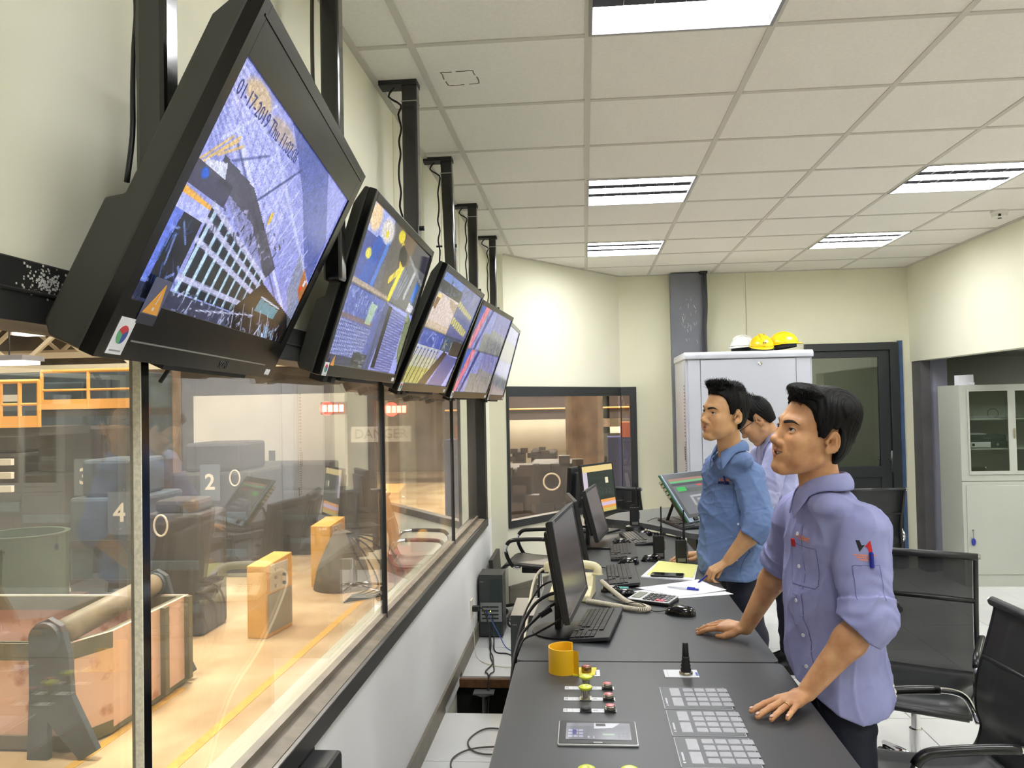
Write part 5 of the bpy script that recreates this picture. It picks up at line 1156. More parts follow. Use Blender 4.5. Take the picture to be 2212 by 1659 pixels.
def head_sdf(P, a=None):
    x = np.abs(P[:,0]); Q = P.copy(); Q[:,0] = x; a = a or {}
    d = ell(P, A_(0,-.014,.030), (.077,.096,.090))
    d = smin(d, ell(P, A_(0,.030,-.030), (.060,.058,.085)), .03)
    d = smin(d, rc(Q, (.046,-.004,-.066), (.013,.066,-.108), .020, .018), .03)          # jaw line
    d = smin(d, ell(P, A_(0,.068,-.106), (.022,.018,.017)), .016)                      # chin
    d = smin(d, ell(Q, A_(.042,.056,-.032), (.025,.024,.024)), .025)                   # cheek bones
    d = smin(d, ell(Q, A_(.040,.052,-.066), (.022,.024,.028)), .02)
    d = smin(d, rc(Q, (.010,.083,.020), (.044,.066,.020), .011, .010), .016)           # brow
    d = smax(d, -ell(Q, A_(.033,.101,-.003), (.020,.019,.013)), .016)                  # eye sockets
    d = smin(d, rc(P, (0,.079,.012), (0,.100,-.033), .0082, .0105), .014)              # nose bridge
    d = smin(d, ell(P, A_(0,.104,-.037), (.0130,.0115,.0105)), .008)
    d = smin(d, ell(Q, A_(.0135,.094,-.043), (.0085,.0105,.0085)), .006)               # alae
    d = smax(d, -ell(Q, A_(.0065,.104,-.0525), (.0042,.006,.004)), .003)               # nostrils
    lid = ell(Q, A_(.032,.070,-.002), (.0155,.0150,.0150))
    d = smin(d, lid, .004)
    d = smax(d, -ell(Q, A_(.0325,.0865,-.0022+a.get('eye',0)), (.0165,.0145,.0058), rotm(0,0,-.10)), .0012)
    # mouth: muzzle, lips, slit
    sm = a.get('smile', 0.0)
    d = smin(d, ell(P, A_(0,.074,-.072), (.030,.019,.020)), .014)
    zc = -.0695+sm*(x/.024)**2*.006
    wq = P.copy(); wq[:,2] -= sm*(x/.024)**2*.006; wq[:,0] = x
    d = smin(d, rc(wq, (0,.0900,-.0655), (.025,.0790,-.0705), .0050, .0026), .004)
    d = smin(d, rc(wq, (0,.0885,-.0785-.001*a.get('open',0)), (.023,.0785,-.0725), .0060, .0028), .004)
    op = a.get('open', 0)
    if op: d = smax(d, -ell(wq, A_(0,.088,-.0715), (.0245,.018,.0008+.0034*op)), .0018)
    else: d = smax(d, -ell(wq, A_(0,.0965,-.0720), (.0250,.0095,.0016)), .0014)
    d = smin(d, rc(Q, (.020,.086,-.048), (.033,.074,-.068), .0035, .0030), .010)       # naso-labial cheek fold
    # ears
    ER = rotm(.35,-.12,.12)
    e = ell(Q, A_(.0830,-.019,-.010), (.0075,.0175,.0305), ER)
    e = smin(e, ell(Q, A_(.0790,-.011,-.034), (.0055,.0095,.011)), .006)
    e = smax(e, -ell(Q, A_(.0925,-.0200,-.006), (.0095,.0130,.0245), ER), .0015)
    e = smax(e, -ell(Q, A_(.0895,-.0125,-.012), (.0150,.0095,.0130)), .002)
    e = smin(e, rc(Q, (.0870,-.020,.004), (.0850,-.026,-.018), .0022, .0022), .003)
    e = smin(e, ell(Q, A_(.0790,-.001,-.013), (.005,.0045,.007)), .003)
    return smin(d, e, .005)
def hand_prims(W, u, n, side, fl, bends, spread=.14, thumb=None, s=1.0):
    """W wrist, u pointing direction, n back-of-hand normal, side: +1 when the little finger lies along n x u"""
    W = A_(*W); u = A_(*u); u /= np.linalg.norm(u); n = A_(*n); n -= u*(n @ u); n /= np.linalg.norm(n); v = np.cross(n, u)*side
    L = [(.042,.025,.021),(.047,.029,.022),(.043,.027,.022),(.034,.020,.019)]; off = [-.030,-.009,.012,.031]; fw = [.086,.090,.085,.077]; R0 = [.0095,.0098,.0092,.0082]
    out = []; nails = []
    for i in range(4):
        m = W+(u*fw[i]+v*off[i])*s; dv = u*math.cos(spread*(i-1.3))+v*math.sin(spread*(i-1.3)); b = bends[i] if isinstance(bends[0], (tuple,list)) else bends; p = [m]; a = 0
        for j in range(3):
            a += b[j]; dd_ = dv*math.cos(a)-n*math.sin(a); p.append(p[-1]+dd_*L[i][j]*s)
        out.append((p, [R0[i]*s, R0[i]*.92*s, R0[i]*.84*s, R0[i]*.72*s]))
        up = dv*math.sin(a)+n*math.cos(a); nails.append((p[-1]-dd_*.004*s+up*R0[i]*.60*s, dd_, up, R0[i]*.62*s))
    t = thumb or ((.030,-.034,-.010),(.062,-.048,-.016),(.086,-.046,-.018))
    tp = [W+(u*.012-v*.022)*s]+[W+(u*a_+v*b_+n*c_)*s for a_, b_, c_ in t]
    out.append((tp, [.014*s,.0125*s,.0110*s,.0090*s]))
    palm = [(W+(u*.01)*s, W+(u*.080+v*-.027)*s, .021*s, .0135*s),(W+(u*.01)*s, W+(u*.082-v*.008)*s, .020*s, .0135*s),(W+(u*.01)*s, W+(u*.080+v*.010)*s, .020*s, .013*s),(W+(u*.01+v*.006)*s, W+(u*.070+v*.028)*s, .019*s, .0125*s)]
    return out, palm, nails, (W, u, n, v)
def hand_sdf(P, hp):
    out, palm, nails, fr = hp; d = None
    for a, b, r1, r2 in palm:
        e = rc(P, a, b, r1, r2); d = e if d is None else smin(d, e, .008)
    q = (P-fr[0]) @ np.stack([fr[1], fr[3], fr[2]], 1)      # flatten the palm
    d = smax(d, np.abs(q[:,2])-.0155, .010)
    for pts, rs in out: d = smin(d, chain(P, pts, rs, .003), .005)
    return d
def folds(P, seed, amp=1.0):
    r = np.random.default_rng(seed); s = np.zeros(len(P))
    for f, a in ((8,.0040),(16,.0036),(30,.0020),(55,.0008)):
        k = r.normal(size=3); k /= np.linalg.norm(k); k2 = r.normal(size=(2,3))
        w = np.sin(P @ k2[0]*f*.6+r.uniform(0,6))*1.6+np.sin(P @ k2[1]*f*.8+r.uniform(0,6))
        t = np.sin(P @ (k*f)+w+r.uniform(0,6)); s += a*(1-np.abs(t))**2
    return -s*amp
def person(cfg):
    Hc = A_(*cfg['head']); R = rotm(*[math.radians(a) for a in cfg['rot']]); sc = cfg.get('scale', 1.05)
    t = thing('person', cfg['label'], 'person', (cfg['base'][0], cfg['base'][1], 0))
    loc = lambda P: (P-Hc) @ R/sc
    wl = lambda p: Vector(Hc+R @ (np.array(p, float)*sc))
    N = A_(*cfg['neck']); Fd = A_(*cfg['fwd']); Fd /= np.linalg.norm(Fd); Up = A_(*cfg.get('up', (0,0,1))); Up -= Fd*(Up @ Fd); Up /= np.linalg.norm(Up); Lf = np.cross(Up, Fd)   # subject's left
    arms = cfg['arms']; hands = [hand_prims(**h_) for h_ in cfg['hands']]
    nk = np.array(wl((0,-.022,-.045)))
    BODY = cfg['sk']
    def flesh(P):
        d = np.full(len(P), 9.0); q = loc(P); m = (q**2).sum(1) < .19**2
        if m.any(): d[m] = head_sdf(q[m], cfg.get('face'))*sc
        d = smin(d, rc(P, nk, N-Up*.02, .049*sc, .054), .018)
        d = smin(d, rc(P, np.array(wl((0,.000,-.070))), N+Fd*.03-Up*.03, .024, .032), .02)
        d = smin(d, ell(P, N-Up*.085-Fd*.03, (.055,.055,.05)), .03)
        for (sh, el, wr) in arms:
            sh, el, wr = map(lambda v: A_(*v), (sh, el, wr)); mid = el+(wr-el)*.30
            d = smin(d, rc(P, N-Up*.08, sh, .05, .045), .03)
            a = rc(P, sh, el, .045, .041); a = smin(a, rc(P, el, mid, .041, .043), .02); a = smin(a, rc(P, mid, wr, .043, .0265), .02)
            d = smin(d, a, .02)
        for hp in hands:
            m = ((P-hp[3][0])**2).sum(1) < .24**2
            if m.any(): d[m] = smin(d[m], hand_sdf(P[m], hp), .010)
        return d
    lo = A_(*cfg['lo']); hi = A_(*cfg['hi'])
    V, F = surf(flesh, lo, hi, cfg['h']); c = loc(V[F].mean(1)); ax = np.abs(c[:,0]); sm = cfg.get('face', {}).get('smile', 0)
    cz = c[:,2]-sm*(ax/.024)**2*.006; mi = np.zeros(len(F), int)
    cw_ = np.stack([ax, c[:,1], cz], 1); ld = np.minimum(rc(cw_, (0,.0900,-.0655), (.025,.0790,-.0705), .0048, .0022), rc(cw_, (0,.0885,-.0785), (.023,.0785,-.0725), .0058, .0024)); mi[ld < .0019] = 1
    body = mesh_obj('body', V, F, [BODY, LIPS], t, mi)
    hb = bvh_of(V, F)
    Rm = Matrix(((*R[0],0),(*R[1],0),(*R[2],0),(0,0,0,1))); HM = Matrix.Translation(Vector(Hc)) @ Rm @ Matrix.Scale(sc,4)
    g = cfg.get('gaze', (0,.97,.2))
    for s in (-1,1):
        if cfg.get('noeyes'): break
        e = MB().ball(wl((s*.032,.0695,-.002)), .0135*sc, 24, 16); o = e.build('eye', mat('eye_white',(206,196,186),.25), t, world=True, smooth=True)
        gd = Vector(R @ np.array(g)).normalized(); cI = wl((s*.032,.0695,-.002))+gd*.0130*sc
        MB().lathe([(.0068*sc,-.0030),(.0064*sc,-.0006),(.0040*sc,.0008),(0,.0013)], seg=24, M=frame_m(cI, (0,0,1), gd)).build('iris', mat('iris_brown',(30,18,12),.15,coat=.6), o, world=True, smooth=True)
    # brows
    Xr, Yr, Zr = Vector(R[:,0]), Vector(R[:,1]), Vector(R[:,2])
    for s in (-1,1):
        if cfg.get('noeyes'): break
        pts = [(s*.011,.0175),(s*.024,.0235),(s*.039,.0245),(s*.054,.0165)]; lo_ = [(s*.012,.0105),(s*.025,.0150),(s*.039,.0180),(s*.054,.0150)]
        mb = MB(); n = 18
        def bw(u, v, pts=pts, lo_=lo_):
            a = spline([(*p,0) for p in pts],6); b = spline([(*p,0) for p in lo_],6); k = min(int(u*(len(a)-1)+.001), len(a)-1); q = a[k].lerp(b[k], v); return (q.x*sc, q.y*sc, .0012*(1-abs(2*v-1))*(1-u*.4))
        mb.grid(bw, n, 4); projected(mb, hb, wl((0,.09,0)), Xr, Zr, -Yr, .0004, 'eyebrow', BROW, t)
        mb = MB().tube([wl((s*(.0325+.0160*math.cos(q)), .0838-.007*abs(math.cos(q))**2, -.0020+.0056*math.sin(q)+.0015*math.cos(q))) for q in [PI*k/14 for k in range(15)]], .0009, 5); mb.build('eyelid_line', BROW, t, world=True, smooth=True)
    if cfg.get('face', {}).get('open'):
        MB().grid(lambda u,v: wl(((u-.5)*.036, .0855-.010*(2*u-1)**2, -.0680-.0052*v+.005*(2*u-1)**2)), 12, 2).build('teeth', TEETH, t, world=True, smooth=True)
        MB().grid(lambda u,v: wl(((u-.5)*.050, .0810-.012*(2*u-1)**2, -.0650-.014*v+.005*(2*u-1)**2)), 12, 2).build('mouth_cavity', LIPI, t, world=True, smooth=True)
    # hair
    ht = cfg['hair']; ys, zs = zip(*ht['line'])
    def hair(P):
        q = loc(P); x = np.abs(q[:,0]); d = ell(q, A_(0,-.014,.030), (.077+ht['side'],.096+ht['backt'],.090+ht['top']))
        for c_, r_ in ht.get('blobs', []): d = smin(d, ell(q, A_(*c_), r_), .02)
        d = smin(d, ell(q, A_(0,-.055,-.035), (.058,.044,.048)), .03)
        tz = np.interp(q[:,1], ys, zs)+ht.get('peak', .0)*np.maximum(0, .03-x)*0
        d = smax(d, (tz-q[:,2])*.75, .006)
        d = smax(d, -(head_in(q)+.004), .0)
        d = d-.0016*np.sin(q[:,0]*420+9*np.sin(q[:,1]*40)+7*np.sin(q[:,2]*35))*np.clip((q[:,2]+.03)*20, .25, 1)
        return d*sc
    head_in = lambda q: ell(q, A_(0,-.014,.030), (.073,.092,.086))
    hl = Hc-.17*sc; hh = Hc+.17*sc
    V2, F2 = surf(hair, hl, hh, max(.0026, cfg['h']))
    ho = mesh_obj('hair', V2, F2, [HAIR], t); r = random.Random(ht.get('seed', 1)); hv = bvh_of(V2, F2)
    mb = MB()
    for (x0,x1,y0,y1,z0,z1,n,L,dx,dy,dz,jit) in ht['tufts']:
        for _ in range(n):
            p = Vector((r.uniform(x0,x1), r.uniform(y0,y1), r.uniform(z0,z1)))
            dr = (p-Vector((0,-.014,.03))).normalized(); h_ = hv.ray_cast(wl(Vector((0,-.014,.03))+dr*.25), (wl(Vector((0,-.014,.03)))-wl(Vector((0,-.014,.03))+dr)).normalized(), .3)
            if h_[0] is None: continue
            b = h_[0]; dd_ = Vector(R @ np.array([dx+r.gauss(0,jit), dy+r.gauss(0,jit), dz+r.gauss(0,jit)])).normalized(); nn_ = Vector(R @ np.array(dr))
            l = L*r.uniform(.5,1.15); b = b-nn_*.003
            mb.tube([b, b+dd_*l*.5+nn_*l*ht.get('lift',.16), b+dd_*l+nn_*l*.08*r.uniform(-1,1)], [.0009,.0007,.0002], 3, cap=False)
    tag(mb.build('hair_strands', HAIR, ho, world=True, smooth=True), kind='stuff')
    # nails
    for k, hp in enumerate(hands):
        if cfg['h'] > .0032: break
        for (p, dv, up, rr) in hp[2]:
            MB().ball(Vector(p), (1,1,1), 12, 8, Matrix.Identity(4)).build('fingernail', NAIL, t, world=True, smooth=True) if False else None
            M = frame_m(Vector(p)+Vector(up)*rr*.50, Vector(dv), Vector(up)); MB().ball((0,0,0), (.0062,rr*.85,.0022), 12, 8, None).v
            nb_ = MB(); nb_.ball((0,0,0), (.0062,rr*.85,.0024), 12, 8); nb_.v = [M @ Vector(q) for q in nb_.v]; nb_.build('fingernail', NAIL, t, world=True, smooth=True)
    # shirt
    sh = cfg['shirt']; T = sh['torso']; FAB = cfg['fabric']
    def torso_only(P):
        d = None
        for c_, r_ in T:
            q = (P-A_(*c_)); q = np.stack([q @ Fd, q @ Lf, q @ Up], 1); e = ell(q, A_(0,0,0), r_); d = e if d is None else smin(d, e, .05)
        return d
    def shirt(P):
        d = torso_only(P)
        d = smin(d, ell((P-(N-Up*.055)) @ np.stack([Fd,Lf,Up],1), A_(-.01,0,0), (.066,.120,.042)), .05)
        f = folds(P, sh['seed'], sh.get('amp', 1.0))
        for i, (s_, e_, w_) in enumerate(arms):
            s_, e_, w_ = A_(*s_), A_(*e_), A_(*w_); R1, R2 = sh.get('sleeve', (.070,.060))
            a = rc(P, s_, e_, R1, R2); ax_ = (e_-s_)/np.linalg.norm(e_-s_); Ln = np.linalg.norm(e_-s_); cut = sh.get('cut', [.0,.0])[i]
            a2 = rc(P, e_, e_+(w_-e_)*.25, R2, R2*.92); a = smin(a, a2, .02)
            d = smin(d, rc(P, N-Up*.07, s_, .055, R1*.92), .03)
            fd = (w_-e_)/np.linalg.norm(w_-e_); lim = (P-e_) @ fd-cut
            near = ((P-e_)**2).sum(1) < .14**2
            # horizontal crumple rings on the sleeve
            ring = .0022*np.sin(((P-s_) @ ax_)*150+3*np.sin(P @ A_(40,23,11)))*(np.clip(((P-s_) @ ax_)/Ln, 0, 1)**2)
            a = a+ring
            a = smax(a, np.where(near, lim, -1), .003)
            # rolled cuff band
            cy = smin(rc(P, e_-ax_*.07, e_, R2*1.06, R2*1.06), rc(P, e_, e_+fd*cut, R2*1.06, R2*1.02), .01)+ring*.6-.0035
            cy = smax(smax(cy, (P-e_) @ fd-cut-.004, .002), -((P-e_) @ ax_+.050), .002)
            d = smin(d, a, .010); d = smin(d, np.where(near, cy, 9), .0)
        d = d+f
        # neck opening and V at the throat
        d = smax(d, -rc(P, N-Up*.03-Fd*.0, N+Up*.2+Fd*.01, .054, .066), .008)
        d = smax(d, -rc(P, N-Up*cfg.get('vee',.055)+Fd*.13, N+Up*.03+Fd*.085, .003, .036), .006)
        hz = sh['hem'](P); return smax(d, hz-P[:,2], .004)
    V3, F3 = surf(shirt, A_(*cfg['slo']), A_(*cfg['shi']), cfg['hs'])
    so = mesh_obj('shirt', V3, F3, [FAB], t); sb = bvh_of(V3, F3)
    # collar
    cw = cfg.get('collar', 1.0)
    def col(u, v):
        th = math.radians(22+316*u); ct, st = math.cos(th), math.sin(th); fr = max(0, ct)**2.2
        rx, ry = .070*cw, .069*cw
        base = N+Up*(-.004-.052*fr)+Fd*(ct*rx+.012*fr)+Lf*(st*ry)
        if v < .34: h_ = v/.34; p = base+Up*.040*h_*(1-.1*fr)+(Fd*ct+Lf*st)*(-.006*h_)
        else:
            h_ = (v-.34)/.66; dp = .048+.040*fr; p = base+Up*(.040*(1-.1*fr)-dp*h_)+(Fd*ct+Lf*st)*(-.003+.015*h_+.007*math.sin(h_*PI)); p = p+Lf*(np.sign(st)*.026*fr*h_)
        return tuple(p)
    cm_ = MB().grid(col, 64, 12); cv = np.array(cm_.v)
    for _ in range(4):
        d0 = shirt(cv); gr = np.stack([shirt(cv+np.eye(3)[k]*.002)-d0 for k in range(3)], 1)/.002; gr /= np.linalg.norm(gr, axis=1)[:,None]+1e-6
        rows = (np.arange(len(cv))//65) >= 5; m = rows & (d0 < .005); cv[m] += gr[m]*(.005-d0[m])[:,None]
    cm_.v = [tuple(q) for q in cv]
    cm_.build('collar', FAB, so, world=True, smooth=True, solid=.0028, offset=0)
    # placket and buttons
    for (O_, X_, Y_, D_, items) in cfg['details'](N, Fd, Lf, Up):
        for kind, arg in items:
            if kind == 'patch': projected(patch(arg[0], 16), sb, O_, X_, Y_, D_, arg[1], arg[2], arg[3], so)
            elif kind == 'seam': projected(seam(arg, .0009, .0010), sb, O_, X_, Y_, D_, .0008, 'seam', mat('seam_'+FAB.name, arg_c(FAB), .8), so)
            elif kind == 'text':
                mb = MB(); text_mb(mb, arg[0], arg[1], Matrix.Translation((*arg[2],0)) @ Matrix.Rotation(arg[4],4,'Z'), .0003, bold=True); projected(mb, sb, O_, X_, Y_, D_, .0014, 'embroidery', arg[3], so)
            elif kind == 'poly':
                mb = MB(); mb.prism(arg[0], 0, .0004); projected(mb, sb, O_, X_, Y_, D_, .0016, arg[2], arg[1], so)
            elif kind == 'button':
                for (bx, by) in arg:
                    h_ = sb.ray_cast(Vector(O_)+Vector(X_)*bx+Vector(Y_)*by-Vector(D_)*.15, Vector(D_), .4)
                    if h_[0] is not None: MB().lathe([(.0058,0),(.0058,.002),(.004,.0026),(.0035,.0018),(0,.0018)], seg=16, M=frame_m(h_[0]+h_[1]*.0012, (0,0,1), h_[1])).build('button', mat('button_white',(226,226,236),.3), so, world=True)
    # trousers and shoes
    tr = cfg['legs']
    def trous(P):
        d = ell(P, A_(*tr['pelvis']), tr['pr'])
        for hp_, kn, an in tr['legs']:
            d = smin(d, rc(P, hp_, kn, .080, .064), .03); d = smin(d, rc(P, kn, an, .066, .056), .03)
        return smax(d+folds(P, 77, 1.3), .035-P[:,2], .004)
    V4, F4 = surf(trous, A_(*tr['lo']), A_(*tr['hi']), .007)
    mesh_obj('trousers', V4, F4, [mat('navy_trousers',(24,28,46),.75,var=.15,scale=40,bump=.15,bscale=600)], t)
    for hp_, kn, an in tr['legs']:
        f2 = Vector((Fd[0],Fd[1],0)).normalized(); M = frame_m((an[0],an[1],0), f2, (0,0,1))
        mb = MB(); mb.grid(lambda u, v: M @ Vector((.045+.135*math.cos(2*PI*u)*math.cos(v*PI/2)**.5, .048*math.sin(2*PI*u)*math.cos(v*PI/2)**.5, .075*math.sin(v*PI/2)*(1-.5*max(0,math.cos(2*PI*u))))), 24, 8)
        mb.build('shoe', BLACK, t, world=True, smooth=True)
    return t, so, sb
def arg_c(fab):
    c = {'shirt_lilac':(104,108,160),'shirt_blue':(74,98,148),'shirt_pale':(140,144,190)}; return c[fab.name]
def fabric(name, c, c2):
    return mat(name, c, .8, rgb2=c2, scale=18, lo=.2, hi=.8, bump=.25, bscale=900, spec=.25)
LIL = fabric('shirt_lilac', (164,168,214), (148,152,203)); BLU = fabric('shirt_blue', (120,144,190), (104,128,176)); PAL = fabric('shirt_pale', (188,192,230), (176,180,222))
ORG = mat('embroidery_orange', (238,150,120), .7)
# --- person 1 ---
def det1(N, Fd, Lf, Up):
    out = []
    D = -Fd; X = -Lf*-1.0   # X runs to the subject's left
    O = N+Fd*.14
    z = lambda h: h-float(N[2])
    out.append((O, Lf, Up, D, [('patch', ([(-.017,z(1.235)),(.017,z(1.235)),(.017,z(.76)),(-.017,z(.76))], .0012, 'placket', LIL)), ('button', [(0,z(q)) for q in (1.205,1.11,1.01,.91,.82)]),
        ('seam', [(.017,z(1.23)),(.017,z(.76))])]))
    Dp = (-Fd*.62+Lf*-.78); Dp /= np.linalg.norm(Dp); Xp = np.cross(Up, -Dp); O2 = A_(.625,2.50,1.125)
    out.append((O2, Xp, Up, Dp, [('patch', ([(-.055,.050),(.050,.045),(.050,-.068),(-.055,-.068)], .0016, 'pocket', LIL)), ('seam', [(-.055,.050),(-.055,-.060),(-.045,-.070),(.040,-.070),(.050,-.060),(.050,.045),(-.055,.050)]),
        ('text', ('HGSMC', .019, (.000,.070), ORG, -.12))]))
    Da = A_(-.15,1,0); Da /= np.linalg.norm(Da); Xa = np.cross(A_(0,0,1), -Da)*1.0
    O3 = A_(.755,2.30,1.198)
    s = .00014; bx, by = 1780, 700
    pl = lambda pts: [((x-bx)*s, (by-y)*s) for x, y in pts]
    out.append((O3, Xa, A_(0,0,1), Da, [('poly', (pl([(1655,600),(1715,600),(1738,692),(1790,682),(1690,815)]), mat('thread_black',(22,22,30),.7), 'emblem')), ('poly', (pl([(1890,595),(1902,815),(1830,815),(1826,735),(1785,712)]), mat('thread_red',(206,36,36),.7), 'emblem')),
        ]+[('poly', ([(x_,y_),(x_+.0032,y_),(x_+.0032,y_+.0042),(x_,y_+.0042)], ORG, 'embroidery')) for y_, a_, b_ in ((-.0265,-.026,.022),(-.0325,-.021,.014),(-.0385,-.016,.004)) for x_ in np.arange(a_, b_, .0043)]+[
        ('seam', [(-.032,-.055),(-.026,-.052),(.032,-.050),(.034,-.14)]), ('seam', [(-.032,-.055),(-.034,-.14)])]))
    return out
up = (0,0,1)
cfg1 = dict(label='man in a lilac-blue shirt leaning both hands on the near desk, nearest the camera', base=(.80,2.62), head=(.647,2.46,1.503), rot=(107.4,11.5,-7.6), neck=(.688,2.505,1.350), fwd=(-.975,.20,0), sk=skin(1,(216,166,120),(188,132,90)),
    arms=[((.768,2.432,1.222),(.756,2.365,.995),(.598,2.375,.800)), ((.700,2.80,1.225),(.672,2.96,1.045),(.553,3.035,.795))],
    hands=[dict(W=(.590,2.378,.786), u=(-.77,-.63,-.04), n=(0,0,1), side=1, fl=1, bends=(.10,.10,.10), spread=.16), dict(W=(.548,3.04,.790), u=(-.80,.56,-.02), n=(-.0,-.25,1), side=-1, fl=1, bends=(.20,.22,.15), spread=.10, thumb=((.030,-.030,-.012),(.062,-.040,-.022),(.090,-.036,-.027)))],
    lo=(.36,2.18,.73), hi=(.96,3.26,1.66), h=.0026, face=dict(smile=1.0, open=.9, eye=.0005), gaze=(-.05,.93,.32),
    hair=dict(side=.013, backt=.012, top=.013, line=[(-.13,-.085),(-.055,-.080),(-.040,-.02),(-.028,.030),(-.004,.022),(.006,-.005),(.022,-.004),(.034,.028),(.048,.060),(.058,.074),(.08,.078),(.12,.080)],
        blobs=[((-.012,.055,.108),(.060,.042,.020)),((.0,-.06,.07),(.078,.062,.062)),((-.05,-.03,.06),(.036,.050,.045))], tufts=[(-.05,.05,.05,.10,.09,.12,260,.022,-.5,.10,-.35,.15),(-.07,.07,-.05,.06,.04,.12,700,.018,-.1,-.55,-.55,.08),(-.05,.05,-.12,-.09,-.03,.03,300,.014,0,-.05,-1,.08)], seed=3, lift=.10),
    fabric=LIL, shirt=dict(seed=11, amp=1.9, sleeve=(.074,.064), cut=[.035,.030], torso=[((.725,2.625,1.19),(.112,.190,.15)),((.728,2.64,1.02),(.130,.185,.20)),((.742,2.64,.84),(.138,.180,.20)),((.765,2.62,.70),(.138,.178,.14))],
        hem=lambda P: .675+.10*np.clip((P[:,1]-2.45)/.35,0,1)+.06*np.clip((.76-P[:,0])/.15,0,1)),
    slo=(.50,2.24,.60), shi=(1.02,3.04,1.42), hs=.0040, details=det1,
    legs=dict(pelvis=(.745,2.63,.78), pr=(.088,.130,.11), legs=[((.75,2.56,.72),(.76,2.53,.45),(.80,2.51,.08)),((.75,2.69,.72),(.75,2.74,.45),(.79,2.77,.08))], lo=(.60,2.35,0), hi=(1.0,2.95,1.0)))
p1, shirt1, sb1 = person(cfg1)
# ring, pens in the pockets, white cloth in the back pocket
fp = hand_prims(**cfg1['hands'][0])[0][2][0]; a = Vector(fp[0]).lerp(Vector(fp[1]), .42); dv = (Vector(fp[1])-Vector(fp[0])).normalized()
MB().tube([a+Vector(q) for q in [frame_m((0,0,0),(0,0,1),dv) @ Vector((.0102*math.cos(k*PI/12), .0102*math.sin(k*PI/12), 0)) for k in range(24)]], .0014, 6, closed=True).build('finger_ring', mat('gold_ring',(220,190,140),.2,metal=1), p1, world=True, smooth=True)
def pen(parent, a, b, r, m, clip=None, nm='pocket_pen'):
    o = MB().tube([a, b, Vector(b)+(Vector(b)-Vector(a)).normalized()*.004], [r, r, r*.6], 12).build(nm, m, parent, world=True, smooth=False)
    if clip: MB().bar(clip[0], clip[1], .003, .0015).build('clip', m, o, world=True)
MRED = mat('pen_red', (196,30,34), .3); MBLU = mat('pen_navy', (22,34,140), .25)
def onshirt(sb, O, D, off=.004):
    h = sb.ray_cast(Vector(O)-Vector(D)*.2, Vector(D), .5); return (h[0]-Vector(D).normalized()*off) if h[0] is not None else Vector(O)
Dp = Vector((.93,.37,0)).normalized()
a = onshirt(sb1, (.62,2.545,1.165), Dp, .002); b = onshirt(sb1, (.62,2.545,1.184), Dp, .006); pen(p1, a, b, .0052, MRED, (b+Vector((-.006,-.006,.004)), onshirt(sb1, (.62,2.550,1.165), Dp, .006)))
Da = Vector((-.15,1,0)).normalized()
a = onshirt(sb1, (.766,2.30,1.142), Da, .003); b = onshirt(sb1, (.766,2.30,1.180), Da, .006); pen(p1, a, b, .0062, MBLU)
t = MB().ball((.872,2.60,.745), (.028,.05,.012), 16, 10).ball((.882,2.60,.728), (.024,.046,.010), 14, 8).ball((.880,2.61,.712), (.030,.05,.009), 14, 8).build('cloth_in_pocket', mat('cloth_white',(226,222,206),.9,bump=.8,bscale=90), p1, world=True, smooth=True)
# --- person 2 ---
def det2(N, Fd, Lf, Up):
    z = lambda h: h-float(N[2]); out = []
    out.append((N+Fd*.14, Lf, Up, -Fd, [('patch', ([(-.017,z(1.24)),(.017,z(1.24)),(.017,z(.78)),(-.017,z(.78))], .0012, 'placket', BLU)), ('button', [(0,z(q)) for q in (1.21,1.11,1.01,.92,.84)]), ('seam', [(.017,z(1.23)),(.017,z(.78))])]))
    Dp = (-Fd*.80+Lf*-.60); Dp /= np.linalg.norm(Dp); Xp = np.cross(Up, -Dp); O2 = A_(.635,4.06,1.15)
    out.append((O2, Xp, Up, Dp, [('patch', ([(-.050,.045),(.050,.045),(.050,-.065),(-.050,-.065)], .0016, 'pocket', BLU)), ('seam', [(-.050,.045),(-.050,-.055),(-.040,-.065),(.040,-.065),(.050,-.055),(.050,.045),(-.050,.045)]), ('text', ('HGSMC', .020, (.010,.066), ORG, 0)),
        ('poly', ([(-.034,.045),(.030,.045),(.028,.060),(-.030,.058)], mat('notebook_navy',(24,30,80),.5), 'notebook_in_pocket'))]))
    return out
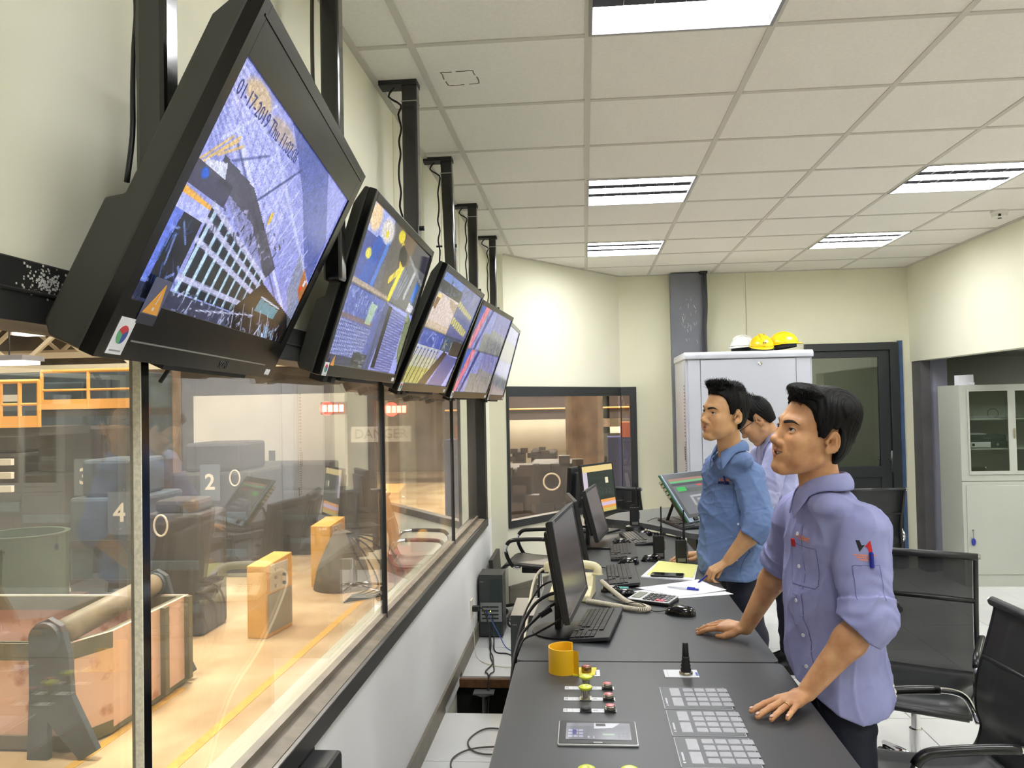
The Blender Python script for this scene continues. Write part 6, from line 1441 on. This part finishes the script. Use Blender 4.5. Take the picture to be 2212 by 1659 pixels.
cfg2 = dict(label='man in a darker blue shirt standing at the desk, looking up at the televisions', base=(.78,4.15), head=(.646,3.96,1.545), rot=(117.6,3.0,-7.4), neck=(.690,4.05,1.372), fwd=(-.90,-.42,0), sk=skin(2,(212,166,118),(196,148,102)),
    arms=[((.770,4.055,1.235),(.792,3.975,1.015),(.660,4.01,.852)), ((.70,4.35,1.27),(.72,4.52,1.03),(.625,4.52,.80))],
    hands=[dict(W=(.652,4.012,.842), u=(-.84,.02,-.52), n=(-.40,-.12,.80), side=1, fl=1, bends=[(.55,.95,.5),(.60,.95,.5),(.65,1.0,.5),(.7,1.0,.6)], spread=.06, thumb=((.030,-.026,-.016),(.058,-.026,-.034),(.078,-.014,-.044))), dict(W=(.61,4.515,.790), u=(-.96,-.10,-.04), n=(0,0,1), side=-1, fl=1, bends=(.15,.3,.2), spread=.12)],
    lo=(.42,3.80,.73), hi=(.94,4.66,1.72), h=.0032, face=dict(smile=.1, eye=0), gaze=(-.05,.95,.28),
    hair=dict(side=.010, backt=.010, top=.016, line=[(-.13,-.07),(-.055,-.072),(-.040,-.02),(-.028,.030),(-.004,.022),(.006,-.002),(.018,.0),(.030,.038),(.040,.064),(.056,.080),(.08,.080),(.12,.082)],
        blobs=[((0,.055,.112),(.050,.034,.020)),((0,-.03,.115),(.055,.05,.022))], tufts=[(-.05,.05,.0,.09,.10,.12,800,.026,-.05,.45,.85,.28),(-.06,.06,-.10,.0,.06,.12,600,.014,0,-.35,.7,.4),(-.05,.05,-.12,-.08,-.03,.06,300,.012,0,-.5,-.6,.3)], seed=9),
    fabric=BLU, shirt=dict(seed=23, amp=2.1, sleeve=(.074,.064), cut=[.045,.03], torso=[((.722,4.23,1.20),(.112,.185,.15)),((.712,4.24,1.03),(.135,.18,.20)),((.710,4.24,.86),(.150,.178,.18)),((.722,4.22,.76),(.155,.174,.13))], hem=lambda P: .735+.05*np.clip((P[:,0]-.75)/.1,0,1)-.02*np.clip((P[:,0]-.75)/.1,0,1)),
    slo=(.48,3.82,.68), shi=(.98,4.60,1.46), hs=.0048, details=det2,
    legs=dict(pelvis=(.745,4.22,.82), pr=(.100,.145,.12), legs=[((.745,4.16,.74),(.78,4.14,.45),(.82,4.13,.08)),((.745,4.28,.74),(.77,4.32,.45),(.80,4.32,.08))], lo=(.60,3.95,0), hi=(1.0,4.5,1.0)))
p2, shirt2, sb2 = person(cfg2)
Dp = Vector((.96,.25,0)).normalized()
a = onshirt(sb2, (.585,4.08,1.195), Dp, .003); b = onshirt(sb2, (.585,4.08,1.232), Dp, .006); pen(p2, a, b, .004, MBLU)
t = thing('ballpoint_pen', 'dark blue pen held in the left hand of the man in the darker blue shirt', 'pen', (.555,4.02,.765))
MB().tube([(-.048,-.065,-.009),(-.04,-.055,-.006),(.025,.03,.018)], [.001,.004,.0045], 10).build('barrel', MBLU, t, smooth=True)
# --- person 3, bending behind ---
cfg3 = dict(label='man with glasses and a pale shirt bending down behind the other two', base=(1.16,5.15), head=(1.000,5.02,1.480), rot=(78,-36,0), neck=(1.105,5.04,1.375), fwd=(-.90,.15,-.40), up=(-.35,.0,.93), sk=skin(3,(214,166,122),(196,146,104)),
    arms=[((1.10,4.90,1.28),(1.02,4.90,1.03),(.90,5.05,.86)), ((1.10,5.28,1.28),(1.02,5.38,1.03),(.90,5.35,.86))],
    hands=[dict(W=(.90,5.05,.845), u=(-.95,.05,-.05), n=(0,0,1), side=1, fl=1, bends=(.1,.2,.1)), dict(W=(.90,5.35,.845), u=(-.95,.0,-.05), n=(0,0,1), side=-1, fl=1, bends=(.1,.2,.1))],
    lo=(.66,4.80,.78), hi=(1.24,5.46,1.66), h=.0042, noeyes=True, hair=dict(side=.010, backt=.010, top=.014, line=[(-.13,-.06),(-.055,-.062),(-.040,-.01),(-.028,.032),(-.004,.024),(.006,.0),(.018,.004),(.030,.038),(.040,.064),(.056,.078),(.12,.08)],
        blobs=[((0,.04,.112),(.05,.04,.02))], tufts=[(-.05,.05,-.06,.09,.08,.12,600,.030,0,-.2,.95,.35),(-.06,.06,-.10,.0,.04,.10,400,.015,0,-.6,.5,.35)], seed=4),
    fabric=PAL, shirt=dict(seed=31, amp=2.0, cut=[.03,.03], torso=[((1.150,5.09,1.25),(.118,.190,.15)),((1.16,5.10,1.05),(.135,.18,.20)),((1.16,5.11,.86),(.14,.175,.16))], hem=lambda P: .74+0*P[:,0]),
    slo=(.88,4.76,.66), shi=(1.40,5.50,1.46), hs=.006, details=lambda N, F, L, U: [],
    legs=dict(pelvis=(1.18,5.12,.80), pr=(.12,.165,.14), legs=[((1.18,5.03,.80),(1.20,5.03,.45),(1.22,5.03,.08)),((1.18,5.20,.80),(1.20,5.22,.45),(1.22,5.24,.08))], lo=(.98,4.9,0), hi=(1.40,5.45,1.0)))
p3, _, _ = person(cfg3)
R3 = rotm(*[math.radians(a) for a in cfg3['rot']]); w3 = lambda p: Vector(A_(*cfg3['head'])+R3 @ (np.array(p)*1.05))
mb = MB()
for s in (-1,1):
    mb.tube([w3((s*.080,-.02,.0)), w3((s*.078,.04,.002)), w3((s*.066,.098,.002))], .0016, 6)
    mb.tube([w3((s*.034+.028*math.cos(k*PI/10), .100, -.006+.018*math.sin(k*PI/10))) for k in range(20)], .0014, 6, closed=True)
mb.tube([w3((-.008,.102,.0)), w3((0,.106,.003)), w3((.008,.102,.0))], .0014, 6)
mb.build('glasses', BLACK, p3, world=True, smooth=True)
# ================= FACTORY HALL BEYOND THE WINDOWS =================
def at(px, py, Y):      # point of the hall seen along a line of sight at depth Y (used only to lay out the hall in world space)
    d = _f+(px-1106)/1800.0*_r-(py-829.5)/1800.0*_u; return Vector((0,0,1.6))+d*(Y/d.y)
ZF = -1.0
HF = mat('hall_floor_sandy', (222,200,160), .38, rgb2=(190,160,118), scale=1.3, detail=8, bump=.05, bscale=30)
struct('floor_hall', MB().box(-26,-.99,-6,34,ZF-.1,ZF).box(-.99,14,8.26,34,ZF-.1,ZF), HF)
HB = mat('hall_wall_brown', (150,136,114), .8, rgb2=(92,82,72), scale=.8)
HW = mat('hall_wall_pale', (214,210,196), .7, var=.12, scale=1.2)
struct('wall_hall_far', MB().box(-26,14,33,33.2,ZF,8).box(-26.2,-26,-6,33,ZF,8).box(13.8,14,9,33,ZF,8).box(-26,-1,-6.2,-6,ZF,8), HB)
struct('ceiling_hall', MB().box(-26,14,-6,33,8,8.2), mat('hall_roof', (150,128,100), .8, rgb2=(92,76,60), scale=2))
struct('trim_yellow_lines', MB().box(-3.10,-3.01,1,22,ZF,ZF+.004).box(-3.86,-3.78,5.8,7.6,ZF,ZF+.004), mat('floor_line_yellow', (236,186,84), .6, var=.2, scale=12))
# roof trusses
TR = mat('truss_cream', (240,226,196), .6)
for k, (Y, z0) in enumerate(((16.6,2.55),(19,3.0),(22,3.3))):
    t = thing('roof_truss', 'pale steel roof truss of the hall, %s, at the upper left' % ('nearest one','middle one','farthest one')[k], 'roof truss', (-12,Y,z0), group='roof trusses of the hall')
    MB().bar((-9,0,0),(6.5,0,0),.14).bar((-9,0,1.1),(6.5,0,1.1),.14).build('chord', TR, t)
    mb = MB()
    for q in range(12): mb.bar((-9+q*1.3,0,0 if q%2 else 1.1),(-7.7+q*1.3,0,1.1 if q%2 else 0),.08)
    mb.build('lattice', TR, t)
LB = emis('hall_lamp_glow', (1.0,.86,.6), 3.0, True)
for k, (px, py, Y) in enumerate(((20,785,11),(75,722,15),(118,700,12),(330,705,13))):
    p = at(px,py,Y); t = thing('hall_lamp', 'glowing lamp under the hall roof, %s from the left' % ('first','second','third','fourth')[k], 'lamp', p, group='hall roof lamps')
    MB().box(-.32,.32,-.2,.2,-.02,.03).build('diffuser', LB, t); MB().box(-.36,.36,-.24,.24,.03,.10).build('lamp_housing', STEELG, t); MB().tube([(0,0,.1),(0,0,.9)],.01,6).build('hanger', BLACK, t)
# the steel skip
sk = thing('steel_skip', 'open steel skip with pink panels and dark green frame, below the window', 'skip', (-5.1,7.1,ZF))
PK = mat('skip_pink', (232,196,178), .6, rgb2=(180,118,88), scale=5, lo=.28, hi=.42); FG = mat('skip_frame_olive', (112,108,82), .55, rgb2=(88,92,66), scale=4); BGm = mat('skip_blue_grey', (72,86,96), .5, var=.25, scale=5)
X0, X1, Y0, Y1, Zt_ = -6.6, -3.85, 6.15, 7.8, -.17
mb = MB().prism([(X0,Y0),(X1-.14,Y0),(X1,Y0+.35),(X1,Y1),(X0,Y1)], ZF+.06, ZF+.1)
def wallp(a, b, z0, z1, th=.03):
    mb.bar((a[0],a[1],(z0+z1)/2),(b[0],b[1],(z0+z1)/2), th, z1-z0) if False else None
    A = Vector((a[0],a[1],0)); B = Vector((b[0],b[1],0)); d = (B-A); L = d.length; M = frame_m(A, d, (0,0,1)); mb.box(0,L,0,th,z0,z1,M)
pts = [(X0,Y0),(X1-.14,Y0),(X1,Y0+.35),(X1,Y1),(X0,Y1)]
for i in range(5): wallp(pts[i], pts[(i+1)%5], ZF+.06, Zt_)
mb.build('skip_panels', PK, sk, world=True)
mb = MB()
for i in range(5): wallp((pts[i][0],pts[i][1]-.02), (pts[(i+1)%5][0],pts[(i+1)%5][1]-.02), Zt_-.13, Zt_, .07); wallp((pts[i][0],pts[i][1]-.015), (pts[(i+1)%5][0],pts[(i+1)%5][1]-.015), ZF+.02, ZF+.12, .05)
for y in (6.8,7.25,7.7): mb.box(X1-.01,X1+.05,y,y+.07,ZF+.05,Zt_)
mb.box(X1-.22,X1-.12,Y0-.03,Y0+.02,ZF+.05,Zt_); mb.build('skip_frame', FG, sk, world=True)
for (x, y, nm) in ((-4.02,6.05,1),(-4.16,7.9,0)):
    b = MB(); M = Matrix.Translation((x,y,ZF)) @ Matrix.Rotation(PI/2,4,'X')
    out = [(-.22,0),(-.05,0),(-.05,.28),(.0,.22),(.20,.0),(.34,.08),(.14,.48),(.12,.80),(.06,1.0),(-.04,1.06),(-.14,1.02),(-.20,.92),(-.20,.45)]
    b.prism(out, 0, .06, M); br = b.build('lifting_bracket', BGm, sk, world=True, bevel=.006)
    MB().lathe([(.075,-.02),(.115,-.02),(.115,.09),(.075,.09)], seg=24, M=Matrix.Translation((x-.05,y-.02,ZF+.92)) @ Matrix.Rotation(PI/2,4,'X')).build('lug_ring', BGm, br, world=True)
MB().tube([(-4.08,6.2,-.10),(-4.22,7.95,-.07)], .10, 16).build('cross_pipe', mat('pipe_tan',(150,138,112),.5,var=.25,scale=6), sk, world=True, smooth=True)
MB().box(-6.4,-4.2,6.4,8.0,ZF+.1,ZF+.35).build('scrap_load', mat('scrap_rust',(120,84,56),.9,var=.5,scale=7,bump=.8,bscale=12), sk, world=True)
# yellow control pedestals
YB = mat('pedestal_yellow', (240,186,84), .5, var=.15, scale=6); GPn = mat('pedestal_grey', (150,148,132), .5)
def pedestal(lb, c, w, d, h, rz):
    t = thing('control_pedestal', lb, 'control box', (c[0],c[1],ZF), rz, 'yellow control pedestals in the hall')
    q = Matrix(((0,0,1,0),(1,0,0,0),(0,1,0,0),(0,0,0,1)))
    MB().prism([(-d/2,0),(d/2,0),(d/2,h),(-d/2,h*.93)], -w/2, w/2, q).build('cabinet_body', YB, t, bevel=.008)
    MB().box(w/2,w/2+.012,-d*.44,d*.44,.05,h*.55).build('lower_panel', GPn, t)
    MB().box(w/2,w/2+.014,-d*.35,d*.30,h*.58,h*.92).build('control_plate', mat('plate_pale',(206,200,180),.5), t)
    for k in range(5): MB().lathe([(.02,0),(.02,.03)], (w/2+.014,-d*.2+(k%2)*d*.3,h*.64+(k//2)*h*.11), 10, Matrix.Rotation(PI/2,4,'Y')).build('switch', BLACK if k%2 else MET, t)
pedestal('nearest yellow control box standing on the hall floor between the two yellow lines', (-3.72,9.55), .24, .62, .88, math.radians(-8))
pedestal('farther yellow control box behind the nearest one, beside grey cables', (-3.85,12.2), .30, .60, .95, math.radians(-5))
pedestal('tall orange box farthest along the window, behind the chair reflection', (-3.1,13.2), .34, .50, 1.35, math.radians(0))
t = thing('cable_mound', 'grey heap of hanging cables beside the farther yellow control box', 'cables', (-3.55,11.9,ZF))
MB().lathe([(.42,0),(.36,.3),(.22,.62),(.12,.8),(0,.84)], seg=18).build('grey_cover', mat('cover_grey',(128,124,108),.8,var=.3,scale=8,bump=.8,bscale=10), t, smooth=True)
for k in range(5): MB().tube(spline([(.1,-.1,.8),(.3+.1*k,-.3,.5+.05*k),(.5+.12*k,-.4,.1),(.3,-.6-.1*k,.02)],6), .012, 6).build('cable', CABLEB, t, smooth=True)
t = thing('red_machine_base', 'low dusty red machine base by the orange box', 'machine', (-2.35,12.6,ZF)); MB().box(-.6,.4,-.4,.4,0,.42).box(-.3,.2,-.2,.2,.42,.6).build('base_block', mat('dusty_red',(186,96,72),.7,var=.3,scale=5), t, bevel=.01); MB().ball((-.1,-.2,.66),(.1,.1,.1),12,8).build('yellow_cap', YEL, t, smooth=True)
# roller stands with white rings and number plates
DM = mat('machine_dark', (58,54,50), .55, rgb2=(38,36,36), scale=3, bump=.2, bscale=12); DB = mat('machine_blue_grey', (66,84,96), .5, rgb2=(46,56,64), scale=2.5); RG = mat('ring_white', (226,222,206), .5); NP = mat('plate_blue_grey', (92,102,112), .5)
def stand(lb, px, py, Y, w, h, d, num=None, ring=None, m=DM):
    p = at(px, py, Y); t = thing('roll_stand', lb, 'machine', (p.x, Y, ZF), 0, 'roll stands of the hall')
    hh = p.z-ZF
    MB().box(-w/2,w/2,0,d,0,hh).box(-w*.35,w*.35,.05,d*.8,hh,hh+h).build('stand_body', m, t, bevel=.05)
    MB().box(-w*.45,w*.45,-.06,.02,hh*.55,hh*.62).box(-w*.45,w*.45,-.06,.02,hh*.2,hh*.27).build('stand_rib', DB if m is DM else DM, t)
    if ring:
        q = at(ring[0], ring[1], Y-.02); MB().tube([Vector((q.x-p.x+.08*math.cos(a*PI/12), -.07, q.z-ZF+.12*math.sin(a*PI/12))) for a in range(24)], .012, 6, closed=True).build('white_ring', RG, t)
    if num:
        q = at(num[1], num[2], Y-.02); M = frame_m((q.x-p.x, -.065, q.z-ZF), (1,0,0), (0,-1,0))
        pl = MB().box(-.16,.16,-.28,.28,0,.01,M).build('number_plate', NP, t); mb = MB(); text_mb(mb, num[0], .34, M @ Matrix.Translation((0,0,.012)), .001, bold=True); mb.build('number', RG, pl)
stand('blue-grey roll stand with the white number 4 on its plate', 225, 1075, 10.6, 1.0, .5, 1.2, num=('4',263,1108), ring=(132,1205), m=DB)
stand('dark roll stand with the white number 3, left of number 4', 150, 1020, 12.2, 1.6, .7, 1.2, num=('3',186,1030))
stand('roll stand with the white number 2, right of the thick mullion', 455, 1020, 12.6, 1.3, .45, 1.4, num=('2',457,1042), ring=(510,1032))
stand('low dark roll stand with a white ring, right of the thick mullion', 372, 1110, 9.3, .7, .15, .7, ring=(352,1134))
stand('wide dark roll stand in the middle distance behind the yellow boxes', 620, 1060, 14.5, 2.2, .5, .8)
stand('dark stand at the far left edge, below the orange railing', -6, 980, 12.3, .9, .3, .8)
# blue machine body at the left with pale stripes
t = thing('blue_machine', 'large blue-grey machine block under the orange railings, upper left', 'machine', (-9.9,15.2,ZF))
MB().box(-1.6,1.3,0,1.6,1.6,3.4).box(-.5,.4,-.1,.0,2.0,3.2).box(.5,.9,-.12,0,1.6,3.3).build('machine_body', DB, t, bevel=.03)
MB().box(-1.5,-.5,-.14,-.02,1.7,2.3).box(-1.5,1.2,-.02,1.4,0,1.6).build('dark_recess', DM, t)
MB().box(-1.2,-.85,-.13,-.11,2.85,2.98).build('pale_label', HW, t)
t = thing('striped_ladder', 'pale stepped ladder edge at the far left of the window', 'ladder', (*at(8,1010,10)[:2],ZF))
for k in range(3): MB().box(-.25,.12,-.03,.03,1.62+k*.17,1.70+k*.17).build('step', HW, t)
MB().box(-.27,-.22,-.03,.03,0,2.3).build('rail', HW, t)
# green drum
t = thing('green_drum', 'dark green open drum standing behind the skip, at the left edge', 'drum', (*at(55,1190,9.4)[:2],ZF))
MB().lathe([(.42,.4),(.46,.42),(.46,1.18),(.48,1.2),(.42,1.2),(.41,.6)], seg=32).build('drum_shell', mat('drum_green',(44,66,46),.6,var=.3,scale=5), t, auto=.6); MB().box(-.5,.5,-.45,.45,0,.4).build('drum_base', mat('drum_base_brown',(72,48,40),.8), t)
# orange railings and platform
ORR = mat('railing_orange', (226,164,82), .5)
def railing(lb, px0, px1, py0, py1, Y, n):
    a = at(px0,py0,Y); b = at(px1,py0,Y); lo_ = at(px0,py1,Y); t = thing('railing', lb, 'railing', (a.x,Y,lo_.z), group='orange railings of the hall platforms'); h = a.z-lo_.z; L = b.x-a.x
    MB().tube([(0,0,h),(L,0,h)],.03,8).tube([(0,0,h*.5),(L,0,h*.5)],.02,8).build('rail', ORR, t)
    MB().box(0,L,-.02,.02,0,.16).build('toe_board', ORR, t)
    for k in range(n+1): MB().tube([(L*k/n,0,0),(L*k/n,0,h)],.028,8).build('post', ORR, t)
    MB().box(0,L,0,1.2,-.12,0).build('platform', DM, t)
railing('orange railing of the platform at the left edge of the window', -40, 84, 826, 925, 11.0, 3)
railing('long orange railing higher up, ending at the thick mullion', 90, 292, 803, 885, 12.9, 2)
# pale partition with small dark openings
a = at(418,895,15.5); b = at(745,895,15.5); t = thing('pale_partition', 'large pale partition wall with small dark openings in the middle of the hall', 'partition', ((a.x+b.x)/2,15.5,ZF)); L = b.x-a.x
MB().box(-L/2,L/2,0,.15,0,a.z-ZF+.35).build('partition_panel', HW, t)
for (px, py) in ((526,985),(586,985)): q = at(px,py,15.45); MB().box(q.x-t.location.x-.06,q.x-t.location.x+.06,-.02,0,q.z-ZF-.1,q.z-ZF+.1).build('dark_opening', DM, t)
q = at(870,937,14.8); 
t = thing('danger_board', 'pale board with faint dark lettering low on the brown column', 'sign', (q.x-.35,14.8,q.z)); MB().box(-.6,.5,0,.03,-.14,.14).build('board', HW, t); mb = MB(); text_mb(mb, 'DANGER', .24, frame_m((-.05,-.004,0),(1,0,0),(0,-1,0)), .001); mb.build('board_lettering', mat('board_text',(140,128,110),.6), t)
# brown steel columns
CB = mat('column_brown', (124,104,86), .7, rgb2=(92,76,64), scale=3)
for k, (px, Y, w) in enumerate(((790,17,.5),(835,15,.4),(905,17,.6),(962,20,.7),(1262,20,.9),(1300,27,.5),(345,18,.6),(760,21,.4))):
    p = at(px, 900, Y); o = MB().box(p.x-w/2,p.x+w/2,Y,Y+.4,ZF,8).box(p.x-w*.7,p.x+w*.7,Y-.05,Y+.02,ZF,ZF+.3).build('hall_column', CB, None); o['kind'] = 'structure'
t = thing('overhead_crane', 'brown red overhead crane girder just under the televisions', 'crane', (-3,15.75,3.1)); MB().box(-3.0,3.5,0,.6,-.1,.7).build('girder', mat('crane_red_brown',(140,66,48),.6,var=.3,scale=2), t, bevel=.02); MB().box(-1.2,-.3,-.2,.8,-.7,-.1).box(1.2,1.9,-.2,.8,-.5,-.1).build('crane_trolley', mat('crane_dark_red',(96,44,36),.6), t, bevel=.05)
# red LED displays
for k, (px, py, Y, s) in enumerate(((720,882,12,1.0),(857,884,12,.9),(1038,880,12,.55))):
    p = at(px, py, Y); t = thing('led_display', 'red lit display hanging in the hall, %s' % ('leftmost of three','middle of three','rightmost of three, beside the window end')[k], 'LED display', p, group='red LED displays of the hall')
    MB().box(-.19*s,.19*s,0,.08,-.09,.09).build('display_case', DM, t)
    mb = MB(); M = frame_m((0,-.004,0),(1,0,0),(0,-1,0))
    for q in range(4): mb.prism([(-.16*s+q*.085*s,-.05),(-.10*s+q*.085*s,-.05),(-.10*s+q*.085*s,.05),(-.16*s+q*.085*s,.05)], 0, .003, M)
    mb.build('lit_digits', emis('led_red', (1.0,.10,.06), 14.0, True), t); l = bpy.data.lights.new('led_glow','POINT'); l.energy = 6; l.color = (1,.05,.03); l.shadow_soft_size = .1; o = bpy.data.objects.new('led_glow', l); COL.objects.link(o); o.location = p+Vector((0,-.25,0))
# view through the corner window
a = at(1090,905,29); b = at(1228,905,29); t = thing('pale_partition', 'pale wall panel seen through the corner window', 'partition', ((a.x+b.x)/2,29,ZF)); MB().box(-(b.x-a.x)/2,(b.x-a.x)/2,0,.2,0,a.z-ZF).build('partition_panel', HW, t)
a = at(1262,925,26); t = thing('pale_doorway', 'pale corrugated doorway with a dark opening, seen through the corner window', 'doorway', (a.x+.5,27,ZF)); MB().box(-.55,1.2,0,.2,0,a.z-ZF).build('door_panel', HW, t); MB().box(-.1,.9,-.05,0,.9,a.z-ZF-.2).build('dark_opening', DM, t)
BMc = mat('machine_black', (30,28,27), .6, rgb2=(60,50,42), scale=3, bump=.5, bscale=6)
def machine(lb, px, py, Y, w, seed, ring=False):
    p = at(px, py, Y); r_ = random.Random(seed); t = thing('black_machine', lb, 'machine', (p.x, Y, ZF), group='black machines seen through the corner window'); h = p.z-ZF
    MB().box(-w/2,w/2,0,1.2,0,h).build('machine_body', BMc, t, bevel=.06)
    mb = MB()
    for k in range(14): x = r_.uniform(-w*.62,w*.62); z = r_.uniform(.1,h*1.05); mb.box(x-.1,x+.1,-.12,.1,z-.07,z+.07)
    o = mb.build('fittings', BMc, t); tag(o, kind='stuff')
    if ring: MB().tube([Vector((.0+.15*math.cos(a*PI/12), -.16, h*.78+.15*math.sin(a*PI/12))) for a in range(24)], .018, 6, closed=True).build('white_ring', RG, t)
machine('black machine with a white ring, seen through the corner window', 1192, 1000, 15.5, .85, 2, True)
machine('black machine at the left edge of the corner window', 1112, 1012, 13.0, .5, 5)
for k, (px, py) in enumerate(((1118,975),(1158,972),(1190,975),(1285,975))): machine('small dark machine in the far row behind the corner window, %s from the left' % ('first','second','third','fourth')[k], px, py, 24-k*.0+(1.4 if k%2 else 0), .32, 10+k)
t = thing('overhead_walkway', 'dark walkway with bluish lights high behind the corner window', 'walkway', (-.6,27,2.0)); MB().box(-3,3.5,0,.5,-.9,.4).build('walkway_beam', mat('walkway_dark',(60,50,48),.7), t); 
for k in range(6): MB().box(-1.0+k*.42,-.85+k*.42,-.03,0,-.15,.03).build('lit_window', emis('bluish_light',(.55,.5,1.0),2.0,True), t)
MB().tube([(-3,-.05,.42),(3.5,-.05,.42)],.03,6).tube([(-3,-.05,-.55),(3.5,-.05,-.55)],.03,6).build('handrail', ORR, t)
t = thing('blue_orange_machine', 'blue and orange machine at the right end of the corner window', 'machine', (*at(1356,960,17)[:2],ZF)); MB().box(-.4,.4,0,.8,0,1.9).build('lower_body', mat('machine_blue',(62,74,120),.5), t); MB().box(-.12,.15,-.02,.6,1.9,2.2).build('upper_body', mat('machine_orange',(190,110,56),.5), t)
